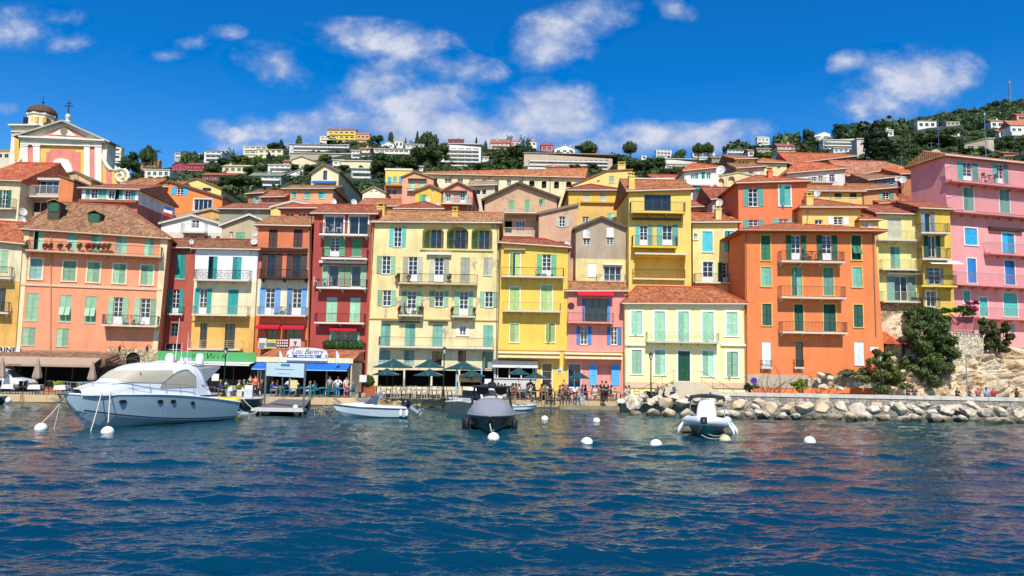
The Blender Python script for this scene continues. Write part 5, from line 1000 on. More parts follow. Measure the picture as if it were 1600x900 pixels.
def mk_tree(kind,seed,c):
 r=thing('tree','x','tree');r.name={'cypress':'cypress','umbrella':'umbrella_pine','round':'tree','shrub':'shrub'}[kind]
 if kind=='cypress':
  bl=[(random.Random(seed+i).uniform(-.05,.05),0,.12+.88*i/8,.22*math.sin(math.pi*(.25+.72*i/8))+.015,.22*math.sin(math.pi*(.25+.72*i/8))+.015,.14)for i in range(8)];n,sz,tr=1500,.028,[(0,0,-.05),(0,0,.3)];tw=[.03,.02];core=.85
 elif kind=='umbrella':
  bl=[(x*.30,y*.30,.78+.05*((x*y)%2),.25,.25,.13)for x in(-1,0,1)for y in(-1,0,1)if abs(x)+abs(y)<2]+[(0,0,.86,.3,.3,.12)]+[(.3*math.cos(a),.3*math.sin(a),.74,.19,.19,.1)for a in(.8,2.4,4.0,5.5)];n,sz,tr=1600,.035,[(0,0,-.05),(.03,0,.4),(0,.02,.75)];tw=[.05,.035,.02];core=.7
 else:
  g=random.Random(seed);bl=[(0,0,.58,.33,.33,.3)]
  for i in range(9):a=g.uniform(0,6.28);h_=g.uniform(.38,.84);q=.34*math.sin(math.pi*min(1,h_))**.5;bl.append((q*math.cos(a),q*math.sin(a),h_,g.uniform(.14,.24),g.uniform(.14,.24),g.uniform(.11,.19)))
  n,sz,tr=1700,.036,[(0,0,-.05),(.02,.01,.3),(0,0,.55)];tw=[.05,.035,.02];core=.62
 tb=MB();tb.tube(tr,tw,6)
 if kind!='cypress':
  for a in(.5,2.3,4.2):tb.tube([(0,0,tr[-1][2]*.55),(.16*math.cos(a),.16*math.sin(a),tr[-1][2]*.95)],[.022,.008],5)
 tb.build('trunk',BARK,r);me=crown_mesh('crown',bl,n,sz,seed,leafmat(c,.55),core);o=bpy.data.objects.new('crown',me);col.objects.link(o);o.parent=r
 return r
def mk_palm(seed,c=PALM,nf=26):
 r=thing('palm_tree','x','palm');g=random.Random(seed);tb=MB();tb.tube([(0,0,-.06),(.01,0,.3),(0,0,.66)],[.035,.026,.03],7);tb.build('trunk',BARK,r);mb=MB()
 for i in range(nf):
  a=g.uniform(0,6.28);up=g.uniform(-.25,1.0);L=.36*g.uniform(.85,1.1);pts=[]
  for k in range(8):
   t=k/7;rr=L*t*math.cos(up*.9*(1-t*.6));zz=.66+L*(math.sin(up)*t-.85*t*t*(.5+.3*(1-up)));pts.append(Vector((math.cos(a)*rr,math.sin(a)*rr,zz)))
  sd=Vector((-math.sin(a),math.cos(a),0))
  for k in range(7):
   w=.055*math.sin(math.pi*(k+1)/8.5)+.012;p,q=pts[k],pts[k+1]
   for s_ in(-1,1):
    for u_ in(0,.5):
     m0=p.lerp(q,u_);m1=p.lerp(q,u_+.38);e=sd*s_*w+Vector((0,0,-w*.55))+(q-p)*.35
     mb.tri(m0,m1,m0.lerp(m1,.6)+e)
 mb.build('crown',leafmat(c,.4),r);return r
PR={}
def proto(kind,c,v=0):
 k=(kind,c,v)
 if k not in PR:PR[k]=[mk_palm(v+3,c)if kind=='palm' else mk_tree(kind,v+11,c),False]
 return PR[k]
tcount=[0]
def tree(kind,px,y0,y1,w,c,label,Y=None,group=None,cat=None):
 """y0 top pixel, y1 foot pixel, w crown width in pixels"""
 if Y is None:Y=ground_hit(px,y1,95)
 top=un(px,y0,Y);bot=un(px,y1,Y);zg=tz(bot.x,Y)if Y>76 else bot.z;x=bot.x;hgt=top.z-zg+.0
 tcount[0]+=1;P_=proto(kind,c,tcount[0]%3);wm=w*Y/F;base=dict(cypress=.44,umbrella=.98,round=.9,palm=.66,shrub=.9)[kind]
 hz=hgt/dict(cypress=1.1,umbrella=.98,round=.98,palm=.86,shrub=.98)[kind]
 o=place(P_[0],P_[1],label,(x,Y,zg),rnd.uniform(0,6.28),(wm/base,wm/base,hz),group);P_[1]=True
 o['category']=cat or{'cypress':'cypress','palm':'palm'}.get(kind,'tree');return o
T_=[
('umbrella',231,227,250,24,PINE,'umbrella pine standing beside a palm on the left skyline'),('palm',240,223,250,22,PALM,'palm rising beside the umbrella pine on the left skyline'),
('round',200,238,278,32,PINE,'dark bushy tree directly right of the pale yellow apartment block'),('round',181,262,286,18,OAK,'low dark tree at the foot of the pale yellow apartment block'),
('round',300,234,256,34,OAK,'broad tree between the blue grey modern villa and the white terraced villa'),('round',322,238,256,20,PINE,'smaller dark tree just left of the white terraced villa'),
('palm',363,225,246,14,PALM,'small palm on the skyline right of the white terraced villa'),('round',376,242,259,32,LIGHT,'light green tree in front of the cream apartment block on the left slope'),
('round',350,246,262,20,PINE,'dark tree left of the light green tree on the left slope'),('round',402,241,260,14,LIGHT,'slim yellow green tree before the pale yellow stepping block'),
('cypress',420,236,258,9,CYP,'small cypress before the pale yellow stepping block'),('round',332,254,276,22,OAK,'tree right of the crimson flat fronted villa'),('round',372,272,300,40,PINE,'wide dark tree above the yellow gable house on the left'),
('round',396,274,298,26,OAK,'dark tree left of the grey green villa'),('round',352,276,298,24,PINE,'dark tree below the dark red villa'),('round',388,259,276,20,PINE,'tree left of the terraced white villa in the middle of the left slope'),
('round',411,259,270,20,OAK,'small round tree above the grey green villa'),('cypress',439,216,243,10,CYP,'thin cypress left of the very long apartment building'),('round',430,221,243,26,OAK,'tree clump left of the thin cypress by the long apartment building'),
('round',449,221,240,20,OLIV,'pale tree right of the thin cypress by the long apartment building'),('round',464,213,226,17,OAK,'round tree standing on the flat roofline of the long apartment building, left one'),('round',488,215,225,10,PINE,'small round tree left of the yellow hilltop villa'),
('round',508,241,256,20,LIGHT,'round bright tree growing out of the stone terrace wall'),('round',462,256,270,16,PINE,'dark tree left of the cream gabled villa roof'),('round',484,257,272,20,PINE,'dark tree right of the cream gabled villa'),
('palm',470,266,292,20,PALM,'dense palm left of the cream gable with blue awning'),('palm',452,272,292,18,PALM,'second dense palm further left of the cream gable with blue awning'),('round',538,256,270,16,PINE,'small dark tree over the flank of the cream gabled house'),
('round',590,212,226,22,OAK,'round tree right of the apricot wing on the hilltop'),('round',612,208,225,13,PINE,'dense dark tree on the skyline above the small white gabled villa'),('cypress',634,208,224,6,CYP,'short cypress on the skyline'),
('cypress',651,199,222,10,CYP,'tall cypress poking out of the dark cedar on the skyline'),('umbrella',668,206,230,34,PINE,'spreading dark cedar on the skyline'),('round',648,211,230,20,OAK,'green tree under the tall skyline cypress'),
('round',600,240,282,44,PINE,'large dark tree right of the blue glass villa'),('round',628,242,268,34,OAK,'large tree below the long low pinkish villa'),('round',660,224,264,36,PINE,'very large dark tree left of the tall white apartment block'),
('round',684,222,264,34,OAK,'very large tree touching the left edge of the tall white apartment block'),('round',642,252,268,24,PINE,'dark tree above the yellow flat roofed house'),('cypress',744,208,228,7,CYP,'lone cypress right of the tall white apartment block roof'),
('round',756,218,232,14,PINE,'round tree right of the lone cypress'),('palm',795,205,232,13,PALM,'left one of the two thin tall palms on the skyline'),('palm',817,205,232,12,PALM,'right one of the two thin tall palms on the skyline'),
('round',808,224,256,34,PINE,'large dark tree below the two thin palms'),('round',780,242,262,30,OAK,'green tree between the tall white block and the terraced apartments'),('round',748,254,268,26,OAK,'tree over the orange roof of the long cream building, left end'),
('round',800,252,268,34,OAK,'tree right behind the orange roof of the long cream building, below the two thin palms'),('round',828,217,228,14,OAK,'small tree above the tiny cream skyline villa'),('round',856,218,232,16,PINE,'dark tree behind the raspberry pink villa'),
('umbrella',904,227,242,14,PINE,'little umbrella pine left of the brick red skyline villa'),('umbrella',919,220,242,28,PINE,'umbrella pine above the brick red skyline villa'),('umbrella',984,220,246,22,PINE,'tall isolated umbrella pine standing clear on the skyline'),
('round',898,256,270,20,PINE,'dark tree in front of the terraced apartments, left of two'),('round',926,256,270,22,PINE,'dark tree in front of the terraced apartments, right of two'),('umbrella',1091,223,245,18,PINE,'left one of the pair of umbrella pines on the skyline'),('umbrella',1106,222,245,19,PINE,'right one of the pair of umbrella pines on the skyline'),
('round',1060,234,250,26,OAK,'round tree above the long white terraced block'),('palm',1229,200,224,10,PALM,'thin tall palm on the right skyline'),('round',1216,207,226,18,PINE,'round pine left of the thin tall palm on the right skyline'),
('round',1199,238,252,24,LIGHT,'bright green garden tree behind the arcaded tower house'),('cypress',1181,229,250,7,CYP,'narrow cypress beside the bright green garden tree'),('round',1264,200,216,20,PINE,'round pine right of the thin tall palm'),('cypress',1256,199,216,5,CYP,'thin cypress against the round pine on the right skyline'),
('palm',1252,216,252,34,OLIV,'big date palm right of the white cubist villa, left of two'),('palm',1278,216,250,36,OLIV,'big date palm right of the white cubist villa, right of two'),('cypress',1371,184,258,42,CYP,'huge broad dark cypress towering over the right slope'),
('palm',1422,194,244,30,PALM,'solitary palm right of the huge cypress'),('round',1399,222,250,26,OAK,'bushy tree at the right foot of the huge cypress'),('round',1468,202,236,62,PINE,'wide dark pine left of the grey stone house on the right slope'),
('cypress',1502,216,238,8,CYP,'small cypress right of the wide dark pine'),('palm',1594,222,246,26,PALM,'palm at the right edge behind the pink house roof'),('round',1570,214,240,26,OAK,'tree right of the round stone tower'),
('round',1340,188,206,18,PINE,'round tree at the left shoulder of the huge cypress'),('cypress',1352,190,210,7,CYP,'thin cypress at the left shoulder of the huge cypress'),('round',1310,196,212,30,PINE,'dark tree crown above the long modern building'),('round',1432,232,252,28,PINE,'dark tree left of the wide pine above the faded pink roof'),
('round',1520,232,246,40,OAK,'low garden tree in front of the grey stone house'),('round',12,296,320,46,PINE,'dark trees beside the bell tower at the left edge'),('round',990,250,274,40,PINE,'dark tree right of the terraced apartments, lower one'),('round',1020,246,272,40,OAK,'big rounded tree in the dark wood above the white blank building'),
('round',965,240,262,30,OAK,'rounded tree just right of the terraced apartments'),('round',1046,262,282,26,PINE,'dark tree at the left foot of the long white terraced block'),
]
for t in T_:tree(*t)
tree('palm',847,309,345,34,'#4f6a2e','palm with arching fronds on the terrace of the big beige gabled house',Y=87)
# ------------------------------------------------------------------ woodland on the slopes
def woodland():
 g=np.random.RandomState(5);protos=[]
 for i in range(6):
  bl=[(0,0,0,.62,.62,.5)]+[(g.uniform(-.5,.5),g.uniform(-.5,.5),g.uniform(-.1,.4),g.uniform(.3,.5),g.uniform(.3,.5),g.uniform(.25,.4))for _ in range(4)]
  V1,Q1=blob_leaves(bl,200,.15,50+i,.3,.75);Vs,Fs,off=[V1],[],len(V1)
  for b in bl[:1]:v=IV*(1+g.uniform(-.2,.2,len(IV)))[:,None]*np.array(b[3:])*.95;Vs.append(v);Fs.append(IF+off);off+=len(v)
  protos.append((np.concatenate(Vs),Q1,np.concatenate(Fs)))
 out={0:[[],[],[],0],1:[[],[],[],0]}
 n=0;tries=0;rc_=np.array(RECTS)
 while n<9000 and tries<140000:
  tries+=1;u=g.uniform(-.85,.85);Y=float(np.exp(g.uniform(np.log(128),np.log(1090))))if g.rand()<.75 else g.uniform(128,480)
  x=u*Y;z=tz(x,Y);far=Y>450
  if far and u<.3:continue
  r=g.choice((g.uniform(.8,1.7),g.uniform(1.6,3.6)))if not far else g.uniform(5,9.5)
  px,py=proj((x,Y,z+r*.5));rp=r*F/Y
  hit=(px+rp>rc_[:,0])&(px-rp<rc_[:,2])&(py+rp>rc_[:,1])&(py-rp<rc_[:,3]-.38*(rc_[:,3]-rc_[:,1]))&(Y<rc_[:,4]+13)
  if hit.any()or px<-120 or px>1720:continue
  V_,Q_,T3=protos[g.randint(6)];a=g.uniform(0,6.28);c,s=math.cos(a),math.sin(a)
  W=V_*r*np.array([1,1,g.uniform(.75,1.25)]);W=np.stack([W[:,0]*c-W[:,1]*s+x,W[:,0]*s+W[:,1]*c+Y,W[:,2]+z+r*.35],1)
  B=out[1 if g.rand()<.3 else 0];B[0].append(W);B[1].append(Q_+B[3]);B[2].append(T3+B[3]);B[3]+=len(W);n+=1
 for k,(nm,c)in enumerate((('hillside_woodland','#324524'),('hillside_scrub','#4c5c32'))):
  B=out[k];me=np_mesh(nm,np.concatenate(B[0]),np.concatenate(B[1]),np.concatenate(B[2]),leafmat(c,.5));o=bpy.data.objects.new(nm,me);col.objects.link(o)
  tag(o,['dark green woodland covering the hill between the villas','lighter olive scrub trees dotted through the hillside woodland'][k],'woodland' if k==0 else 'scrub',kind='stuff')
woodland()
# ------------------------------------------------------------------ cliff, retaining walls, steps, canopy on the right
def cliff():
 top=[(1330,612),(1352,585),(1372,515),(1395,492),(1440,485),(1478,500),(1502,520),(1540,538),(1600,545),(1720,552)]
 xs=np.linspace(1330,1720,150);ty=np.interp(xs,*zip(*top));rows=[]
 nt_=44
 for j in range(nt_+1):
  t=j/nt_;row=[]
  for x,y in zip(xs,ty):
   A=un(x,y,74.6);B=un(x,612,70.2);p=B.lerp(A,t);p.z=.55+(A.z-.55)*t;p.y=70.2+4.4*t**1.5
   q=Vector((p.x*.55,p.y*.55,p.z*.55));d=mnoise.noise(q)*1.5+abs(mnoise.noise(q*2.3))*1.6-abs(mnoise.noise(q*4.9+Vector((3,3,3))))*.7
   e=min(1,4*t)*min(1,6*(1-t))if j<nt_ else 0
   row.append((p.x+d*.25*e,p.y-d*e,p.z+d*.2*e))
  rows.append(row)
 rows.append([(p[0],p[1]+9,p[2]+.3)for p in rows[-1]])
 mb=MB();mb.grid(rows)
 mt,t,b=newmat('ochre_rock');b.inputs['Roughness'].default_value=.92;tc=nn(t,'ShaderNodeTexCoord');n=nn(t,'ShaderNodeTexNoise');n.inputs['Scale'].default_value=.55;n.inputs['Detail'].default_value=10;n.inputs['Roughness'].default_value=.7;t.links.new(tc.outputs['Object'],n.inputs['Vector'])
 cr=nn(t,'ShaderNodeValToRGB');e=cr.color_ramp.elements;e[0].position=.3;e[0].color=(.16,.10,.055,1);e[1].position=.72;e[1].color=(.70,.63,.50,1)
 for ps,cc in((.40,(.40,.27,.15,1)),(.5,(.66,.53,.34,1)),(.6,(.56,.49,.37,1))):k=e.new(ps);k.color=cc
 t.links.new(n.outputs[0],cr.inputs[0]);t.links.new(cr.outputs[0],b.inputs['Base Color'])
 n2=nn(t,'ShaderNodeTexNoise');n2.inputs['Scale'].default_value=2.2;n2.inputs['Detail'].default_value=8;t.links.new(tc.outputs['Object'],n2.inputs['Vector']);bp=nn(t,'ShaderNodeBump');bp.inputs['Strength'].default_value=.9;bp.inputs['Distance'].default_value=.25;t.links.new(n2.outputs[0],bp.inputs['Height']);t.links.new(bp.outputs[0],b.inputs['Normal'])
 tag(mb.build('cliff',mt),kind='structure')
cliff()
def pwall(name,label,pts,Y,D,m_,cat='wall',crop='c8'):
 P=[un(*K(crop,*p),Y)for p in pts];zb=min(p.z for p in P);o=P[0];r=thing(name,label,cat,(o.x,Y,zb));mb=MB();mb.prism([(p.x-o.x,p.z-zb)for p in P],'y',0,D);mb.build('stonework',m_,r);return r
w1=pwall('retaining_wall','dark rough stone retaining wall carrying the cream stacked balconies',[(128,560),(385,560),(385,374),(128,374)],75.2,2.5,stonewall('#a89070',2.4,'#7e6e58'))
w2=pwall('retaining_wall','pale rubble retaining wall between the big shrub and the ochre cliff',[(520,760),(660,760),(712,640),(705,545),(525,535)],71.9,2.4,stonewall('#c9bda0',3.6,'#a0957c'))
mb=MB();A=un(*K('c8',540,524),71.85);B=un(*K('c8',700,528),71.85)
for i in range(9):q=A.lerp(B,i/8);mb.tube([(q.x,q.y,q.z-.5),(q.x,q.y,q.z+.05)],.03,5)
mb.tube([A,B],.035,5);mb.tube([A-Vector((0,0,.3)),B-Vector((0,0,.3))],.02,5);tag(mb.build('railing',mat('#b9a8a0',.5,.3)),'thin metal railing on top of the pale rubble retaining wall','railing')
w3=pwall('retaining_wall','plain pinkish terrace wall at the foot of the tall pink house',[(525,560),(655,560),(655,450),(525,450)],73.6,1.0,plaster('#b05a5c',.3))
w4=pwall('garden_wall','low rubble garden wall behind the sea wall under the orange house',[(440,850),(870,850),(870,790),(700,775),(560,792),(440,800)],68.6,.7,stonewall('#b9ac90',2.4,'#7e745f'),crop='c7')
# canopy with red tiles
P0,P1,P2,P3=un(*K('c8',140,600),71.2),un(*K('c8',372,612),71.2),un(*K('c8',225,548),73.6),un(*K('c8',118,541),73.6)
rt=thing('canopy','orange red tiled lean to canopy on dark posts right of the orange house','canopy',(P0.x,P0.y,.66));o_=Vector((P0.x,P0.y,.66));mb=MB();up_=Vector((0,0,.14));q=[p-o_ for p in(P0,P1,P2,P3)]
mb.quad(q[0]+up_,q[1]+up_,q[2]+up_,q[3]+up_,[(0,0),(4,0),(3,2.6),(.6,2.6)]);mb.quad(q[1],q[0],q[3],q[2]);mb.quad(q[0],q[1],q[1]+up_,q[0]+up_);mb.quad(q[1],q[2],q[2]+up_,q[1]+up_);mb.quad(q[2],q[3],q[3]+up_,q[2]+up_);mb.quad(q[3],q[0],q[0]+up_,q[3]+up_);mb.build('roof',tiles('#cf4a24',.6,.05),rt)
for f in(.1,.55,.92):p=q[0].lerp(q[1],f);mb=MB();mb.box(p.x-.09,.25,0,p.x+.09,.43,p.z+.05);mb.build('post',mat('#3a2c22',.8),rt)
# stone steps climbing the slope
mb=MB();a0,a1=un(*K('c8',305,868),70.6),un(*K('c8',415,868),70.6);b0,b1=un(*K('c8',318,705),73.4),un(*K('c8',372,705),73.4);n_=18
for i in range(n_):
 t0=i/n_;l=a0.lerp(b0,t0);r_=a1.lerp(b1,t0);l2=a0.lerp(b0,(i+1)/n_);z0_,z1_=.66+(b0.z-.66)*t0,.66+(b0.z-.66)*(i+1)/n_
 mb.box(l.x,l.y-.9,.4,r_.x,l2.y-.9+.02,z1_)
tag(mb.build('stone_steps',stonewall('#d6c9a8',2.6,'#b5a688')),'pale stone steps climbing the slope between two big shrubs on the right','steps')
# shrubs
def shrub(label,px0,y0,px1,y1,Y,c,n=5200,leaf=.13,seed=1,name='shrub',cat='shrub',nb=14,core=.6,depth=None):
 A=un((px0+px1)/2,y1,Y);Tq=un((px0+px1)/2,y0,Y);w=(px1-px0)*Y/F/2;h_=(Tq.z-A.z)/2;g=random.Random(seed);r=thing(name,label,cat,(A.x,Y,A.z));bl=[]
 dd=depth or min(w,h_)*.7
 for i in range(int(nb*2)):
  a=g.uniform(0,6.28);q=g.uniform(.02,1)**.5*.88;bl.append((w*q*math.cos(a),g.uniform(-.5,.5)*dd,h_+h_*q*math.sin(a),w*g.uniform(.12,.27),dd*g.uniform(.3,.5),h_*g.uniform(.1,.22)))
 me=crown_mesh('foliage',bl,n,leaf,seed,leafmat(c,.6),core);o=bpy.data.objects.new('foliage',me);col.objects.link(o);o.parent=r
 st=MB()
 for i in range(5):a=g.uniform(-.5,.5);st.tube([(a*.3,0,-.1),(a*w*.6,g.uniform(-.2,.2),h_*.6),(a*w*1.3,g.uniform(-.3,.3),h_*1.4)],[.07,.045,.02],5)
 st.build('stem',BARK,r);return r
shrub('big olive green shrub with a lamp post in front, right of the orange house',1340,540,1432,614,68.7,'#5e6632',8000,.12,3)
shrub('dark green tree like shrub right of the stone steps',1412,484,1500,604,70.4,'#4c5e32',11000,.12,4,nb=26)
shrub('dark green foliage spilling over the wall below the mustard house',1405,478,1482,530,73.6,'#465a2a',5200,.12,5)
shrub('round dark shrub hanging on the cliff under the pink house',1530,492,1586,552,72.0,'#46552b',5200,.11,6)
shrub('magenta bougainvillea below the blue shutters of the pink house',1506,467,1532,486,73.0,'#a02a5c',1100,.1,7,nb=6,core=.3,name='bougainvillea')
shrub('climbing green plant along the terrace edge under the mustard house',1466,478,1530,498,73.2,'#3f5a20',2600,.1,8,nb=9)
shrub('bright green bush at the foot of the orange house',1237,588,1266,612,67.5,'#74841f',2400,.09,9,nb=8)
shrub('small dark bush left of the round blue sign',1158,596,1186,612,67.2,'#3c4a26',1600,.09,10,nb=7)
shrub('grey green scrub along the low rubble garden wall',1282,576,1352,600,67.9,'#6b6a44',2600,.08,11,nb=10,core=.2)
# bare brown vine stems in front of the orange house
g=random.Random(4);A=un(1225,612,68.2);r=thing('bare_vine','leafless brown vine sprawling in front of the orange house','vine',(A.x,A.y,.66));mb=MB()
for i in range(34):
 p=Vector((g.uniform(-3.0,4.2),g.uniform(-.3,.3),0));d=Vector((g.uniform(-.5,.5),0,1));pts=[p.copy()]
 for k in range(g.randint(5,10)):d+=Vector((g.uniform(-.55,.55),g.uniform(-.2,.2),g.uniform(-.35,.2)));d.normalize();p=p+d*.36;pts.append(p.copy())
 mb.tube(pts,[.035*(1-k/len(pts))+.008 for k in range(len(pts))],4)
mb.build('stems',mat('#6b4b33',.9),r)
g=random.Random(9);A=un(186,560,67.2);r=thing('bare_vine','bare brown climber on the stone beside the arched doorway at the left','vine',(A.x,68.0,.66));mb=MB();zt=A.z-.66
for i in range(16):
 p=Vector((g.uniform(-.15,.15),0,0));pts=[p.copy(),Vector((p.x+.1,0,zt*.5)),Vector((p.x,0,zt*.9))];d=Vector((g.uniform(-1,1),0,g.uniform(.1,.8)));p=pts[-1].copy()
 for k in range(6):d+=Vector((g.uniform(-.4,.4),0,g.uniform(-.35,.3)));d.normalize();p=p+d*.33;pts.append(p.copy())
 mb.tube(pts,.02,4)
mb.build('stems',mat('#6b5340',.9),r)
# ------------------------------------------------------------------ boulders below the sea wall
def rock_mat():
 mt,t,b=newmat('limestone');b.inputs['Roughness'].default_value=.9;g=nn(t,'ShaderNodeNewGeometry');tc=nn(t,'ShaderNodeTexCoord');oi=nn(t,'ShaderNodeObjectInfo')
 n=nn(t,'ShaderNodeTexNoise');n.inputs['Scale'].default_value=1.4;n.inputs['Detail'].default_value=9;n.inputs['Roughness'].default_value=.7;t.links.new(g.outputs['Position'],n.inputs['Vector'])
 cr=nn(t,'ShaderNodeValToRGB');e=cr.color_ramp.elements;e[0].position=.3;e[0].color=(.22,.175,.11,1);e[1].position=.66;e[1].color=(.76,.69,.55,1);k=e.new(.48);k.color=(.58,.49,.35,1);t.links.new(n.outputs[0],cr.inputs[0])
 m0=nn(t,'ShaderNodeMix',data_type='RGBA');m0.inputs[7].default_value=(.55,.36,.15,1);mr0=nn(t,'ShaderNodeMapRange');mr0.inputs[1].default_value=.72;mr0.inputs[2].default_value=1;mr0.inputs[4].default_value=.7;t.links.new(oi.outputs['Random'],mr0.inputs[0]);t.links.new(mr0.outputs[0],m0.inputs[0]);t.links.new(cr.outputs[0],m0.inputs[6])
 sp=nn(t,'ShaderNodeSeparateXYZ');t.links.new(g.outputs['Position'],sp.inputs[0]);mr=nn(t,'ShaderNodeMapRange');mr.inputs[1].default_value=.16;mr.inputs[2].default_value=.5;mr.inputs[3].default_value=1;mr.inputs[4].default_value=0
 t.links.new(mth(t,'ADD',sp.outputs[2],mth(t,'MULTIPLY',mth(t,'SUBTRACT',n.outputs[0],.5),.8)),mr.inputs[0]) # wet algae band at the waterline
 m1=nn(t,'ShaderNodeMix',data_type='RGBA');m1.inputs[7].default_value=(.07,.055,.028,1);t.links.new(mr.outputs[0],m1.inputs[0]);t.links.new(m0.outputs[2],m1.inputs[6]);t.links.new(m1.outputs[2],b.inputs['Base Color'])
 bp=nn(t,'ShaderNodeBump');bp.inputs['Strength'].default_value=.6;bp.inputs['Distance'].default_value=.12;n2=nn(t,'ShaderNodeTexNoise');n2.inputs['Scale'].default_value=4;n2.inputs['Detail'].default_value=8;t.links.new(g.outputs['Position'],n2.inputs['Vector']);t.links.new(n2.outputs[0],bp.inputs['Height']);t.links.new(bp.outputs[0],b.inputs['Normal'])
 return mt
RM=rock_mat();I3,F3_=ico(4)
def rock_mesh(seed):
 g=np.random.RandomState(seed);v=I3.copy()
 for i in range(24):
  d=g.normal(size=3);d/=np.linalg.norm(d);o=g.uniform(.42,.78);s=v@d;k=s>o;v[k]-=np.outer(s[k]-o,d)
 for q_ in(0,):pass
 w=np.array([mnoise.noise(Vector(p)*2.2+Vector((seed*3.,0,0)))*.14+mnoise.noise(Vector(p)*6+Vector((seed*3.,0,0)))*.05 for p in v]);v=v*(1+w)[:,None]*np.array([1.15,.95,.8])
 for i in range(16):
  d=g.normal(size=3);d/=np.linalg.norm(d);o=g.uniform(.4,.72);s=v@d;k=s>o;v[k]-=np.outer(s[k]-o,d)*.9
 me=np_mesh('boulder',v,np.zeros((0,4)),F3_,RM);return me
RMs=[rock_mesh(i)for i in range(12)]
ORD=['first','second','third','fourth','fifth','sixth','seventh','eighth','ninth','tenth','eleventh','twelfth','thirteenth','fourteenth','fifteenth','sixteenth']
LMK=[(900,'the landing step'),(962,'the left corner of the cream villa'),(1030,'the parked scooters'),(1085,'the white inflatable boat'),(1150,'the left corner of the orange house'),(1215,'the orange house doorway'),(1290,'the orange house plaque'),(1352,'the big shrub and lamp post'),(1420,'the stone steps'),(1478,'the pale rubble retaining wall'),(1530,'the ochre cliff'),(1580,'the right edge of the photo')]
cnt={}
def rock(x,y,z,r,row):
 px,_=proj((x,y,z));me=rnd.choice(RMs);o=bpy.data.objects.new('boulder',me);col.objects.link(o);o.location=(x,y,z);o.rotation_euler=(rnd.uniform(-.4,.4),rnd.uniform(-.4,.4),rnd.uniform(0,6.28));o.scale=(r*rnd.uniform(.85,1.2),r*rnd.uniform(.85,1.15),r*rnd.uniform(.72,1.0))
 lm=[t for a,t in LMK if px>=a]or[LMK[0][1]];k=(lm[-1],row);cnt[k]=cnt.get(k,0)+1
 sz='large' if r>.9 else 'small' if r<.65 else 'pale'
 tag(o,f"{sz} boulder, {ORD[cnt[k]-1]} of the {row} row under {lm[-1]}",'boulder','boulders below the sea wall')
rr=random.Random(12)
rnd=random.Random(21)
x=6.5
while x<45:
 r=rr.uniform(.6,1.2);x+=r*.72
 if x>8.6:rock(x,56.9+rr.uniform(-.5,.5)+max(0,(12-x))*.5,rr.uniform(-.05,.28),r,'water')
 x+=r*.62
x=8.2
while x<46:
 r=rr.uniform(.6,1.15);x+=r*.72;lift=.55 if x<18.5 else 0
 rock(x,58.6+rr.uniform(-.35,.35),rr.uniform(.5,.85)+lift*.5,r,'middle');x+=r*.68
x=9.0
while x<46:
 r=rr.uniform(.55,1.05);x+=r*.75;lift=.5 if x<18.5 else 0
 rock(x,60.2+rr.uniform(-.3,.3),rr.uniform(.75,1.05)+lift*.6,r,'top');x+=r*.85
rnd=random.Random(77)
# boulders lying behind the sea wall at the foot of the orange house
for i,(px,py,r)in enumerate(((1281,586,.68),(1293,590,.6),(1280,604,.75),(1303,606,.5))):
 q=un(px,py,68.0);o=bpy.data.objects.new('boulder',RMs[i]);col.objects.link(o);o.location=(q.x,67.7-.3*i,q.z);o.scale=(r,r,r*.85)
 tag(o,['white boulder on top of the pile under the orange house','cream boulder right of the topmost one under the orange house','grey lowest boulder of the pile under the orange house','smallest boulder at the right of the pile under the orange house'][i],'boulder')
# ------------------------------------------------------------------ boats
GEL=mat('#e4e6e6',.25,0,.04,1.5);CHR=mat('#b9bec2',.25,.9,.03);BLK=mat('#121416',.5,0,.1);ROPE=mat('#cfc6ae',.9,0,.15,20)
class Boat:
 def __init__(s,name,label,cat,bow,stern,off=0):
  """bow and stern: (pixel x, distance)"""
  A=un(stern[0],640,stern[1]);B=un(bow[0],640,bow[1]);s.h=Vector((B.x-A.x,B.y-A.y,0));s.L=s.h.length;s.h.normalize();s.o=Vector((A.x,A.y,0));s.n=Vector((-s.h.y,s.h.x,0))
  s.root=thing(name,label,cat,s.o,math.atan2(s.h.y,s.h.x))
 def fp(s,px,py,off=0):
  d=ray(px,py);o=s.o+s.n*off;t=(o-EYE).dot(s.n)/d.dot(s.n);p=EYE+d*t;return(p-o).dot(s.h),p.z
def hull(L,B,zb,zs,keel=-.35,ns=24,full=.55,stem=.18,chine=.25,flare=.8,tr=1.0):
 """rows of section points from stern to bow, port gunwale -> keel -> starboard gunwale"""
 rows=[];info=[]
 for i in range(ns+1):
  t=i/ns;w=B/2*(1-max(0,(t-full)/(1-full))**2.2)*(tr+(1-tr)*min(1,t*3));w=max(w,.015);sh=zs+(zb-zs)*t**1.6;k=keel+(zb-.12-keel)*max(0,(t-(1-stem))/stem)**1.6
  xx=L*t;wc=w*(flare-.25*max(0,t-.5));zc=chine*(1-t)+(chine+.55*(zb-chine))*t**2.2;zc=min(max(zc,k+.03),sh-.05);xg=xx
  r=[]
  for sgn in(1,-1):
   seg=[(xg,w*sgn,sh),(xx,(w*.62+wc*.38)*sgn,sh*.6+zc*.4),(xx,wc*sgn,zc),(xx,wc*.55*sgn,zc*.45+k*.55)]
   r+=seg if sgn==1 else[(xx,0,k)]+seg[::-1]
  rows.append(r);info.append((xx,w,sh))
 return rows,info
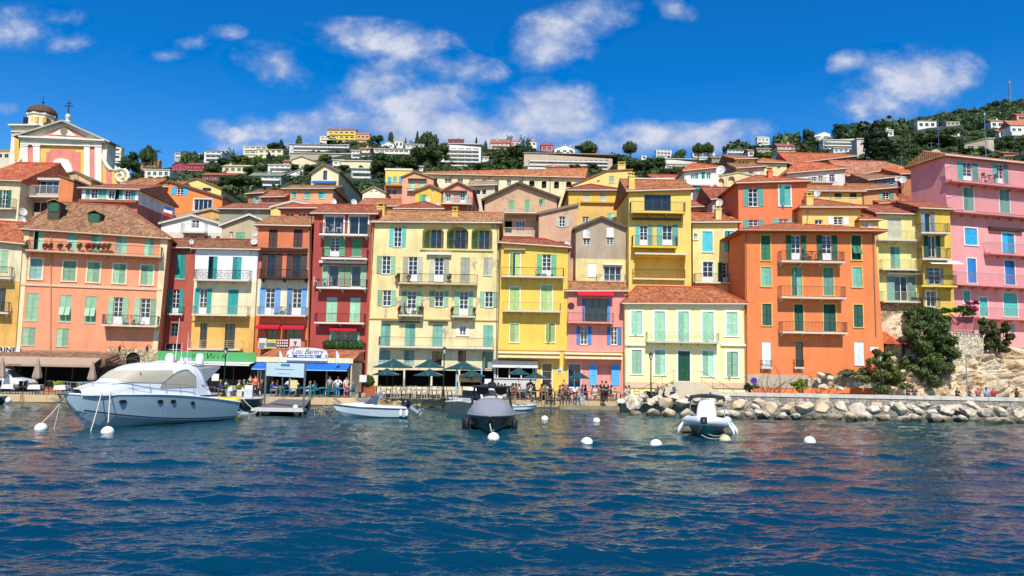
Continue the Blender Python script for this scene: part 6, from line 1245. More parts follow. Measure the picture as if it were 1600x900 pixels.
def hull_parts(bt_,rows,info,mh,md,stripe=None,deck=True):
 mb=MB();mb.grid(rows);r0_=rows[0];i=len(mb.v);mb.v+=r0_;mb.f.append(tuple(range(i,i+len(r0_))));mb.uv.append(None)
 h=mb.build('hull',mh,bt_.root)
 mb=MB();rail=[(p[0],p[1],p[2])for p in[r[0]for r in rows]]+[r[-1]for r in reversed(rows)]
 mb.tube(rail,.05,6);mb.build('rub_rail',stripe or md,bt_.root)
 if deck:
  mb=MB();mb.grid([[(x_,-w,z_-.02),(x_,-w*.5,z_+.02),(x_,0,z_+.05),(x_,w*.5,z_+.02),(x_,w,z_-.02)]for x_,w,z_ in info]);mb.build('deck',md,bt_.root)
 return h
def surf(prof,s,ph,e1=.42,e2=.75):
 """superstructure skin: prof rows (s, z0, z1, half width)"""
 P=np.array(prof);z0,z1,w=(np.interp(s,P[:,0],P[:,i])for i in(1,2,3));c,q=math.cos(ph),math.sin(ph)
 return Vector((s,w*(abs(c)**e1)*(1 if c>0 else-1),z0+(z1-z0)*abs(q)**e2))
def skin(prof,s0,s1,a0,a1,off=0,ns=20,na=14,e1=.42,e2=.75):
 rows=[]
 for i in range(ns+1):
  s=s0+(s1-s0)*i/ns;lo=a0(i/ns)if callable(a0)else a0;hi=a1(i/ns)if callable(a1)else a1;r=[]
  for j in range(na+1):
   ph=lo+(hi-lo)*j/na;p=surf(prof,s,ph,e1,e2);n_=Vector((0,math.cos(ph),math.sin(ph)));r.append(tuple(p+n_*off))
  rows.append(r)
 return rows
# -- the motor yacht
yb=Boat('motor_yacht','large white and grey motor yacht moored bow left to two buoys','yacht',(98,39.8),(346,48.6))
L=yb.L;B=3.5;rows,info=hull(L,B,1.92,1.12,-.4,34,.45,.2,.12,.82)
for k,r in enumerate(rows): # the sheer line crowns amidships
 t=k/34;dz=.42*math.sin(math.pi*min(1,t*1.05))*(1-t*.3)
 for j in(0,8):r[j]=(r[j][0],r[j][1],r[j][2]+dz)
 for j in(1,7):r[j]=(r[j][0],r[j][1],r[j][2]+dz*.5)
 info[k]=(info[k][0],info[k][1],info[k][2]+dz)
mhull=mat('#93a9b3',.22,0,.05,.8)  # blue-grey of shade and reflected sky put into the whitish hull's colour
hull_parts(yb,rows,info,mhull,GEL,mat('#e6e8e8',.3))
mb=MB()
for sd in(0,8):
 pts=[Vector(r[2 if sd==0 else 6])+Vector((0,.02 if sd==0 else-.02,.10))for r in rows[:-3]];mb.tube(pts,.035,5)
mb.build('dark_stripe',mat('#101a22',.4),yb.root)
def yf(x,y,off=1.0):return yb.fp(90+x/5.926,555+y/5.926,off)
dk=lambda s:float(np.interp(s,[i[0]for i in info],[i[2]for i in info]))
prof=[]
for(x,y,w)in((1480,372,1.25),(1400,350,1.4),(1330,322,1.5)):s,z=yf(x,y);prof.append((s,dk(s)-.05,z,w))
for(x,y,w)in((1310,150,1.25),(1290,120,1.32),(1200,80,1.42),(1100,66,1.45),(1000,62,1.45),(860,68,1.42),(760,82,1.38),(680,106,1.34),(600,150,1.3),(540,196,1.25),(490,238,1.2),(400,262,1.08),(300,288,.85),(220,318,.55),(160,350,.25)):
 s,z=yf(x,y,.5);prof.append((s,dk(min(s,L))-.05,z,w))
prof.sort();prof=[p for p in prof if p[0]>.2 and p[0]<L-.3]
prof=[(a,b,max(c,b+.06),d)for a,b,c,d in prof]
sA,sB=prof[0][0],prof[-1][0]
mb=MB();g_=skin(prof,sA,sB,0,math.pi,0,60,20);mb.grid(g_);i=len(mb.v);mb.v+=g_[0];mb.f.append(tuple(range(i,i+len(g_[0]))));mb.uv.append(None);mb.build('superstructure',mat('#dfe3e8',.2,0,.04,1),yb.root,smooth=True)
BEI=mat('#b9b09a',.7,0,.08,2);PA=np.array(prof)
def phz(s_,z):
 z0,z1=np.interp(s_,PA[:,0],PA[:,1]),np.interp(s_,PA[:,0],PA[:,2]);f=min(1,max(0,(z-z0)/(z1-z0)));return math.asin(min(1,f**(1/.75)))
def zpatch(name,s0,s1,zlo,zhi,m_,off=.03):
 for sg in(0,1):
  rows_=[]
  for i in range(25):
   t=i/24;s_=s0+(s1-s0)*t;lo,hi=phz(s_,zlo(t)),phz(s_,zhi(t));hi=max(hi,lo+.01);r=[]
   for j in range(9):
    ph=lo+(hi-lo)*j/8;ph=ph if sg else math.pi-ph;p=surf(prof,s_,ph);r.append(tuple(p+Vector((0,math.cos(ph),math.sin(ph)))*off))
   rows_.append(r)
  mb=MB();mb.grid(rows_);mb.build(name,m_,yb.root,smooth=True)
fz=lambda x,y,o=1.2:yf(x,y,o)
sa,sb=fz(1050,200)[0],fz(505,235,.4)[0];zb_,zt_=fz(900,262)[1],fz(800,143)[1]
zpatch('windscreen_cover',sa,sb,lambda t:zb_+.12*t+.25*max(0,.35-t),lambda t:zt_,BEI)
sa,sb=fz(1285,200,1.4)[0],fz(945,270,1.4)[0];z3,z4=fz(1100,300,1.4)[1],fz(1180,148,1.4)[1]
zpatch('side_window_cover',sa,sb,lambda t:z3,lambda t:z3+(z4-z3)*(min(1,.55+t*2.2)if t<.25 else math.cos((t-.25)/.75*math.pi/2)**.8),mat('#a9a28e',.5,0,.08,2),.035)
zpatch('window_trim',sa,sb-.05,lambda t:z3+(z4-z3)*(min(1,.55+t*2.2)if t<.25 else math.cos((t-.25)/.75*math.pi/2)**.8),lambda t:.07+z3+(z4-z3)*(min(1,.55+t*2.2)if t<.25 else math.cos((t-.25)/.75*math.pi/2)**.8),mat('#5f666c',.4),.04)
mb=MB();sS,zS=yf(1290,130,.5);sE,zE=yf(1425,108,.5);mb.prism([(sS+.3,zS+.05),(sS-.05,zS-.75),(sE,zE-.02),(sE+.05,zE+.05)],'y',-1.35,1.35);mb.build('spoiler',mat('#8f979c',.3),yb.root)
for px_ in(265,312):
 s,z=yb.fp(px_,565,0);mb=MB();mb.lathe([(.22,z-.25),(.26,z-.1),(.26,z+.25),(.2,z+.45),(.06,z+.52)],s,0,14);mb.build('radar_dome',GEL,yb.root,smooth=True)
s,z=yb.fp(290,562,0);mb=MB();mb.box(s-.3,-.12,z-.1,s+.3,.12,z+.12);mb.tube([(s,0,z-.5),(s,0,z-.1)],.05,6);mb.build('radar',GEL,yb.root)
for px_,py_ in((292,520),(283,535)):s,z=yb.fp(px_,563,.3);s2,z2=yb.fp(px_,py_,.3);mb=MB();mb.tube([(s,.3,z-.4),(s,.3,z2)],[.025,.01],5);mb.build('antenna',GEL,yb.root)
s,z=yb.fp(273,566,-.6);s2,z2=yb.fp(279,497,-.6);mb=MB();mb.tube([(s,-.6,z-.4),(s-.15,-.6,z2)],[.03,.015],5);fp_=mb.build('flag_pole',GEL,yb.root)
mb=MB();zf=z+.35;[mb.quad((s-.05-k*.06,-.6+.03*(k%2),zf-k*.22),(s+.28-k*.02,-.58,zf-.1-k*.22),(s+.25-k*.04,-.6,zf-.36-k*.22),(s-.1-k*.06,-.6,zf-.24-k*.22))for k in range(2)];mb.build('pennant',mat('#c01f2a',.8),fp_)
mb=MB();top_=[];
for k in range(15):
 t=.34+.64*k/14;x_=L*t;w=float(np.interp(x_,[i[0]for i in info],[i[1]for i in info]))*.93;top_.append((x_,w,dk(x_)+.62))
for sg in(1,-1):
 mb.tube([(a,b*sg,c)for a,b,c in top_],.02,5);mb.tube([(a,b*sg,c-.28)for a,b,c in top_[6:]],.012,4)
 for k in range(0,15,2):a,b,c=top_[k];mb.tube([(a-.12,b*sg,c-.65),(a,b*sg,c)],.016,5)
a,b,c=top_[-1];mb.tube([(a,b,c),(a+.35,0,c+.05),(a,-b,c)],.02,5);mb.build('bow_rail',CHR,yb.root)
for(x,y,w)in((646,433,.42),(953,429,.34),(1067,428,.32),(1248,443,.26)): # portholes on the near side
 s,z=yb.fp(90+x/5.926,555+y/5.926,B/2*.93);k=min(range(35),key=lambda i:abs(rows[i][0][0]-s));r=rows[k];f=(z-r[2][2])/(r[0][2]-r[2][2]);yy=r[2][1]+(r[0][1]-r[2][1])*f-.04
 mb=MB();n_=14;mb.prism([(s+w/2*1.0*math.cos(6.283*i/n_)+.02,z+.11*math.sin(6.283*i/n_))for i in range(n_)],'y',yy,yy+.1);mb.build('porthole',mat('#16181c',.2),yb.root)
mb=MB();s,z=yf(90,400,0);mb.box(L-.5,-.16,1.9,L+.28,.16,2.0);mb.tube([(L+.3,0,1.92),(L+.1,0,1.55),(L+.28,-.22,1.45)],.05,6);mb.tube([(L+.1,0,1.55),(L+.28,.22,1.45)],.05,6);mb.build('anchor',CHR,yb.root)
mb=MB();mb.box(-.95,-1.45,.28,.02,1.45,.40);mb.build('swim_platform',GEL,yb.root)
mb=MB()
for sg in(-1,1):mb.tube([(yf(1300,250,sg)[0],sg*1.35,dk(1.6)+.9),(1.0,sg*1.45,dk(1)+.62),(.35,sg*1.45,dk(.3)+.35)],.022,5)
mb.build('stern_rail',CHR,yb.root)
mb=MB();s0_,z0_=yf(760,165,1.0);mb.tube([(s0_,1.22,z0_-.55),(s0_+.12,1.26,z0_+.05)],.025,5);mb.build('wiper',BLK,yb.root)
mb=MB();s0_,z0_=yf(1380,370,1.6);mb.box(s0_-.75,1.64,z0_-.1,s0_+.5,1.71,z0_+.02);mb.build('air_intake',mat('#3a4248',.4),yb.root)
# ---- buoys
def mk_buoy():
 r=thing('mooring_buoy','x','buoy');mb=MB();mb.lathe([(.02,-.28),(.22,-.2),(.31,-.02),(.32,.06),(.28,.18),(.19,.28),(.07,.335),(.01,.34)],n=20);mb.build('float',mat('#e9e7df',.4,0,.06,4),r,smooth=True)
 mb=MB();mb.tube([(0,0,.33),(0,0,.42)],.03,6);mb.tube([(.05*math.cos(a*.7),0,.47+.05*math.sin(a*.7))for a in range(10)],.014,5);mb.build('mooring_eye',mat('#5a5a58',.5,.6),r);return r
bp_=[mk_buoy(),False];BU={}
for k,px,py,lab in(('a',64,672,'white buoy furthest left, tied to the yacht bow'),('b',168,676,'white buoy in front of the yacht hull'),('c',771,685,'white buoy below the bow of the grey covered boat'),('d',851,656,'small far white buoy right of the grey covered boat'),
     ('e',917,693,'white buoy with upright eye, left of the two in the open middle'),('f',932,659,'small far white buoy below the seated people'),('g',1025,696,'white buoy left of the inflatable boat'),('i',1265,691,'lone white buoy on the right side')):
 p=unz(px,py,0);s_=.8 if k in 'df' else 1.0;BU[k]=p;place(bp_[0],bp_[1],lab,(p.x,p.y,rnd.uniform(-.03,.06)),rnd.uniform(0,6),s_,'mooring buoys');bp_[1]=True
p=unz(1133,689,0);BU['h']=p;o=copy_tree(bp_[0]);o.location=(p.x,p.y,0);o['label']='yellow stained buoy under the bow of the inflatable boat';o['group']='mooring buoys'
for c in bpy.data.objects:
 if c.parent==o and c.name.startswith('float'):c.data=c.data.copy();c.data.materials[0]=mat('#d9c99a',.5,0,.3,4)
def rope(label,A,B_,sag=.3,r=.028):
 A,B_=Vector(A),Vector(B_);pts=[A.lerp(B_,i/10)-Vector((0,0,sag*4*(i/10)*(1-i/10)))for i in range(11)];o=pts[0].copy();mb=MB();mb.tube([p-o for p in pts],r,5);x=mb.build('mooring_rope',ROPE,None,loc=o);tag(x,label,'rope');return x
def yw(s,off,z):return yb.o+yb.h*s+yb.n*off+Vector((0,0,z))
rope('rope from the yacht bow to the leftmost buoy',yw(L-.1,0,1.85),BU['a']+Vector((0,0,.4)),.15)
rope('rope from the yacht foredeck to the buoy by its hull',yw(L-1.9,1.05,2.05),BU['b']+Vector((0,0,.4)),.1)
rope('slack rope hanging from the yacht foredeck into the water',yw(L-1.5,.95,2.05),BU['b']+Vector((-1.1,.3,-.2)),.1)
rope('thin rope from the yacht bow straight down into the water',yw(L+.1,0,1.8),yw(L+.3,-.2,-.2),.0,.018)
# -- the covered tender
cb=Boat('motorboat','dark hulled motorboat under a grey cover with a black T frame, bow to the camera','motorboat',(766,41.6),(769,49.4));L=cb.L
rows,info=hull(L,2.95,.98,.72,-.35,24,.35,.16,.1,.86);DT=mat('#1c2f30',.3,0,.1)
hull_parts(cb,rows,info,DT,mat('#9aa0a2',.5),mat('#8b8f93',.6))
for sg in(0,1):
 mb=MB();mb.grid([[Vector(r[2 if sg else 6])+Vector((0,.012 if sg else-.012,-.01)),Vector(r[3 if sg else 5])+Vector((0,.012 if sg else-.012,-.01)),Vector(r[4])+Vector((0,0,-.02))]for r in rows[:-1]]);mb.build('lower_strake',mat('#3f5654',.35),cb.root)
prof=[(i[0],i[2]-.04,i[2]+.02,i[1])for i in info[:-1]];cov=[]
for(s,h)in((0,.3),(L*.12,.55),(L*.3,.85),(L*.45,.98),(L*.58,.9),(L*.75,.48),(L*.9,.14),(L*.975,.04)):
 z=float(np.interp(s,[i[0]for i in info],[i[2]for i in info]));w=float(np.interp(s,[i[0]for i in info],[i[1]for i in info]));cov.append((s,z-.06,z+h,w+.03))
g_=skin(cov,0,L*.975,0,math.pi,0,34,24,.62,1.5);g_=[[(p[0],p[1],p[2]+.035*mnoise.noise(Vector(p)*1.7))for p in r]for r in g_]
mb=MB();mb.grid(g_);mb.build('boat_cover',mat('#8a8c94',.85,0,.1,3,.3),cb.root,smooth=True)
mb=MB();
for sg in(1,-1):
 mb.tube([(3.1,sg*1.32,.8),(3.5,sg*1.12,1.7),(3.6,sg*1.05,2.42)],.07,6);mb.tube([(4.0,sg*1.3,.85),(3.75,sg*1.05,2.42)],.05,6)
mb.box(3.0,-1.18,2.42,4.3,1.18,2.50);mb.tube([(3.6,-1.1,2.4),(3.6,1.1,2.4)],.06,6)
mb.build('t_frame',BLK,cb.root);mb=MB()
for sg in(1,-1):mb.prism([(sg*.15,2.42),(sg*.25,2.05),(sg*.55,1.95),(sg*.9,2.05),(sg*.95,2.42)],'x',3.55,3.85)
mb.build('hanging_bag',mat('#1d1f22',.8),cb.root)
mb=MB();mb.lathe([(.05,2.5),(.3,2.52),(.26,2.66),(.08,2.76)],3.6,0,10);mb.build('radar_dome',BLK,cb.root)
for sg,k in((1,5),(-1,5),(-1,4.2)):
 s=k;w=float(np.interp(s,[i[0]for i in info],[i[1]for i in info]));mb=MB();mb.lathe([(.05,-.12),(.17,-.02),(.18,.55),(.05,.7)],s,sg*(w+.2),10);mb.build('fender',mat('#17191b',.6),cb.root,smooth=True)
rope('rope from the covered boat bow down to its buoy',cb.o+cb.h*(L-.1)+Vector((0,0,.55)),BU['c']+Vector((0,0,.42)),.25)
# -- white day boat with outboard
db=Boat('motorboat','small white open motorboat with folded canopy tubes and outboard, bow left','motorboat',(521,50.6),(634,52.2));L=db.L
rows,info=hull(L,2.0,.88,.62,-.2,24,.5,.2,.08,.86);hull_parts(db,rows,info,mat('#c3d0d6',.25,0,.05),GEL,mat('#2a3f55',.4))
fo=[(L*t,float(np.interp(L*t,[i[0]for i in info],[i[2]for i in info]))-.04,float(np.interp(L*t,[i[0]for i in info],[i[2]for i in info]))+h,float(np.interp(L*t,[i[0]for i in info],[i[1]for i in info]))*.9)for t,h in((.02,.12),(.35,.18),(.5,.3),(.72,.24),(.95,.03))]
mb=MB();mb.grid(skin(fo,L*.02,L*.95,0,math.pi,0,20,12));mb.build('coaming',GEL,db.root,smooth=True)
mb=MB()
for k in range(5):
 a=.34+.05*k
 for sg in(1,-1):mb.tube([(L*.5-.1*k,sg*.75,.85),(L*a-.15,sg*.7,1.75-.1*k)],.03,5)
 mb.tube([(L*a-.15,-.7,1.75-.1*k),(L*a-.15,.7,1.75-.1*k)],.03,5)
mb.build('canopy_tubes',CHR,db.root)
mb=MB()
for sg in(1,-1):mb.quad((L*.62,sg*.7,.88),(L*.44,sg*.8,.86),(L*.40,sg*.75,1.5),(L*.5,sg*.6,1.4))
mb.quad((L*.62,-.7,.88),(L*.62,.7,.88),(L*.5,.6,1.4),(L*.5,-.6,1.4));mb.build('windscreen',glass((.05,.07,.09),.1),db.root)
def outboard(bt_,x,z,tilt,c='#16181b',c2='#9aa4ac'):
 e=thing('outboard_motor',None,None,(0,0,0));[e.pop(k_,None)for k_ in('label','category')];bpy.data.objects.remove(e)
 mb=MB();T_=Matrix.Rotation(tilt,3,'Y')
 pr_=[(.02,-.0),(.22,.03),(.27,.2),(.25,.45),(.15,.58),(.02,.6)];mb.lathe(pr_,0,0,12);mb.v=[tuple(T_@(Vector(v)*Vector((1.25,.85,1))if False else Vector((v[0]*1.2,v[1]*.85,v[2])))+Vector((x,0,z)))for v in mb.v];o=mb.build('engine',mat(c,.3),bt_.root,smooth=True)
 mb=MB();mb.prism([(-.12,0),(.12,0),(.08,-.75),(.12,-1.0),(-.2,-1.0),(-.1,-.75)],'y',-.07,.07);mb.prism([(-.3,-.72),(.1,-.72),(.1,-.76),(-.3,-.76)],'y',-.2,.2);mb.lathe([(.02,-.12),(.2,-.05),(.02,.05)],0,0,8);mb.v=mb.v[:-24]+[(-.3+v[2],v[0],-.93+v[1])for v in mb.v[-24:]]
 mb.v=[tuple(T_@Vector(v)+Vector((x,0,z)))for v in mb.v];mb.build('motor_leg',mat(c2,.35),o)
outboard(db,-.25,.75,.95)
mb=MB();mb.lathe([(.04,.1),(.12,.2),(.12,.5),(.03,.6)],.15,1.1,8);mb.lathe([(.04,.1),(.12,.2),(.12,.5),(.03,.6)],.55,1.1,8);mb.build('fender',GEL,db.root)
mb=MB();mb.tube([(L-.3,-.2,.95),(L+.1,0,1.05),(L-.3,.2,.95)],.02,5);mb.build('bow_rail',CHR,db.root)
# -- grey cabin boat behind the covered one
gb=Boat('motorboat','grey hulled cabin boat with a white hardtop behind the covered boat','motorboat',(760,57.8),(716,54.6));L=gb.L=gb.L+2.2
rows,info=hull(L,2.3,1.15,.95,-.25,20,.5,.18,.1,.86);hull_parts(gb,rows,info,mat('#3d4a4c',.35,0,.1),GEL,mat('#cfd2d2',.4))
ca=[(L*t,.9,h,w)for t,h,w in((.28,1.3,.85),(.34,1.95,.85),(.5,2.1,.85),(.62,2.0,.82),(.74,1.4,.6),(.85,1.15,.35))]
mb=MB();g_=skin(ca,L*.28,L*.85,0,math.pi,0,22,14);mb.grid(g_);mb.build('cabin',GEL,gb.root,smooth=True)
mb=MB();mb.grid(skin(ca,L*.33,L*.72,.28,.72,.02,12,4));mb.build('cabin_window',glass(),gb.root);mb=MB();mb.grid(skin(ca,L*.33,L*.72,math.pi-.72,math.pi-.28,.02,12,4));mb.build('cabin_window',glass(),gb.root)
mb=MB();mb.prism([(-.85,1.15),(.85,1.15),(.75,1.75),(-.75,1.75)],'x',L*.27,L*.285);mb.build('cabin_window',glass(),gb.root)
for s,sd in((.3,-1.35),(1.1,-1.38),(2.0,-1.38)):mb=MB();mb.lathe([(.04,.15),(.18,.3),(.18,.65),(.04,.8)],s,sd,10);mb.build('fender',GEL,gb.root,smooth=True)
mb=MB();mb.tube([(-.05,.3,.9),(-.35,.35,1.9)],.02,5);e_=mb.build('ensign_staff',GEL,gb.root);mb=MB();mb.quad((-.3,.34,1.75),(-.05,.5,1.55),(-.1,.5,1.1),(-.25,.33,1.3));mb.build('ensign',mat('#c4202c',.8),e_)
mb=MB();mb.box(.05,-.9,1.15,.3,.9,1.25);mb.box(.1,-.85,.9,.16,-.79,1.2);mb.box(.1,.79,.9,.16,.85,1.2);mb.build('stern_seat',mat('#c9ccca',.6),gb.root)
# -- small white tender behind, right of it
sb=Boat('dinghy','little white dinghy tied at the quay right of the covered boat','dinghy',(828,61.5),(798,61.0));L=sb.L+.6;rows,info=hull(L,1.3,.45,.36,-.1,14,.5,.25,.06,.86);hull_parts(sb,rows,info,GEL,mat('#b9c2c9',.5));mb=MB();mb.box(.5,-.5,.42,.75,.5,.47);mb.box(1.1,-.5,.42,1.3,.5,.47);mb.build('thwart',mat('#8a7a60',.7),sb.root)
# -- the inflatable boat on the right
ib=Boat('inflatable_boat','white and teal inflatable boat with covered console and rolled dark awning, bow to the camera','inflatable boat',(1100,41.2),(1106,47.6));L=ib.L
rows,info=hull(L,2.3,1.0,.4,-.35,22,.3,.22,.1,.85);mb=MB();mb.grid(rows);i=len(mb.v);mb.v+=rows[0];mb.f.append(tuple(range(i,i+9)));mb.uv.append(None);mb.build('hull',mat('#1a7a7a',.3,0,.08),ib.root)
tb_=[(L*t,1.18*(1-max(0,(t-.45)/.55)**2.4),.56+.75*max(0,t-.3)**1.5)for t in[i/20 for i in range(21)]];tb_[-1]=(L,0,tb_[-1][2]);path=[(a,b,c)for a,b,c in tb_]+[(a,-b,c)for a,b,c in tb_[-2::-1]]
mb=MB();mb.tube(path,[.12]+[.27]*(len(path)-2)+[.12],12);mb.build('tube',mat('#e2e5e6',.45,0,.05),ib.root,smooth=True)
mb=MB();mb.tube([(a*1.0+(.22 if i_ in(19,20,21)else 0),b*1.22,c-.06)for i_,(a,b,c)in enumerate(path)],.05,5);mb.build('rubbing_strake',mat('#3a3f55',.5),ib.root)
mb=MB();mb.grid([[(a,-b,c+.05),(a,0,c+.08),(a,b,c+.05)]for a,b,c in tb_]);mb.build('deck',mat('#c9cccb',.6),ib.root)
cv=[(1.9,.45,1.0,.5),(2.1,.45,1.72,.58),(2.7,.45,1.9,.6),(3.3,.45,1.78,.58),(3.55,.45,1.0,.5)]
mb=MB();mb.grid([[(p[0],p[1],p[2]+.02*mnoise.noise(Vector(p)*3))for p in r]for r in skin(cv,1.9,3.55,0,math.pi,0,20,16)]);mb.build('console_cover',mat('#e3e6e8',.6,0,.05),ib.root,smooth=True)
mb=MB();
for sg in(1,-1):mb.tube([(1.4,sg*1.05,.6),(1.4,sg*1.0,2.0)],.035,6)
mb.tube([(1.4,-1.0,2.0),(1.4,1.0,2.0)],.03,6);mb.build('arch',CHR,ib.root)
mb=MB();mb.tube([(1.4,1.02,1.82),(1.4,.98,2.02),(1.4,.3,2.12),(1.4,-.3,2.12),(1.4,-.98,2.02),(1.4,-1.08,1.72)],.11,8);mb.build('rolled_awning',mat('#2b2f36',.8),ib.root)
mb=MB();mb.box(L+.0,-.17,.82,L+.24,.17,1.18);mb.prism([(L+.2,.8),(L+.34,.9),(L+.2,1.2)],'y',-.05,.05);mb.build('anchor',mat('#23292a',.5,.4),ib.root)
for s,sd in((4.6,1.35),(4.1,1.5),(4.8,-1.3)):mb=MB();mb.tube([(s,sd*.95,.72),(s,sd*1.12,.35),(s+.1,sd*1.18,.05)],[.05,.11,.05],8);mb.build('fender',GEL,ib.root,smooth=True)
outboard(ib,-.25,.75,.1,'#e1e4e6')
rope('pale rope from the inflatable boat to the yellow stained buoy',ib.o+ib.h*L+Vector((.25,0,.25)),BU['h']+Vector((0,0,.4)),.12,.02);rope('second pale rope from the inflatable boat to its buoy, left one',ib.o+ib.h*L+Vector((-.15,0,.2)),BU['h']+Vector((-.2,0,.15)),.12,.02)
# -- yellow inflatable and grey boat between yacht and pier
yi=Boat('inflatable_boat','yellow inflatable boat with black stripes behind the yacht stern','inflatable boat',(371,55.6),(330,57.2));L=yi.L
rows,info=hull(L,1.3,.55,.3,-.15,14,.4,.3,.08,.8);mb=MB();mb.grid(rows);mb.build('hull',mat('#1c1e20',.5),yi.root)
tb_=[(L*t,.68*(1-max(0,(t-.5)/.5)**2.4),.62+.25*max(0,t-.5))for t in[i/16 for i in range(17)]];tb_[-1]=(L,0,tb_[-1][2]);path=tb_+[(a,-b,c)for a,b,c in tb_[-2::-1]]
mb=MB();mb.tube(path,.24,10);mb.build('tube',mat('#d9c010',.45),yi.root,smooth=True);mb=MB();mb.tube([(a+(.14 if i_ in(15,16,17)else 0),b*1.36,c-.06)for i_,(a,b,c)in enumerate(path)],.06,5);mb.build('rubbing_strake',BLK,yi.root)
mb=MB();mb.box(.9,-.45,.5,1.1,.45,.66);mb.build('thwart',BLK,yi.root)
gb2=Boat('motorboat','grey open boat with a white deck between the yellow inflatable and the pier','motorboat',(380,55.5),(392,60));L=gb2.L;rows,info=hull(L,1.9,.85,.7,-.2,16,.4,.2,.1,.86);hull_parts(gb2,rows,info,mat('#4f5c60',.4),mat('#d2d4d2',.5))
mb=MB();mb.box(1.6,-.3,.8,2.2,.3,1.45);mb.quad((2.2,-.3,1.45),(2.2,.3,1.45),(2.0,.28,1.75),(2.0,-.28,1.75));mb.build('console',mat('#b9bcbc',.5),gb2.root)
rope('white rope from the grey open boat to the pier',gb2.o+gb2.h*L+Vector((0,0,.8)),unz(418,640,.4),.35,.022);rope('long slack white rope from the yacht stern to the pier',yw(.1,1.4,1.0),unz(404,641,.45),.45,.022);rope('second slack white rope from the yacht stern to the pier',yw(.1,1.4,1.0),unz(408,639,.45),.5,.022)
dd=Boat('dinghy','dark dinghy bow with a white fender at the left edge of the quay','dinghy',(9,57.5),(-26,57.0));rows,info=hull(dd.L,1.3,.6,.5,-.15,12,.5,.25,.06,.86);hull_parts(dd,rows,info,mat('#1a2026',.4),mat('#5a5f62',.5))
mb=MB();mb.lathe([(.04,.02),(.22,.18),(.22,.4),(.04,.56)],dd.L+.15,-.1,10);mb.build('fender',GEL,dd.root,smooth=True)
# ------------------------------------------------------------------ pier
PX=[unz(402,637,.5),unz(473,640,.5),unz(487,620.5,.52),unz(446,619.5,.52)]
WOODG=mat('#6f6c68',.85,0,.3,3,.3)
pr=thing('pier','grey plank boat landing pier with metal railings and hanging fenders','pier',PX[0]);o_=PX[0];q=[p-o_ for p in PX];mb=MB();n_=26
for i in range(n_):
 a,b=q[0].lerp(q[3],i/n_),q[1].lerp(q[2],i/n_);c,d=q[1].lerp(q[2],(i+.94)/n_),q[0].lerp(q[3],(i+.94)/n_);k=len(mb.v);mb.v+=[tuple(p)for p in(a,b,c,d)]+[tuple(p-Vector((0,0,.06)))for p in(a,b,c,d)]
 for f in((0,1,2,3),(0,4,5,1),(1,5,6,2),(2,6,7,3),(3,7,4,0)):mb.f.append(tuple(k+j for j in f));mb.uv.append(None)
mb.build('decking',WOODG,pr)
mb=MB();mb.box(q[0].x-.05,q[0].y-.16,-.16,q[1].x+.05,q[1].y+.3-.35,.03);mb.build('end_beam',mat('#c9c6bd',.6),pr)
for i,p in enumerate((q[0],q[1],q[0].lerp(q[3],.5),q[1].lerp(q[2],.5))):mb=MB();mb.tube([(p.x,p.y+.1,-1.3),(p.x,p.y+.1,-.08)],.11,8);mb.build('pile',mat('#3b352c',.8),pr)
for f_,(a,b)in enumerate(((q[3],q[0]),(q[2],q[1]))):
 mb=MB();d=(b-a);
 for k in range(6):p=a+d*.05*k;mb.tube([(p.x,p.y,0),(p.x,p.y,1.05)],.025,5)
 mb.tube([a+Vector((0,0,1.05)),a+d*.25+Vector((0,0,1.05))],.03,5);mb.tube([a+Vector((0,0,.5)),a+d*.25+Vector((0,0,.5))],.02,5);mb.build('railing',mat('#a9adb0',.4,.6),pr)
for px_,ang in((412,1.25),(464,.15)):
 p=unz(px_,642,.25)-o_;mb=MB();c,s=math.cos(ang),math.sin(ang);mb.tube([(p.x-.5*s,p.y-.25,p.z+.45*c),(p.x-.4*s,p.y-.25,p.z+.38*c),(p.x+.4*s,p.y-.25,p.z-.38*c),(p.x+.5*s,p.y-.25,p.z-.45*c)],[.06,.17,.17,.06],10);mb.build('fender',GEL,pr,smooth=True)
g=random.Random(2);mb=MB()
for i in range(16):
 p=Vector((PX[1].x+g.uniform(-.1,.9),PX[1].y+g.uniform(1,4.5),.45));mb.tube([p,p+Vector((g.uniform(-.5,.6),g.uniform(-.4,.4),-.1)),p+Vector((g.uniform(-.6,.8),g.uniform(-.5,.5),-.6))],.03,4)
tag(mb.build('rope_bundle',mat('#8a8576',.9)),'tangle of grey mooring ropes at the right side of the pier','rope')
# ---- text helper
def text(s,size,m_,parent,loc,rot=(R(90),0,0),shear=0,name='lettering',bold=.0,extr=.004,align='CENTER',sp=1.0):
 cu=bpy.data.curves.new(name,'FONT');cu.body=s;cu.size=size;cu.shear=shear;cu.extrude=extr;cu.offset=bold;cu.align_x=align;cu.align_y='CENTER';cu.space_character=sp;t_=bpy.data.objects.new('tmp',cu);col.objects.link(t_)
 me=bpy.data.meshes.new_from_object(t_.evaluated_get(bpy.context.evaluated_depsgraph_get()));bpy.data.objects.remove(t_);bpy.data.curves.remove(cu);me.materials.clear();me.materials.append(m_);me.name=name
 o=bpy.data.objects.new(name,me);col.objects.link(o);o.location=loc;o.rotation_euler=rot
 if parent:o.parent=parent
 return o
A,B_=unz(413,634,.5),unz(474,640,.5);zt=3.62;rt=thing('sign_gantry','white boarding notice board on two steel posts over the pier','sign',A,math.atan2(B_.y-A.y,B_.x-A.x));W_=(B_-A).length
for x_ in(0,W_):mb=MB();mb.box(x_-.05,-.05,0,x_+.05,.05,zt-A.z);mb.build('post',mat('#8d9296',.4,.7),rt)
mb=MB();mb.box(.06,-.03,zt-A.z-.98,W_-.06,.03,zt-A.z-.03);pn=mb.build('panel',mat('#cfe3e6',.5,0,.03),rt)
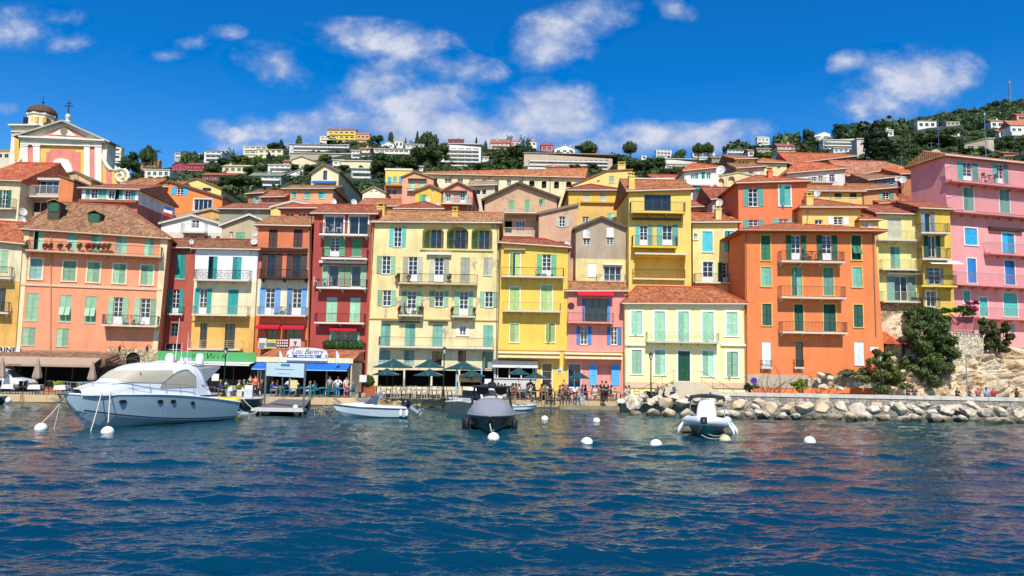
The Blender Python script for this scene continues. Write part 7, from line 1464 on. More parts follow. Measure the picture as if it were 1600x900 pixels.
mb=MB();mb.box(W_*.4,-.045,zt-A.z-.25,W_*.63,-.032,zt-A.z-.08);mb.build('blue_strip',mat('#3f8fc4',.5),pn)
text("Quai d'embarquement et promenades en mer",.125,mat('#4a6f80',.6),pn,(W_/2,-.035,zt-A.z-.46));text("horaires - tarifs - excursions",.13,mat('#7fb3c0',.6),pn,(W_/2,-.035,zt-A.z-.76))
# ------------------------------------------------------------------ restaurants on the promenade
GZ=QZ
def at(px,Y,z=GZ):p=un(px,600,Y);return Vector((p.x,Y,z))
def zat(px,py,Y):return un(px,py,Y).z
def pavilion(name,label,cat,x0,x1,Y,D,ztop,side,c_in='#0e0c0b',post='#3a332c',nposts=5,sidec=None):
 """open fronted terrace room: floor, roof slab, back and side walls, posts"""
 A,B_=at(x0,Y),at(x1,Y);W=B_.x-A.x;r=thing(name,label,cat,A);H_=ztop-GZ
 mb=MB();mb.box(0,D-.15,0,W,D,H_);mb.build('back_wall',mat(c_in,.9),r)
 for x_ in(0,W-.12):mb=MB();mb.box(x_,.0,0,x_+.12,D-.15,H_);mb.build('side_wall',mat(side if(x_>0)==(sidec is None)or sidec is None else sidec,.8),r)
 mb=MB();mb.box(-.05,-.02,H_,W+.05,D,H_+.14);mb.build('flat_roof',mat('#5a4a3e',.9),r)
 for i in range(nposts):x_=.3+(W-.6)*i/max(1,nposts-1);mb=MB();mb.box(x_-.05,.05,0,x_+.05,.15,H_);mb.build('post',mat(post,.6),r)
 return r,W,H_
def loc(r,px,py,Y=None):
 Y=Y or r.location.y;return un(px,py,Y).x-r.location.x,un(px,py,Y).z-r.location.z
# brown awning restaurant on the left
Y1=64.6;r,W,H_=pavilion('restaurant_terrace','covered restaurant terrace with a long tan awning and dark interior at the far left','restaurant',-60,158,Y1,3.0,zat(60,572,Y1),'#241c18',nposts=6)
_,zr=loc(r,60,549,Y1+2.6);_,za=loc(r,60,558);mb=MB()
mb.quad((-.1,.2,za),(W+.1,.2,za),(W-.3,3.1,zr),(-.1,3.1,zr),[(0,0),(W,0),(W,3),(0,3)]);mb.quad((W+.1,.2,za),(W+.1,.2,H_+.14),(W+.1,3.1,H_+.14),(W-.3,3.1,zr));mb.quad((-.1,.2,H_+.14),(W+.1,.2,H_+.14),(W+.1,.2,za),(-.1,.2,za));mb.build('roof',tiles('#8e5a4a'),r)
mb=MB();_,z1=loc(r,60,557.5);_,z2=loc(r,60,569,Y1-1.3);_,z3=loc(r,60,572.5,Y1-1.3);mb.prism([(.12,z1),(.12,z1-.05),(-1.3,z2-.03),(-1.3,z2)],'x',-.1,W-.2);mb.box(-.1,-1.32,z3,W-.2,-1.30,z2);aw=mb.build('awning',mat('#a88f78',.85,0,.08,2),r)
text('LA MERE GERMAINE',.24,mat('#6a3f36',.8),aw,(loc(r,28,571)[0],-1.33,(z2+z3)/2),sp=1.05)
for px_ in(150,157,164):x_=loc(r,px_,580)[0];mb=MB();mb.prism([(x_-.45,H_+.1),(x_-.3,H_+.1),(x_+.02,0),(x_-.1,0)],'y',.0,.1);mb.build('strut',mat('#1e1a18',.6),r)
mb=MB();A_=h0.rect(-160,618,115,655);mb.box(A_[0],-.14,A_[1],A_[2],-.04,A_[3]);sg=mb.build('sign_board',mat('#dcd9d2',.7,0,.05),h0.root);text('MARINE',.62,mat('#16120f',.6),sg,(A_[2]-.3,-.16,(A_[1]+A_[3])/2),align='RIGHT',bold=.02,sp=1.05)
# green signed restaurant
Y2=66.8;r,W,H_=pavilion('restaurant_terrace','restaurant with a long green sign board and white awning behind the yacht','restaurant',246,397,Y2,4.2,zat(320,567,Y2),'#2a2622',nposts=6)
_,z1=loc(r,320,549.5);_,z2=loc(r,320,564.5);mb=MB();mb.box(-.1,-.12,z2,W+.1,-.03,z1);sg=mb.build('sign_board',mat('#4f9c58',.6,0,.05),r)
DKT=mat('#15251a',.6)
for ch_,px_,sz_ in(('S',293,.42),('O',304,.42),('V',325,.8),('U',334,.5),('L',342,.5),('A',350,.5)):text(ch_,sz_,DKT,sg,(loc(r,px_,557)[0],-.13,(z1+z2)/2+.02),shear=.35 if ch_=='V' else 0)
mb=MB();mb.box(0,-1.45,H_-.18,W,-1.43,H_-.02);mb.prism([(-.03,z2-.0),(-.03,z2-.06),(-1.45,H_-.05),(-1.45,H_)],'x',0,W);mb.build('awning',mat('#dcd8d0',.85),r)
mb=MB();mb.box(.2,2.6,0,W-.2,2.75,1.1);mb.build('counter',mat('#5f4a3a',.6),r)
# blue awning cafe with arched sign
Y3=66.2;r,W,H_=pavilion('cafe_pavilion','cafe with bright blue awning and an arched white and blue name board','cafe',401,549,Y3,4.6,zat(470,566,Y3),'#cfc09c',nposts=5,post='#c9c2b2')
_,z1=loc(r,470,558.5);_,z2=loc(r,470,566.5);mb=MB();mb.box(-.1,-.14,z2,W+.1,-.03,z1);mb.build('fascia',mat('#e6d6a4',.8),r)
_,zr=loc(r,470,545,Y3+4.4);mb=MB();mb.quad((-.1,0,z1-.1),(W+.1,0,z1-.1),(W+.1,4.6,zr),(-.1,4.6,zr),[(0,0),(W,0),(W,4),(0,4)]);mb.quad((W+.1,0,z1-.1),(W+.1,0,H_+.14),(W+.1,4.6,H_+.14),(W+.1,4.6,zr));mb.quad((-.1,0,H_+.14),(-.1,0,z1-.1),(-.1,4.6,zr),(-.1,4.6,H_+.14));mb.build('roof',tiles('#bd5636'),r)
_,za=loc(r,470,567);_,zb2=loc(r,470,576,Y3-1.5);_,zc=loc(r,470,579,Y3-1.5);mb=MB();mb.prism([(-.02,za),(-.02,za-.05),(-1.5,zb2-.04),(-1.5,zb2)],'x',0,W-.1);mb.box(0,-1.52,zc,W-.1,-1.5,zb2);mb.build('awning',mat('#0f62c0',.8,0,.06),r)
mb=MB();mb.box(0,-1.53,zc+.02,W-.1,-1.521,zc+.1);mb.build('awning_trim',mat('#8fc4d0',.8),r)
xa,xb=loc(r,449,560)[0],loc(r,513,560)[0];_,s0=loc(r,480,563.5);_,s1=loc(r,480,559.2);_,s2=loc(r,480,554.5);_,s3=loc(r,480,543.3);xm=(xa+xb)/2;hw=(xb-xa)/2
arcp=[(xb,s0),(xb,s1+.25)]+[(xm+hw*math.cos(math.pi*i/14)**1*1.0 if abs(math.cos(math.pi*i/14))<.999 else xm+hw*math.copysign(1,math.cos(math.pi*i/14)),s1+.25+(s3-s1-.25)*math.sin(math.pi*i/14)**.6)for i in range(1,14)]+[(xa,s1+.25),(xa,s0)]
mb=MB();mb.prism(arcp,'y',-.32,-.2);sg=mb.build('sign_board',mat('#e3dcd6',.6,0,.04),r);mb=MB();mb.box(xa+.06,-.335,s1,xb-.06,-.322,s2);mb.build('sign_band',mat('#1c55a0',.6),sg)
text('Lou Bantry',.66,mat('#15161a',.6),sg,(xm,-.326,(s2+s3)/2-.03),shear=.38,sp=.95);text('Grand New Bar',.27,mat('#e6ecf4',.6),sg,(xm,-.342,(s1+s2)/2),bold=.006)
mb=MB()
for sg_ in(-1,1):cx=xm+sg_*hw*.80;mb.prism([(cx-.22,s1+.04),(cx+.22,s1+.04),(cx+.18,s1+.2),(cx,s1+.28),(cx-.16,s1+.2)],'y',-.345,-.337)
mb.build('shell_emblem',mat('#e6ecf4',.6),sg)
for px_ in(434,523):
 q=at(px_,Y3-1.6,zat(px_,578,Y3-1.6));o=thing('pennant','white pennant drooping on a pole at the '+('left' if px_==434 else 'right')+' part of the blue awning','flag',q);mb=MB();mb.tube([(0,0,0),(0,0,1.7)],.02,5);mb.build('pole',CHR,o);mb=MB();mb.grid([[(.02,0,1.65-k*.2),(.12+.05*math.sin(k*1.7),.06,1.6-k*.2),(.2+.12*math.sin(k),-.03,1.5-k*.21)]for k in range(6)]);mb.build('cloth',mat('#d9dde3',.8),o)
# white framed kitchen kiosk of the yellow house
Y4=69.4;r,W,H_=pavilion('kiosk','white framed bar kiosk with a grey roof in front of the bright yellow house','kiosk',772,838,Y4,1.8,zat(800,574,Y4),'#d9d6cf',nposts=4,post='#d9d6cf')
_,z1=loc(r,805,563.5,Y4+1.4);mb=MB();mb.prism([(-.5,H_+.1),(1.8,z1),(1.8,z1+.1),(-.5,H_+.2)],'x',-.25,W+.15);mb.build('roof',mat('#5f6062',.6),r);mb=MB();mb.box(-.2,-.55,H_-.02,W+.1,-.47,H_+.22);mb.build('fascia',mat('#d9dbdc',.6),r)
_,zc=loc(r,805,592);mb=MB();mb.box(0,-.25,zc,W,.3,zc+.07);mb.box(0,-.15,0,W,-.08,zc);ct=mb.build('counter',mat('#cfccc6',.6),r)
# cream panel with blue posts
q0,q1=at(713,65.6),at(752,65.6);r=thing('notice_panel','cream notice panel with a fish drawing between two light blue posts','panel',q0);W=q1.x-q0.x;zt_=zat(730,575,65.6)-GZ;zb_=zat(730,597,65.6)-GZ;z9=zat(730,586,65.6)-GZ
for x_ in(0,W):mb=MB();mb.box(x_-.06,-.06,0,x_+.06,.06,zt_);mb.build('post',mat('#6fb3d4',.6),r)
mb=MB();mb.box(.07,-.03,zb_,W-.07,.03,z9);pn=mb.build('board',mat('#e3bd84',.7),r);mb=MB();xm=W*.42;zz=(zb_+z9)/2;mb.prism([(xm-.4,zz),(xm-.1,zz+.1),(xm+.3,zz-.02),(xm+.55,zz-.18),(xm+.45,zz-.02),(xm+.6,zz+.06),(xm+.3,zz+.04),(xm-.05,zz+.17)],'y',-.045,-.032);mb.build('fish_drawing',mat('#4a443c',.7),pn)
# ------------------------------------------------------------------ parasols
GRN=mat('#073f42',.8,0,.08,2)
def mk_parasol():
 r=thing('parasol','x','parasol');mb=MB();w=1.0
 c=[(-w,-w,0),(w,-w,0),(w,w,0),(-w,w,0)];top=(0,0,.42)
 for i in range(4):
  a,b=Vector(c[i]),Vector(c[(i+1)%4]);m0=(a+b)/2-Vector((0,0,.0));n=4
  rows=[[a.lerp(Vector(top),k/n)-Vector((0,0,.03*math.sin(math.pi*k/n)))for k in range(n+1)],[m0.lerp(Vector(top),k/n)-Vector((0,0,.06*math.sin(math.pi*k/n)))for k in range(n+1)],[b.lerp(Vector(top),k/n)-Vector((0,0,.03*math.sin(math.pi*k/n)))for k in range(n+1)]];mb.grid(rows)
  mb.quad(a,b,b-Vector((0,0,.05)),a-Vector((0,0,.05)))
 mb.build('canopy',GRN,r)
 mb=MB();mb.tube([(0,0,-1.5),(0,0,.4)],.022,6);mb.build('pole',mat('#4a4238',.5),r)
 mb=MB();
 for i in range(8):a=i*math.pi/4;k=w*(1.38 if i%2 else.98);mb.tube([(0,0,.3),(k*math.cos(a),k*math.sin(a),-.0)],.01,4)
 mb.build('ribs',mat('#b9b4a8',.5),r);mb=MB();mb.box(-.25,-.25,-1.52,.25,.25,-1.47);mb.build('base',mat('#5a5a58',.8),r)
 return r
pp=[mk_parasol(),False]
for px,ytop,yed,w,Y,lab in((614,563,573,62,66.8,'leftmost of the three rear green parasols by the yellow house'),(670,563,573,50,66.9,'middle of the three rear green parasols by the yellow house'),(723,565,576,58,66.6,'rightmost of the three rear green parasols by the yellow house'),
  (604,572,585,44,64.6,'leftmost of the front green parasols near the wooden planter'),(671,573,586,48,64.6,'front green parasol left of the tall lamp post'),(737,577,587,46,64.9,'green parasol right above the cream fish panel'),
  (810,575,584,38,67.0,'small green parasol before the white kiosk'),(836,581,590,42,65.6,'green parasol between kiosk and yellow pillar'),(905,578,590,36,66.0,'green parasol in front of the pink house door')):
 ze=zat(px,yed,Y);hw=w*Y/F/2*.86;hh=max(zat(px,ytop,Y)-ze,.45);s_=(hw,hw,1);o=place(pp[0],pp[1],lab,(at(px,Y).x,Y,ze),rnd.uniform(-.12,.12),None,'green parasols on the promenade');pp[1]=True
 o.scale=(hw,hw,(ze-GZ)/1.52)
def mk_closed(c='#a08c78'):
 r=thing('closed_parasol','x','parasol');mb=MB();rows=[]
 for k,(z,rr)in enumerate(((1.15,.26),(1.3,.30),(1.8,.22),(2.3,.15),(2.75,.05))):rows.append([((rr*(1+.25*(j%2)))*math.cos(j*math.pi/6),(rr*(1+.25*(j%2)))*math.sin(j*math.pi/6),z)for j in range(12)])
 mb.grid(rows,closed=True);mb.build('folded_canopy',mat(c,.85),r);mb=MB();mb.tube([(0,0,0),(0,0,2.85)],.03,6);mb.build('pole',mat('#7a6a58',.6),r);mb=MB();mb.box(-.25,-.25,0,.25,.25,.08);mb.build('base',mat('#5a5a58',.8),r);return r
cpz=[mk_closed(),False]
for px,Y,s_,lab in((57,62.2,1.0,'folded tan parasol in front of the white van'),(143,62.6,.95,'folded tan parasol left of the stone doorway'),(1,62.0,1.0,'folded tan parasol cut by the left edge')):q=at(px,Y);place(cpz[0],cpz[1],lab,q,0,s_,'folded tan parasols');cpz[1]=True
# ------------------------------------------------------------------ lamps, sign, planters
def mk_lamp(h=4.6):
 r=thing('street_lamp','x','street lamp');I_=mat('#1f2a28',.45,.4,.1);mb=MB();mb.lathe([(.22,0),(.22,.15),(.13,.3),(.10,.9),(.06,1.0),(.045,h-.75),(.07,h-.7),(.05,h-.62)],n=10);mb.build('post',I_,r,smooth=False)
 mb=MB();mb.lathe([(.09,h-.6),(.17,h-.18)],n=6,cap=False);la=mb.build('lantern_glass',mat('#c9cdb9',.2,0,.03),r)
 mb=MB();mb.lathe([(.05,h-.64),(.1,h-.6),(.1,h-.57)],n=6);mb.lathe([(.21,h-.18),(.2,h-.14),(.09,h-.02),(.03,h+.04),(.01,h+.14)],n=6)
 for j in range(6):a=j*math.pi/3;mb.tube([(.095*math.cos(a),.095*math.sin(a),h-.6),(.175*math.cos(a),.175*math.sin(a),h-.18)],.012,4)
 mb.build('lantern_frame',I_,r);return r
lp=[mk_lamp(),False]
for px,ytop,Y,lab in((693,540,62.0,'tall dark lamp post between the green parasols'),(350,541,61.5,'dark lamp post in front of the green sign board'),(1017,549,63.6,'lamp post in front of the left windows of the cream villa'),(1376,551,63.2,'lamp post before the big olive green shrub on the right')):
 q=at(px,Y,GZ);h_=zat(px,ytop,Y)-GZ;o=place(lp[0],lp[1],lab,q,0,None,'street lamps on the promenade');o.scale=(1,1,h_/4.74);lp[1]=True
for px,py,lab in((187,541,'wall lantern left of the arched stone doorway'),(230,541,'wall lantern right of the arched stone doorway')):
 q=un(px,py,68.2);r=thing('wall_lantern',lab,'lantern',q);mb=MB();mb.tube([(0,.9,-.1),(0,.1,.15),(0,0,-.02)],.025,5);mb.build('bracket',BLK,r);mb=MB();mb.lathe([(.06,-.5),(.15,-.1),(.02,.08)],n=6);mb.build('lantern',mat('#3a3c38',.4),r)
q=at(1178,66.2);r=thing('road_sign','small round blue sign on a post beside the dark bush','sign',q);z_=zat(1178,595,66.2)-GZ;mb=MB();mb.tube([(0,.03,0),(0,.03,z_+.25)],.03,6);mb.build('post',CHR,r);mb=MB();mb.lathe([(.001,0),(.3,0),(.3,.02),(.001,.02)],n=20);o=mb.build('disc',mat('#2a2a8c',.5,0,.03),r);o.rotation_euler=(R(90),0,0);o.location=(0,0,z_)
mb=MB();mb.lathe([(.235,0),(.27,0),(.27,.01),(.235,.01)],n=20,cap=False);o2=mb.build('red_ring',mat('#a8203a',.5),o,loc=(0,0,.022))
def planter(px,Y,w,h,c,leaf,label,rr=.35,n=700,seed=1):
 q=at(px,Y);r=thing('planter',label,'planter',q);mb=MB();mb.prism([(-w/2*.9,0),(w/2*.9,0),(w/2,h),(-w/2,h)],'y',-.2,.2);mb.build('box',mat(c,.8),r)
 bl=[(x_,0,h+rr*.5,rr*.7,rr*.6,rr*.7)for x_ in np.linspace(-w/2*.7,w/2*.7,max(1,int(w/rr/.8)))];me=crown_mesh('plant',bl,n,.07,seed,leafmat(leaf,.5),.5);o=bpy.data.objects.new('plant',me);col.objects.link(o);o.parent=r
planter(86,62.6,1.5,.45,'#b5603c','#8a9a2e','long terracotta planter with yellow green shrubs left of the folded parasol',.45,900,2)
planter(132,62.8,1.3,.45,'#b5603c','#7a8a3a','second terracotta planter with low green plants beside the stone doorway',.4,800,3)
planter(581,63.6,.9,1.0,'#a8552c','#4a5a26','tall wooden planter with a leafy bush between the blue cafe and the parasols',.75,1500,4)
for i,px in enumerate((358,376,387)):planter(px,62.3,.45,.55,'#c9c6be','#7a8f26',['small pale pot with a clipped green plant, leftmost of three by the pier','small pale pot with a clipped green plant, middle of three by the pier','small pale pot with a clipped green plant, nearest to the pier'][i],.33,400,5+i)
# ------------------------------------------------------------------ tables and chairs
def mk_chair(c,style='wood'):
 r=thing('chair','x','chair');m_=mat(c,.6,0,.12,4);mb=MB();mb.box(-.22,-.22,.43,.22,.22,.47);mb.build('seat',m_,r)
 mb=MB();mb.box(-.22,.2,.62,.22,.23,.68);mb.box(-.22,.21,.84,.22,.24,.92);mb.box(-.22,.2,.47,-.18,.235,.92);mb.box(.18,.2,.47,.22,.235,.92)
 if style!='wood':mb.box(-.18,.205,.55,.18,.225,.88)
 mb.build('backrest',m_,r)
 for x_,y_ in((-.2,-.2),(.2,-.2),(-.2,.2),(.2,.2)):mb=MB();mb.tube([(x_*1.08,y_*1.08,0),(x_,y_,.44)],.02,5);mb.build('leg',m_,r)
 return r
def mk_table(c,cloth=None):
 r=thing('table','x','table');mb=MB();mb.box(-.38,-.38,.71,.38,.38,.745);mb.build('tabletop',mat(c,.5,0,.1),r)
 mb=MB();mb.tube([(0,0,.04),(0,0,.71)],.035,6);mb.build('leg',mat('#2a2826',.5),r);mb=MB();mb.box(-.25,-.04,0,.25,.04,.04);mb.box(-.04,-.25,.001,.04,.25,.041);mb.build('foot',mat('#2a2826',.5),r)
 if cloth:
  mb=MB();mb.box(-.41,-.41,.747,.41,.41,.757);rows=[]
  for z_,o_ in((.757,.41),(.6,.43),(.42,.47)):rows.append([(o_*sx*(1+.06*((i+k)%2)),o_*sy*(1+.06*((i+k)%2)),z_)for k,(sx,sy)in enumerate(((-1,-1),(-.3,-1),(.4,-1),(1,-1),(1,-.3),(1,.4),(1,1),(.3,1),(-.4,1),(-1,1),(-1,.4),(-1,-.3)))for i in(0,)])
  mb.grid(rows,closed=True);mb.build('tablecloth',mat(cloth,.85),r)
 return r
CH={k:[mk_chair(c,s),False]for k,c,s in(('wood','#a8865c','wood'),('pale','#b9a98c','wood'),('blue','#1b7a86','full'),('dark','#2e2c2b','full'))}
TB={k:[mk_table(c,cl),False]for k,c,cl in(('grey','#8d8a84',None),('wood','#9c7c54',None),('white','#8d8a84','#d9d4cc'),('teal','#2a7f8c',None))}
CW={'wood':'honey wooden','pale':'pale wooden','blue':'teal plastic','dark':'dark woven'}
def seat_set(zone,kind,tk,x0,x1,Yf,n,rows,phr,grp,people=False):
 k=0
 for j in range(rows):
  for i in range(n):
   px=x0+(x1-x0)*(i+.5+.25*(j%2))/n;Y=Yf+j*1.75;q=at(px,Y);row=['front','second','third','rear'][j];tl=f"{'cloth covered' if tk == 'white' else tk} table, {ORD[i]} from left in the {row} row {phr}"
   place(TB[tk][0],TB[tk][1],tl,(q.x,Y,GZ),rnd.uniform(-.2,.2),None,'tables '+grp);TB[tk][1]=True
   for s_,a in((-1,math.pi/2),(1,-math.pi/2)):
    x_=q.x+s_*.62;P_=CH[kind];o=place(P_[0],P_[1],f"{CW[kind]} chair {'left' if s_ < 0 else 'right'} of {ORD[i]} table, {row} row {phr}",(x_,Y+rnd.uniform(-.1,.1),GZ),a+rnd.uniform(-.35,.35),1.14,'chairs '+grp);P_[1]=True;SEATS.append((zone,o.location.copy(),a))
SEATS=[]
seat_set('a','pale','grey',592,712,62.4,5,2,'under the green parasols','under the green parasols')
seat_set('b','wood','grey',758,872,64.3,5,3,'before the yellow house','before the yellow house')
seat_set('c','blue','teal',425,545,63.2,4,2,'under the blue awning','under the blue awning')
seat_set('d','dark','white',346,402,62.6,2,2,'by the green sign','by the green sign')
seat_set('e','dark','white',-4,118,59.7,3,1,'at the left quay','at the left quay')
seat_set('f','wood','wood',884,975,65.2,4,2,'before the pink house','before the pink house')
q=at(997,66.0);o=copy_tree(CH['wood'][0]);o.location=q;o.rotation_euler.z=.3;o.scale=(1.1,1.1,1.25);o['label']='lone ladder backed wooden chair at the left corner of the cream villa';o['group']='chairs before the pink house';del o['group']
# ------------------------------------------------------------------ people
def skin_mesh(verts,edges,radii,name,sub=1):
 me=bpy.data.meshes.new(name);me.from_pydata(verts,edges,[]);o=bpy.data.objects.new(name,me);col.objects.link(o);m_=o.modifiers.new('s','SKIN');m_.use_smooth_shade=True
 for i,r_ in enumerate(radii):me.skin_vertices[0].data[i].radius=(r_,r_)if not isinstance(r_,tuple)else r_
 me.skin_vertices[0].data[0].use_root=True
 s2=o.modifiers.new('u','SUBSURF');s2.levels=sub;s2.render_levels=sub
 dg=bpy.context.evaluated_depsgraph_get();dg.update();nm=bpy.data.meshes.new_from_object(o.evaluated_get(dg));nm.name=name;bpy.data.objects.remove(o);return nm
def pose(kind):
 """joint positions, metres, facing -y"""
 J=dict(pel=(0,0,.95),che=(0,0,1.28),nec=(0,0,1.46),hed=(0,-.02,1.60),top=(0,-.01,1.72))
 for s,n in((-1,'l'),(1,'r')):
  J['sh'+n]=(s*.17,0,1.40);J['el'+n]=(s*.24,.02,1.13);J['wr'+n]=(s*.26,-.06,.88);J['ha'+n]=(s*.26,-.09,.79)
  J['hi'+n]=(s*.09,0,.90);J['kn'+n]=(s*.10,-.02,.50);J['an'+n]=(s*.11,.02,.08);J['to'+n]=(s*.12,-.14,.03)
 if kind=='hips':
  for s,n in((-1,'l'),(1,'r')):J['el'+n]=(s*.38,.05,1.16);J['wr'+n]=(s*.17,-.08,1.02);J['ha'+n]=(s*.13,-.12,1.0)
 if kind=='walk':
  J['knl']=(-.1,-.2,.52);J['anl']=(-.11,-.16,.09);J['tol']=(-.12,-.33,.05);J['knr']=(.1,.1,.5);J['anr']=(.11,.36,.14);J['tor']=(.12,.24,.03);J['wrl']=(-.25,.12,.93);J['hal']=(-.25,.14,.86);J['wrr']=(.25,-.24,.95);J['har']=(.25,-.3,.9)
 if kind=='bend':
  for k_,p in(('che',(0,-.2,1.18)),('nec',(0,-.36,1.28)),('hed',(0,-.46,1.36)),('top',(0,-.5,1.47))):J[k_]=p
  for s,n in((-1,'l'),(1,'r')):J['sh'+n]=(s*.17,-.32,1.24);J['el'+n]=(s*.22,-.38,.98);J['wr'+n]=(s*.18,-.55,.82);J['ha'+n]=(s*.17,-.62,.78)
 if kind=='sit':
  for k_ in J:J[k_]=(J[k_][0],J[k_][1]+.1,J[k_][2]-.42)
  for s,n in((-1,'l'),(1,'r')):
   J['hi'+n]=(s*.1,.08,.50);J['kn'+n]=(s*.13,-.34,.50);J['an'+n]=(s*.13,-.30,.08);J['to'+n]=(s*.14,-.46,.03);J['el'+n]=(s*.24,-.02,.76);J['wr'+n]=(s*.14,-.3,.73);J['ha'+n]=(s*.11,-.38,.73)
  J['pel']=(0,.1,.53);J['che']=(0,.12,.84)
 if kind=='phone':
  J['elr']=(.25,-.06,1.18);J['wrr']=(.16,-.14,1.45);J['har']=(.12,-.12,1.53)
 return J
RD=dict(pel=(.15,.11),che=(.165,.115),nec=.055,hed=(.085,.1),top=.05,sh=.065,el=.042,wr=.03,ha=.034,hi=.085,kn=.06,an=.038,to=.035)
def rd(k):return RD.get(k,RD.get(k[:-1]))
def build_from(J,keys,edges,grow,name):
 vs=[J[k]for k in keys];es=[(keys.index(a),keys.index(b))for a,b in edges];rs=[]
 for k in keys:r_=rd(k);rs.append(tuple(x+grow for x in r_)if isinstance(r_,tuple)else(r_+grow,r_+grow))
 return skin_mesh(vs,es,rs,name)
ARM=[('che','sh'),('sh','el'),('el','wr'),('wr','ha')];LEG=[('pel','hi'),('hi','kn'),('kn','an'),('an','to')]
def sided(E,n):return[(a if a in('che','pel')else a+n,b+n)for a,b in E]
PM={}
def person_meshes(kind):
 if kind in PM:return PM[kind]
 J=pose(kind);E=[('pel','che'),('che','nec'),('nec','hed'),('hed','top')]+sided(ARM,'l')+sided(ARM,'r')+sided(LEG,'l')+sided(LEG,'r');K_=['pel']+sorted({k for e in E for k in e}-{'pel'})
 body=build_from(J,K_,E,0,'body')
 # fingers and a face
 mb=MB()
 for n,s in(('l',-1),('r',1)):
  h_=Vector(J['ha'+n]);w_=Vector(J['wr'+n]);d=(h_-w_).normalized();sd=d.cross(Vector((0,1,0))).normalized()if abs(d.y)<.9 else Vector((1,0,0))
  for i in range(4):b=h_+sd*(i-1.5)*.018+d*.02;mb.tube([b,b+d*(.05-.006*abs(i-1.4)),b+d*.07+Vector((0,-.012,0))],[.009,.008,.006],5)
  b=h_-d*.01;mb.tube([b,b+Vector((-s*.03,-.02,0))+d*.015,b+Vector((-s*.035,-.03,0))+d*.04],[.011,.009,.007],5)
 hd=Vector(J['hed']);tb=Vector(J['top']);up_=(tb-hd).normalized();fwd=Vector((0,-1,0));mb.tube([hd+fwd*.085+up_*.03,hd+fwd*.12-up_*.01,hd+fwd*.095-up_*.02],[.01,.016,.008],5)
 for s in(-1,1):mb.tube([hd+Vector((s*.085,.0,.01)),hd+Vector((s*.098,.01,.0)),hd+Vector((s*.085,.0,-.03))],.012,5)
 import bmesh
 bm=bmesh.new();bm.from_mesh(body);tmp=bpy.data.meshes.new('t');tmp.from_pydata(mb.v,[],mb.f);bm.from_mesh(tmp);bm.to_mesh(body);bm.free();bpy.data.meshes.remove(tmp)
 for p in body.polygons:p.use_smooth=True
 sh=build_from(J,['che','pel','shl','shr','ell','elr'],[('che','pel'),('che','shl'),('che','shr'),('shl','ell'),('shr','elr')],.014,'shirt')
 tr=build_from(J,['pel','hil','hir','knl','knr','anl','anr'],[('pel','hil'),('pel','hir'),('hil','knl'),('hir','knr'),('knl','anl'),('knr','anr')],.012,'trousers')
 hb=[(*(hd+Vector((0,.028,.045))),.094,.1,.10)];g=[]
 rows=[]
 for i in range(9):
  t=math.pi*i/8;rows.append([tuple(hd+Vector((.098*math.sin(t)*math.cos(a),.03+.105*math.sin(t)*math.sin(a),.05+.1*math.cos(t))))for a in[j*math.pi/6 for j in range(12)]])
 mb=MB();mb.grid(rows,closed=True);hm=bpy.data.meshes.new('hair');hm.from_pydata(mb.v,[],mb.f)
 rows=[]
 shm=MB()
 for n in 'lr':a,t=Vector(J['an'+n]),Vector(J['to'+n]);shm.tube([a+Vector((0,.05,-.03)),a+Vector((0,0,-.035)),t,t+Vector((0,-.03,0))],[.04,.048,.045,.02],7)
 sm=bpy.data.meshes.new('shoes');sm.from_pydata(shm.v,[],shm.f)
 PM[kind]=dict(body=body,shirt=sh,trousers=tr,hair=hm,shoes=sm);return PM[kind]
MV={}
def var(me,m_):
 k=(me.name,m_.name)
 if k not in MV:c=me.copy();c.materials.clear();c.materials.append(m_);MV[k]=c
 return MV[k]
SK=['#c08a6a','#b07a5c','#d09a7a','#8a5a40'];HR=['#1c1410','#3a2616','#6a4a2a','#8a8378','#b08a4a']
def person(label,x,Y,z,kind,shirt,trousers,hair=None,rz=0,group=None,sc=1.0,shoes='#2a2624',sk=None):
 r=thing('person',label,'person',(x,Y,z),rz,group);r.scale=(sc,sc,sc);M_=person_meshes(kind)
 for k,c in(('body',sk or rnd.choice(SK)),('shirt',shirt),('trousers',trousers),('hair',hair or rnd.choice(HR)),('shoes',shoes)):
  o=bpy.data.objects.new(k,var(M_[k],mat(c,.75,0,.05,8)));col.objects.link(o);o.parent=r
 return r
def pp_(label,px,Y,kind,shirt,trousers,hair=None,rz=0,z=GZ,sc=1.0,**k):q=at(px,Y,z);person(label,q.x,Y,z,kind,shirt,trousers,hair,rz,None,sc,**k)
pp_('standing person in white shirt and blue shorts, hands on hips, under the blue awning',528,63.0,'hips','#e3e6ea','#5f7fa8','#5a3a20',math.pi,sk='#b07a5c')
pp_('standing person in pink trousers and pale top under the blue awning',541,63.2,'phone','#d9cfc6','#d9688a','#2a1c14',.6)
pp_('person in grey patterned top standing left of the one in white',515,63.5,'stand','#7f8490','#3a4a66','#3a2a20',.3)
pp_('person in white leaning over a table left of the pier sign post',446,63.2,'bend','#d9dde0','#2e4a5c','#8a8378',1.3)
pp_('person in white shirt bending at the cafe right of the sign panel',467,63.4,'bend','#e3e6ea','#20303c','#2a1c14',-1.2)
pp_('standing person in a long navy coat near the quay edge by the pink house',947,63.5,'stand','#1a2240','#14161c','#2a1c14',math.pi,sc=1.02)
pp_('person with dark hair and dark jacket standing just behind the navy coat',941,64.8,'stand','#2c2826','#1c1c20','#3a2416',.4)
pp_('person in bright orange top standing by the small parasol',829,66.5,'stand','#e0561c','#4a4440','#6a4a2a',0)
pp_('person in orange shirt standing behind the table by the green sign pots',399,62.4,'stand','#e05a20','#2a2a30','#2a1c14',.3)
pp_('waiter in dark green standing left of the person in orange',391,63.8,'stand','#1f4a3a','#1c1c20','#1c1410',0)
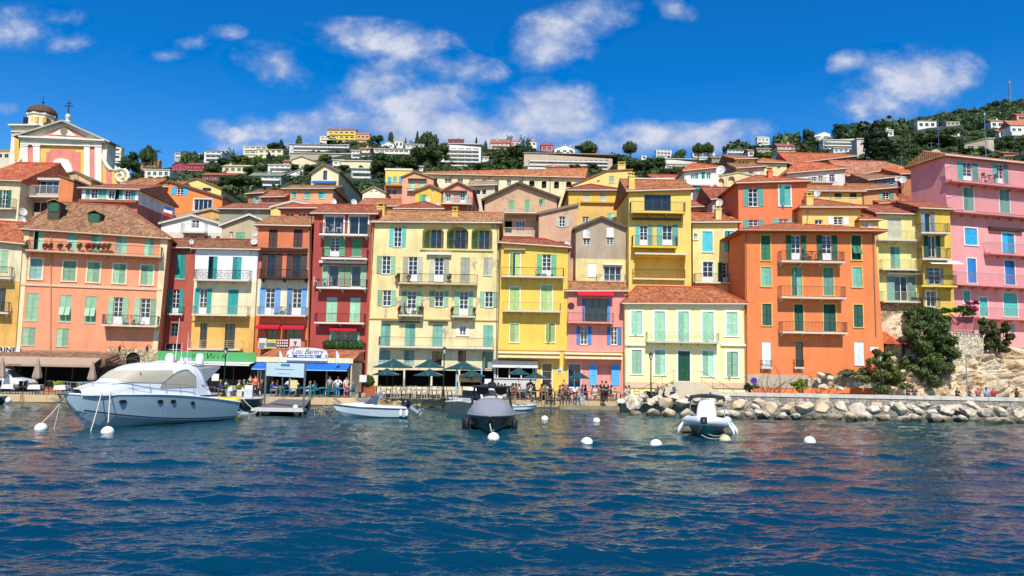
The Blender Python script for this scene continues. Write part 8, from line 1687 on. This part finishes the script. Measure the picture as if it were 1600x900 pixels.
pp_('person with peach coloured top standing by the yellow pillar',881,67.0,'stand','#d98a6a','#4a4a50','#8a6a4a',0)
pp_('dark dressed person walking right of the kiosk',860,64.0,'walk','#1c1c20','#16161a','#1c1410',1.2)
cols=[('#1f3f9c','#b07a5c','blue sleeveless top'),('#e3e3e0','#e0dcd2','white shirt and white trousers'),('#b9d4da','#d9d6d0','pale blue shirt'),('#2a2a2e','#202024','black jacket'),('#7a2f3a','#2a3040','wine red top'),('#d9c9b0','#5a4a3a','sand coloured top'),('#3a5a7a','#22283a','denim blue shirt'),('#5a5f66','#2c2c30','grey jumper'),('#c96a3a','#3a3a40','rust coloured shirt'),('#28402f','#1f2a22','forest green top')]
zn={'b':'before the yellow house','f':'before the pink house','c':'under the blue awning','d':'by the green sign'}
used_={}
for zi,(zone,p,a)in enumerate(SEATS):
 if zone not in zn or rnd.random()>{'b':.85,'f':.9,'c':.55,'d':.7}[zone]:continue
 k=used_.get(zone,0);used_[zone]=k+1;c=cols[(k*3+len(zone)*2+zi)%10]if False else cols[k%10];extra='' if k<10 else ' further back' if k<20 else ' at a rear table'
 o=person(f"seated person in {c[2]}{extra} {zn[zone]}",p.x+(-.06 if a>0 else.06),p.y,GZ,'sit',c[0],c[1],None if k<10 else '#1c1410',a+math.pi*0)
# people sitting on the edge of the quay
for i,(px,sh,tr_,lab)in enumerate(((879,'#1c2a4a','#1f2430','person in navy sitting on the quay edge, leftmost of the group'),(888,'#2a2622','#3a3f50','person in dark brown sitting on the quay edge'),(895,'#c9bfae','#7a3a9c','child in purple trousers sitting on the quay edge'),(902,'#b9a08a','#4a5a78','person in beige sitting on the quay edge beside the purple trousers'),(909,'#7fb3d9','#8fb8d4','person in light blue sitting on the quay edge, rightmost of the group'),(884,'#6a3a3a','#2a2a2e','person in maroon sitting behind the quay edge group'),(899,'#d9d6d0','#5a5a60','person in white sitting in the second row of the quay edge group'))):
 Y=(qY(at(px,64).x)+.3)if i<5 else 65.0;pp_(lab,px,Y,'sit',sh,tr_,None,rnd.uniform(-.3,.3),GZ-.42 if i<5 else GZ,.82 if i==2 else 1)
# people behind the sea wall on the right
for i,(px,sh,lab)in enumerate(((1528,'#a8525c','person in dusty red seated behind the sea wall, leftmost of three by the cliff'),(1541,'#7fa8d4','person in light blue seated behind the sea wall between two in red'),(1552,'#b0182c','person in bright red seated behind the sea wall'),(1497,'#1f2224','dark dressed person behind the sea wall right of the metal pole'),(1515,'#1f3a5c','person in dark blue behind the sea wall left of the red ones'),(1590,'#26282c','dark dressed person behind the sea wall at the right edge'),(1420,'#2a2a2e','person in black behind the sea wall below the stone steps'),(1428,'#3a3a44','person in charcoal behind the sea wall, right of the one in black'))):
 q=at(px,64.4,1.12);person(lab,q.x,64.4,1.12,'sit',sh,'#2c3040',None,rnd.uniform(-.6,.6),None,1.0)
mb=MB();a,b=at(1410,64.6,GZ),at(1600,64.6,GZ);mb.box(0,-.1,0,b.x-a.x,.5,.86);o=mb.build('stone_bench',mat('#b9b2a2',.85),None,loc=a);tag(o,'long low stone bench behind the sea wall under the cliff','bench')
# pole and handrail by the steps
q=at(1511,63.4,1.5);r=thing('flag_pole','thin pale metal pole rising from the sea wall near the stone steps','pole',q);mb=MB();mb.tube([(0,0,0),(0,0,zat(1511,553,63.4)-1.5)],.05,6);mb.build('shaft',CHR,r);mb=MB();mb.lathe([(.09,-.0),(.09,.2),(.05,.25)],n=8);mb.build('foot',CHR,r)
# ------------------------------------------------------------------ vehicles
q=at(-34,63.6);q.z=GZ;r=thing('van','white delivery van parked under the tan awning at the left edge','van',q);k=1
mb=MB();pr_=[(0,.35),(4.5,.35),(4.55,.75),(4.35,1.0),(3.35,1.18),(2.75,1.82),(2.4,1.9),(0,1.92)];mb.prism(pr_,'y',-.85,.85);mb.build('body',mat('#dfe1e2',.25,0,.04),r)
mb=MB();mb.prism([(2.05,1.15),(3.15,1.18),(2.68,1.72),(2.1,1.74)],'y',-.865,-.852);mb.build('side_window',glass(),r);mb=MB();mb.quad((3.36,-.75,1.2),(3.36,.75,1.2),(2.8,.7,1.80),(2.8,-.7,1.80));mb.build('windscreen',glass(),r,loc=(.03,0,.02))
for x_ in(.85,3.6):
 mb=MB();mb.lathe([(.001,-.1),(.34,-.1),(.34,.1),(.001,.1)],n=18);o=mb.build('wheel',mat('#1a1a1b',.8),r);o.rotation_euler=(R(90),0,0);o.location=(x_,-.8,.34);mb=MB();mb.lathe([(.001,0),(.17,0),(.19,.02),(.001,.03)],n=14);mb.build('hubcap',mat('#b9bcbf',.3,.6),o,loc=(0,0,.1))
mb=MB();mb.box(4.4,-.84,.75,4.56,-.5,.98);mb.build('headlight',mat('#c9cfd2',.15),r);mb=MB();mb.box(2.95,-1.0,1.12,3.08,-.86,1.32);mb.build('wing_mirror',mat('#dfe1e2',.3),r);mb=MB();mb.prism([(3.3,.35),(3.3,.7),(3.9,.7),(3.9,.35)],'y',-.856,-.851)if False else mb.box(3.95,-.875,.36,4.57,-.855,.55);mb.build('bumper',mat('#2a2b2c',.6),r)
mb=MB();mb.box(2.02,-.862,.5,2.04,-.852,1.8);mb.build('door_seam',mat('#5a5c5e',.5),r)
def scooter(label,px,rz,c,Y=64.6,cat='scooter',big=0):
 q=at(px,Y);r=thing('scooter' if not big else 'motorbike',label,cat,q,rz);D_=mat('#15161a',.5,0,.1)
 for x_ in(-.62,.62):mb=MB();mb.lathe([(.17,-.05),(.26,-.06),(.29,0),(.26,.06),(.17,.05)],n=16);o=mb.build('wheel',D_,r,smooth=False);o.rotation_euler=(R(90),0,0);o.location=(x_,0,.29)
 mb=MB();mb.grid([[(x_,w*math.cos(t),z+h*math.sin(t))for t in[j*math.pi/5 for j in range(10)]]for x_,z,w,h in((-.85,.68,.05,.05),(-.7,.66,.16,.13),(-.3,.6,.2,.2),(0,.45,.18,.12),(.25,.4,.17,.1),(.45,.6,.14,.25),(.55,.85,.12,.2),(.6,1.02,.06,.06))],closed=True);mb.build('body',mat(c,.3,0,.06),r,smooth=True)
 mb=MB();mb.grid([[(x_,w*math.cos(t),z+h*math.sin(t))for t in[j*math.pi/4 for j in range(8)]]for x_,z,w,h in((-.8,.84,.1,.04),(-.5,.86,.17,.06),(-.1,.8,.14,.06),(.02,.76,.05,.03))],closed=True);mb.build('saddle',D_,r,smooth=True)
 mb=MB();mb.tube([(.62,0,.3),(.5,0,1.0)],.04,6);mb.tube([(.42,-.33,1.08),(.5,0,1.02),(.42,.33,1.08)],.022,6);mb.build('handlebar',mat('#3a3c40',.4,.6),r)
 mb=MB();mb.quad((.62,-.18,1.0),(.62,.18,1.0),(.5,.15,1.38),(.5,-.15,1.38));mb.build('windshield',glass((.08,.09,.1),.2),r);return r
scooter('dark motorbike parked side on left of the villa steps',1028,.1,'#1c1e22',64.2,'motorbike',1);scooter('second dark motorbike close behind the first one by the lamp post',1019,.25,'#23262a',65.2,'motorbike',1)
scooter('dark blue scooter seen from the front below the green door',1051,-math.pi/2,'#1c2436',64.0)
q=at(1127,63.6);
# villa stairs with railing
q=h9.root;a,z0,b,z1=h9.rect(352,810,430,850);mb=MB();hz_=h9.fp(390,813)[1];xm=(a+b)/2;n_=6
mb.box(xm-1.3,-1.5,0,xm+1.3,-.14,hz_-.02)
for i in range(n_):
 for sg in(-1,1):x0_=xm+sg*(1.3+.5*i);x1_=xm+sg*(1.3+.5*(i+1));mb.box(min(x0_,x1_),-1.5,0,max(x0_,x1_),-.14,(hz_-.02)*(1-(i+1)/(n_+1)))
st=mb.build('stairs',mat('#c9b99c',.85,0,.15),h9.root);mb=MB()
for sg in(-1,1):
 mb.tube([(xm,-1.45,hz_+1.0),(xm+sg*1.3,-1.45,hz_+1.0),(xm+sg*4.3,-1.45,1.0)],.022,5);mb.tube([(xm,-1.45,hz_+.1),(xm+sg*1.3,-1.45,hz_+.1),(xm+sg*4.3,-1.45,.2)],.016,5)
 for k in range(4):t=k/3;mb.tube([(xm+sg*(1.3+3*t),-1.45,(hz_)*(1-t)),(xm+sg*(1.3+3*t),-1.45,(hz_+1)*(1-t)+1.0*t)],.018,5);mb.tube([(xm+sg*(1.3+3*t),-1.45,(hz_+.1)*(1-t)+.1),(xm+sg*(1.3+3*min(1,t+.33)),-1.45,(hz_+1)*(1-min(1,t+.33))+1.0*min(1,t+.33))],.012,4)if k<3 else None
mb.tube([(xm,-1.45,hz_),(xm,-1.45,hz_+1)],.018,5);mb.build('railing',mat('#5a564c',.5,.4),st)
# white menu boards, easel
for px,py0,py1,Y,lab in((336,584,595,62.8,'white menu board standing behind the yacht stern'),(459,594,607,62.2,'cream menu board standing at the pier end'),(567,586,597,63.0,'pale easel board beside the wooden planter'),(762,592,600,64.8,'small white board left of the kiosk counter')):
 q=at(px,Y);z0,z1=zat(px,py1,Y)-GZ,zat(px,py0,Y)-GZ;r=thing('menu_board',lab,'board',q);mb=MB();mb.box(-.3,-.03,z0,.3,.0,z1);mb.build('panel',mat('#dedcd6' if px!=459 else '#d9c48a',.6),r);mb=MB();[mb.tube([(x_,.05,0),(x_*.8,0,z0+.1)],.02,4)for x_ in(-.28,.28)];mb.build('stand',mat('#4a3a2c',.7),r)
# ------------------------------------------------------------------ things on balconies, roofs and walls
def sat(px,py,Y,r_=.42,tilt=.5,az=.3,lab=''):
 q=un(px,py,Y);r=thing('satellite_dish',lab,'satellite dish',q,az*2.2);mb=MB();mb.lathe([(.001,-.13),(r_*.4,-.11),(r_*.75,-.05),(r_*.92,.03),(r_*.95,.03),(r_*.78,-.07),(.001,-.16)],n=16);o=mb.build('dish',mat('#c9c6bf',.5),r,smooth=True);o.rotation_euler=(R(68),0,0);o.scale=(.82,1,1)
 mb=MB();mb.tube([(0,.08,0),(0,.1,-1.1)],.03,5);mb.tube([(0,0,-.25),(0,-.45,-.05)],.015,4);mb.build('mast',mat('#8a8a88',.4,.5),r)
for a in((36,331,78,.5,.5,.4,'white dish above the left salmon roof, upper one'),(34,344,77,.5,.5,.4,'white dish above the left salmon roof, lower one'),(299,378,72.5,.3,.5,.2,'small white dish on the roof of the white and yellow house'),(397,377,72.3,.42,.5,.1,'oval dish at the right end of the white house roof'),(398,365,74,.35,.5,.1,'dish above the oval one beside the orange top floor'),
          (521,315,80,.45,.5,.3,'large dish above the dark red house roof'),(553,316,80,.42,.5,.2,'second large dish right above the dark red house roof'),(591,323,79,.45,.5,.2,'dish on the chimney at the left of the big yellow roof'),(599,325,79,.38,.5,.2,'smaller dish right beside the chimney dish'),(668,311,86,.42,.5,.2,'dish in front of the bright yellow gable'),(682,319,84,.4,.5,.2,'dish right of the bright yellow gable'),(754,334,78,.45,.5,.3,'dish above the right part of the big yellow roof'),
          (1126,266,94,.75,.5,-.2,'very large white dish beside the white house with turquoise awning'),(1124,317,81,.5,.5,-.2,'white dish beside the turquoise garage door'),(1277,302,83,.5,.5,-.3,'white dish on the long yellow house'),(1411,281,84,.5,.5,-.3,'dish left of the pink house flank'),(1461,242,80,.75,.5,-.3,'large dish on the pink house roof corner'),(1411,318,80,.5,.5,-.3,'dish above the stacked balconies house'),(1402,280,88,.35,.5,-.3,'small dish on the brown orange house'),(1427,491,73,.42,.5,-.6,'round dish on the stone retaining wall')):sat(*a)
def aerial(px,y0,y1,Y,lab):
 q=un(px,y1,Y);h_=un(px,y0,Y).z-q.z;r=thing('aerial',lab,'aerial',q);mb=MB();mb.tube([(0,0,-.5),(0,0,h_)],.025,4);mb.build('mast',CHR,r);mb=MB()
 for k in range(5):mb.tube([(-.35+.17*k,-.22+.02*k,h_*.93),(-.35+.17*k,.22-.02*k,h_*.93)],.012,4)
 mb.tube([(-.4,0,h_*.93),(.4,0,h_*.93)],.014,4);mb.build('antenna',CHR,r)
for a in((331,306,330,88,'thin aerial over the ochre gable'),(401,328,362,75,'aerial left of the orange house roof'),(903,276,322,82,'tall aerial mast in front of the rising yellow roof'),(1135,262,292,92,'aerial by the cream arched house'),(1208,268,300,82,'aerial above the upper orange house'),(1298,290,318,80,'aerial above the broad tiled yellow house'),(1409,238,262,90,'tall aerial left of the pink house on the right'),(1441,238,262,92,'aerial directly left of the large pink house dish'),(1355,244,266,95,'aerial at the foot of the huge cypress'),(1456,222,244,82,'short white pole on the pink house roof'),(1131,322,352,80,'aerial behind the light blue shuttered house'),(516,250,262,100,'small aerial on the cream gable with the awning'),(731,306,336,82,'aerial right of the pink gable balcony')):aerial(*a)
q=un(253,338,79);r=thing('flag','blue, white and red flag on a short pole by the brown side wall','flag',q,-.3);mb=MB();mb.tube([(-.05,0,-.9),(.25,0,1.2)],.03,5);mb.build('pole',CHR,r)
for k,c in enumerate(('#1f3a9c','#e3e3e0','#c01f2c')):mb=MB();mb.grid([[(.2+.22*i,.1*math.sin(i*1.3)+.02,1.15-.33*k-.12*i*.5),(.18+.22*i,.1*math.sin(i*1.3),.82-.33*k-.12*i*.5)]for i in range(6)]);mb.build('stripe',mat(c,.8),r)
# hedge planters, flower pots and furniture on balconies
def pots(h,xs,y,dep,cols_,lab,s_=.22,crop=None):
 for i,x in enumerate(xs):
  a,z=h.fp(x,y);w=h.o+h.h*a-h.n*dep+Vector((0,0,z+h.base));c=cols_[i%len(cols_)];r=thing('flower_pot',f"{lab}, {ORD[i]} from the left",'flower pot',w,h.rz,'flower pots on balconies');mb=MB();mb.lathe([(.09,0),(.13,.22),(.14,.24)],n=8);mb.build('pot',mat('#a8583a',.8),r)
  me=crown_mesh('plant',[(0,0,.42,s_,s_,.24),(.1,0,.55,s_*.6,s_*.6,.2)],200,.06,40+i,leafmat(c,.4),.4);o=bpy.data.objects.new('plant',me);col.objects.link(o);o.parent=r
pots(h1,(150,262,290,345,395,455,500,530,560,590,615),82,.55,('#5a6a2a','#a02a3c','#8a3a3a','#5a6a2a','#a82a4a'),'potted plant on the top balcony of the salmon house',.26)
pots(h6,(508,575,800),252,.5,('#5a6a2a','#8a6a4a','#4a6a2a'),'potted plant on the long balcony of the big yellow house');pots(h6,(520,640),432,.5,('#9c3a2a','#8a3a2a'),'red plant on the left small balcony of the yellow house',.16);pots(h6,(815,940),438,.5,('#8a4a3a',),'brown plant on the right small balcony of the yellow house',.14)
a,z=h5.fp(212,640);w=h5.o+h5.h*a-h5.n*.72+Vector((0,0,z+h5.base));r=thing('hedge_box','dark green hedge hanging along the lowest balcony of the dark red house','hedge',w,h5.rz);wd=h5.fp(322,640)[0]-h5.fp(105,640)[0]
me=crown_mesh('foliage',[(x_,0,.5,.45,.22,.55)for x_ in np.linspace(-wd/2+.3,wd/2-.3,8)],2600,.07,61,leafmat('#2f4a26',.5),.8);o=bpy.data.objects.new('foliage',me);col.objects.link(o);o.parent=r;mb=MB();mb.box(-wd/2,-.12,-.12,wd/2,.12,.1);mb.build('trough',mat('#4a3a2c',.8),r)
def bal_set(h,x,y,c,lab,chair=True,table=True,dep=.55):
 a,z=h.fp(x,y);w=h.o+h.h*a-h.n*dep+Vector((0,0,z+h.base))
 r=thing('balcony_table','small round table '+lab,'table',w,h.rz);m_=mat(c,.5);mb=MB();mb.lathe([(.28,.68),(.28,.7)],n=12);mb.build('tabletop',m_,r);mb=MB();[mb.tube([(.2*math.cos(t),.2*math.sin(t),0),(-.15*math.cos(t),-.15*math.sin(t),.68)],.015,4)for t in(.5,2.1,3.7,5.2)];mb.build('leg',m_,r)
 for s_ in(-1,1):K_=mk_chair(c,'full');K_.location=w+h.h*s_*.62;K_.rotation_euler.z=h.rz-s_*math.pi/2;K_['label']=f"{'left' if s_ < 0 else 'right'} chair of the pair "+lab;K_['category']='chair'
bal_set(h1,745,488,'#cfd2d2','on the salmon house balcony');bal_set(h10,450,128,'#5a4a3c','on the top balcony of the vivid orange house');bal_set(h5,95,280,'#e3e3e0','on the third floor balcony of the dark red house')
bal_set(h4,725,435,'#6a6a68','between the blue shutters');bal_set(h5,150,-20,'#d9d9d4','on the topmost balcony of the dark red house');bal_set(h6,600,425,'#3a3c3e','on the small left yellow balcony');bal_set(h6,850,40,'#26282a','inside the middle arched loggia',dep=-.7);bal_set(h7,400,215,'#d9d9d4','on the top balcony of the bright yellow house');bal_set(h13,690,540,'#5a4a44','on the top balcony of the rose pink house')
# cloth banners on the orange house
for x0,y0,x1,y1,c,c2,nm,tx in((607,572,650,626,'#d4d6cf','#4a7a6a','pale printed','Bienvenue'),(652,578,705,628,'#d9c23a','#3a6ab0','yellow and blue',''),(708,575,777,624,'#8a1c26','#e0d6d0','dark red patterned',''),(780,576,842,622,'#cfd0cc','#9c2a2a','grey with a red emblem','')):
 a,z0,b,z1=h4.rect(x0,y0,x1,y1);w=h4.o+h4.h*a-h4.n*.84+Vector((0,0,z0+h4.base));r=thing('banner',f"{nm} cloth banner hung on the balcony above the blue awning cafe",'banner',w,h4.rz);mb=MB();n_=10
 mb.grid([[((b-a)*i/n_,-.03*math.sin(i*1.9),(z1-z0)),((b-a)*i/n_,-.05*math.sin(i*1.9+.4),0)]for i in range(n_+1)]);cl=mb.build('cloth',mat(c,.85),r);mb=MB();w_=b-a;h_=z1-z0
 if nm.startswith('dark'):
  for i in range(5):
   for j in range(3):mb.box(w_*(.08+.18*i),-.09,h_*(.12+.3*j),w_*(.19+.18*i),-.075,h_*(.3+.3*j))
 elif nm.startswith('grey'):mb.prism([(w_*.35,h_*.8),(w_*.5,h_*.2),(w_*.65,h_*.8),(w_*.5,h_*.68)],'y',-.09,-.075);mb.box(w_*.1,-.09,h_*.06,w_*.9,-.075,h_*.14)
 elif nm.startswith('yellow'):mb.box(w_*.05,-.09,h_*.3,w_*.95,-.075,h_*.62)
 else:mb.box(w_*.1,-.09,h_*.15,w_*.8,-.075,h_*.25);mb.box(w_*.1,-.09,h_*.4,w_*.9,-.075,h_*.5)
 mb.build('print',mat(c2,.8),cl)
# notice on the yellow pillar
a,z0,b,z1=h7.rect(470,733,497,770);mb=MB();mb.box(a,-.05,z0,b,-.005,z1);nb=h7.part('notice',mb,mat('#b9d4d9',.6));mb=MB();mb.box(a+.08,-.06,z0+.12,b-.08,-.052,z0+.32);mb.build('print',mat('#b0607a',.6),nb)
# hillside lamp, mast on the mountain
q=un(1466,202,300);zb2=tz(q.x,300);r=thing('lamp_standard','tall road lamp standing on the mountain slope right of the white villa','street lamp',(q.x,300,zb2));h_=un(1466,178,300).z-zb2;mb=MB();mb.tube([(0,0,0),(0,0,h_),(-.0,0,h_)],.07,6);mb.build('post',CHR,r);mb=MB();mb.tube([(0,0,h_),(-2.6,0,h_+.4)],.06,5);mb.build('arm',CHR,r)
q=un(1578,150,1000);zb2=tz(q.x,1000);r=thing('radio_mast','lattice radio mast on the mountain ridge at the far right','mast',(q.x,1000,zb2));h_=un(1578,131,1000).z-zb2;mb=MB()
for sx,sy in((-1,-1),(1,-1),(1,1),(-1,1)):mb.tube([(sx*1.6,sy*1.6,0),(sx*.6,sy*.6,h_)],.3,4)
for k in range(6):z_=h_*k/6;mb.tube([(-1.5,-1.5,z_),(1.4,-1.4,z_+h_/6)],.2,4);mb.tube([(1.5,-1.5,z_),(-1.4,-1.4,z_+h_/6)],.2,4)
mb.build('lattice',mat('#8a8f94',.6),r);mb=MB();mb.lathe([(.5,h_),(1.4,h_+.3),(1.4,h_+2.4),(.3,h_+2.6),(.2,h_+6)],n=8);mb.build('antenna',mat('#9a9fa4',.6),r)
q=un(1541,250,200);zb2=tz(q.x,200);r=thing('utility_pole','grey utility pole among the woods above the pink house','pole',(q.x,200,zb2));h_=un(1541,175,200).z-zb2;mb=MB();mb.tube([(0,0,0),(0,0,h_)],.08,6);mb.build('post',CHR,r);mb=MB();mb.box(-.25,-.2,h_-1.0,.25,.2,h_-.3);mb.build('transformer',mat('#9a9fa4',.5),r)
# loose things: crates / bollards along the quay edge
for i,px in enumerate((168,300,560,640,745,850)):
 q=at(px,60);x_=q.x*qY(q.x)/60;Y=qY(x_)+.8;o=thing('mooring_bollard','iron bollard on the quay edge '+['before the stone doorway','behind the yacht','right of the blue awning','below the front parasols','behind the grey covered boat','left of the people on the quay edge'][i],'bollard',(x_,Y,GZ));mb=MB();mb.lathe([(.16,0),(.12,.08),(.09,.3),(.15,.38),(.13,.45),(.02,.47)],n=12);mb.build('post',mat('#26282a',.6,.3),o,smooth=True)
 mb=MB();mb.lathe([(.2,0),(.2,.03)],n=12);mb.build('flange',mat('#3a3a3a',.7),o)
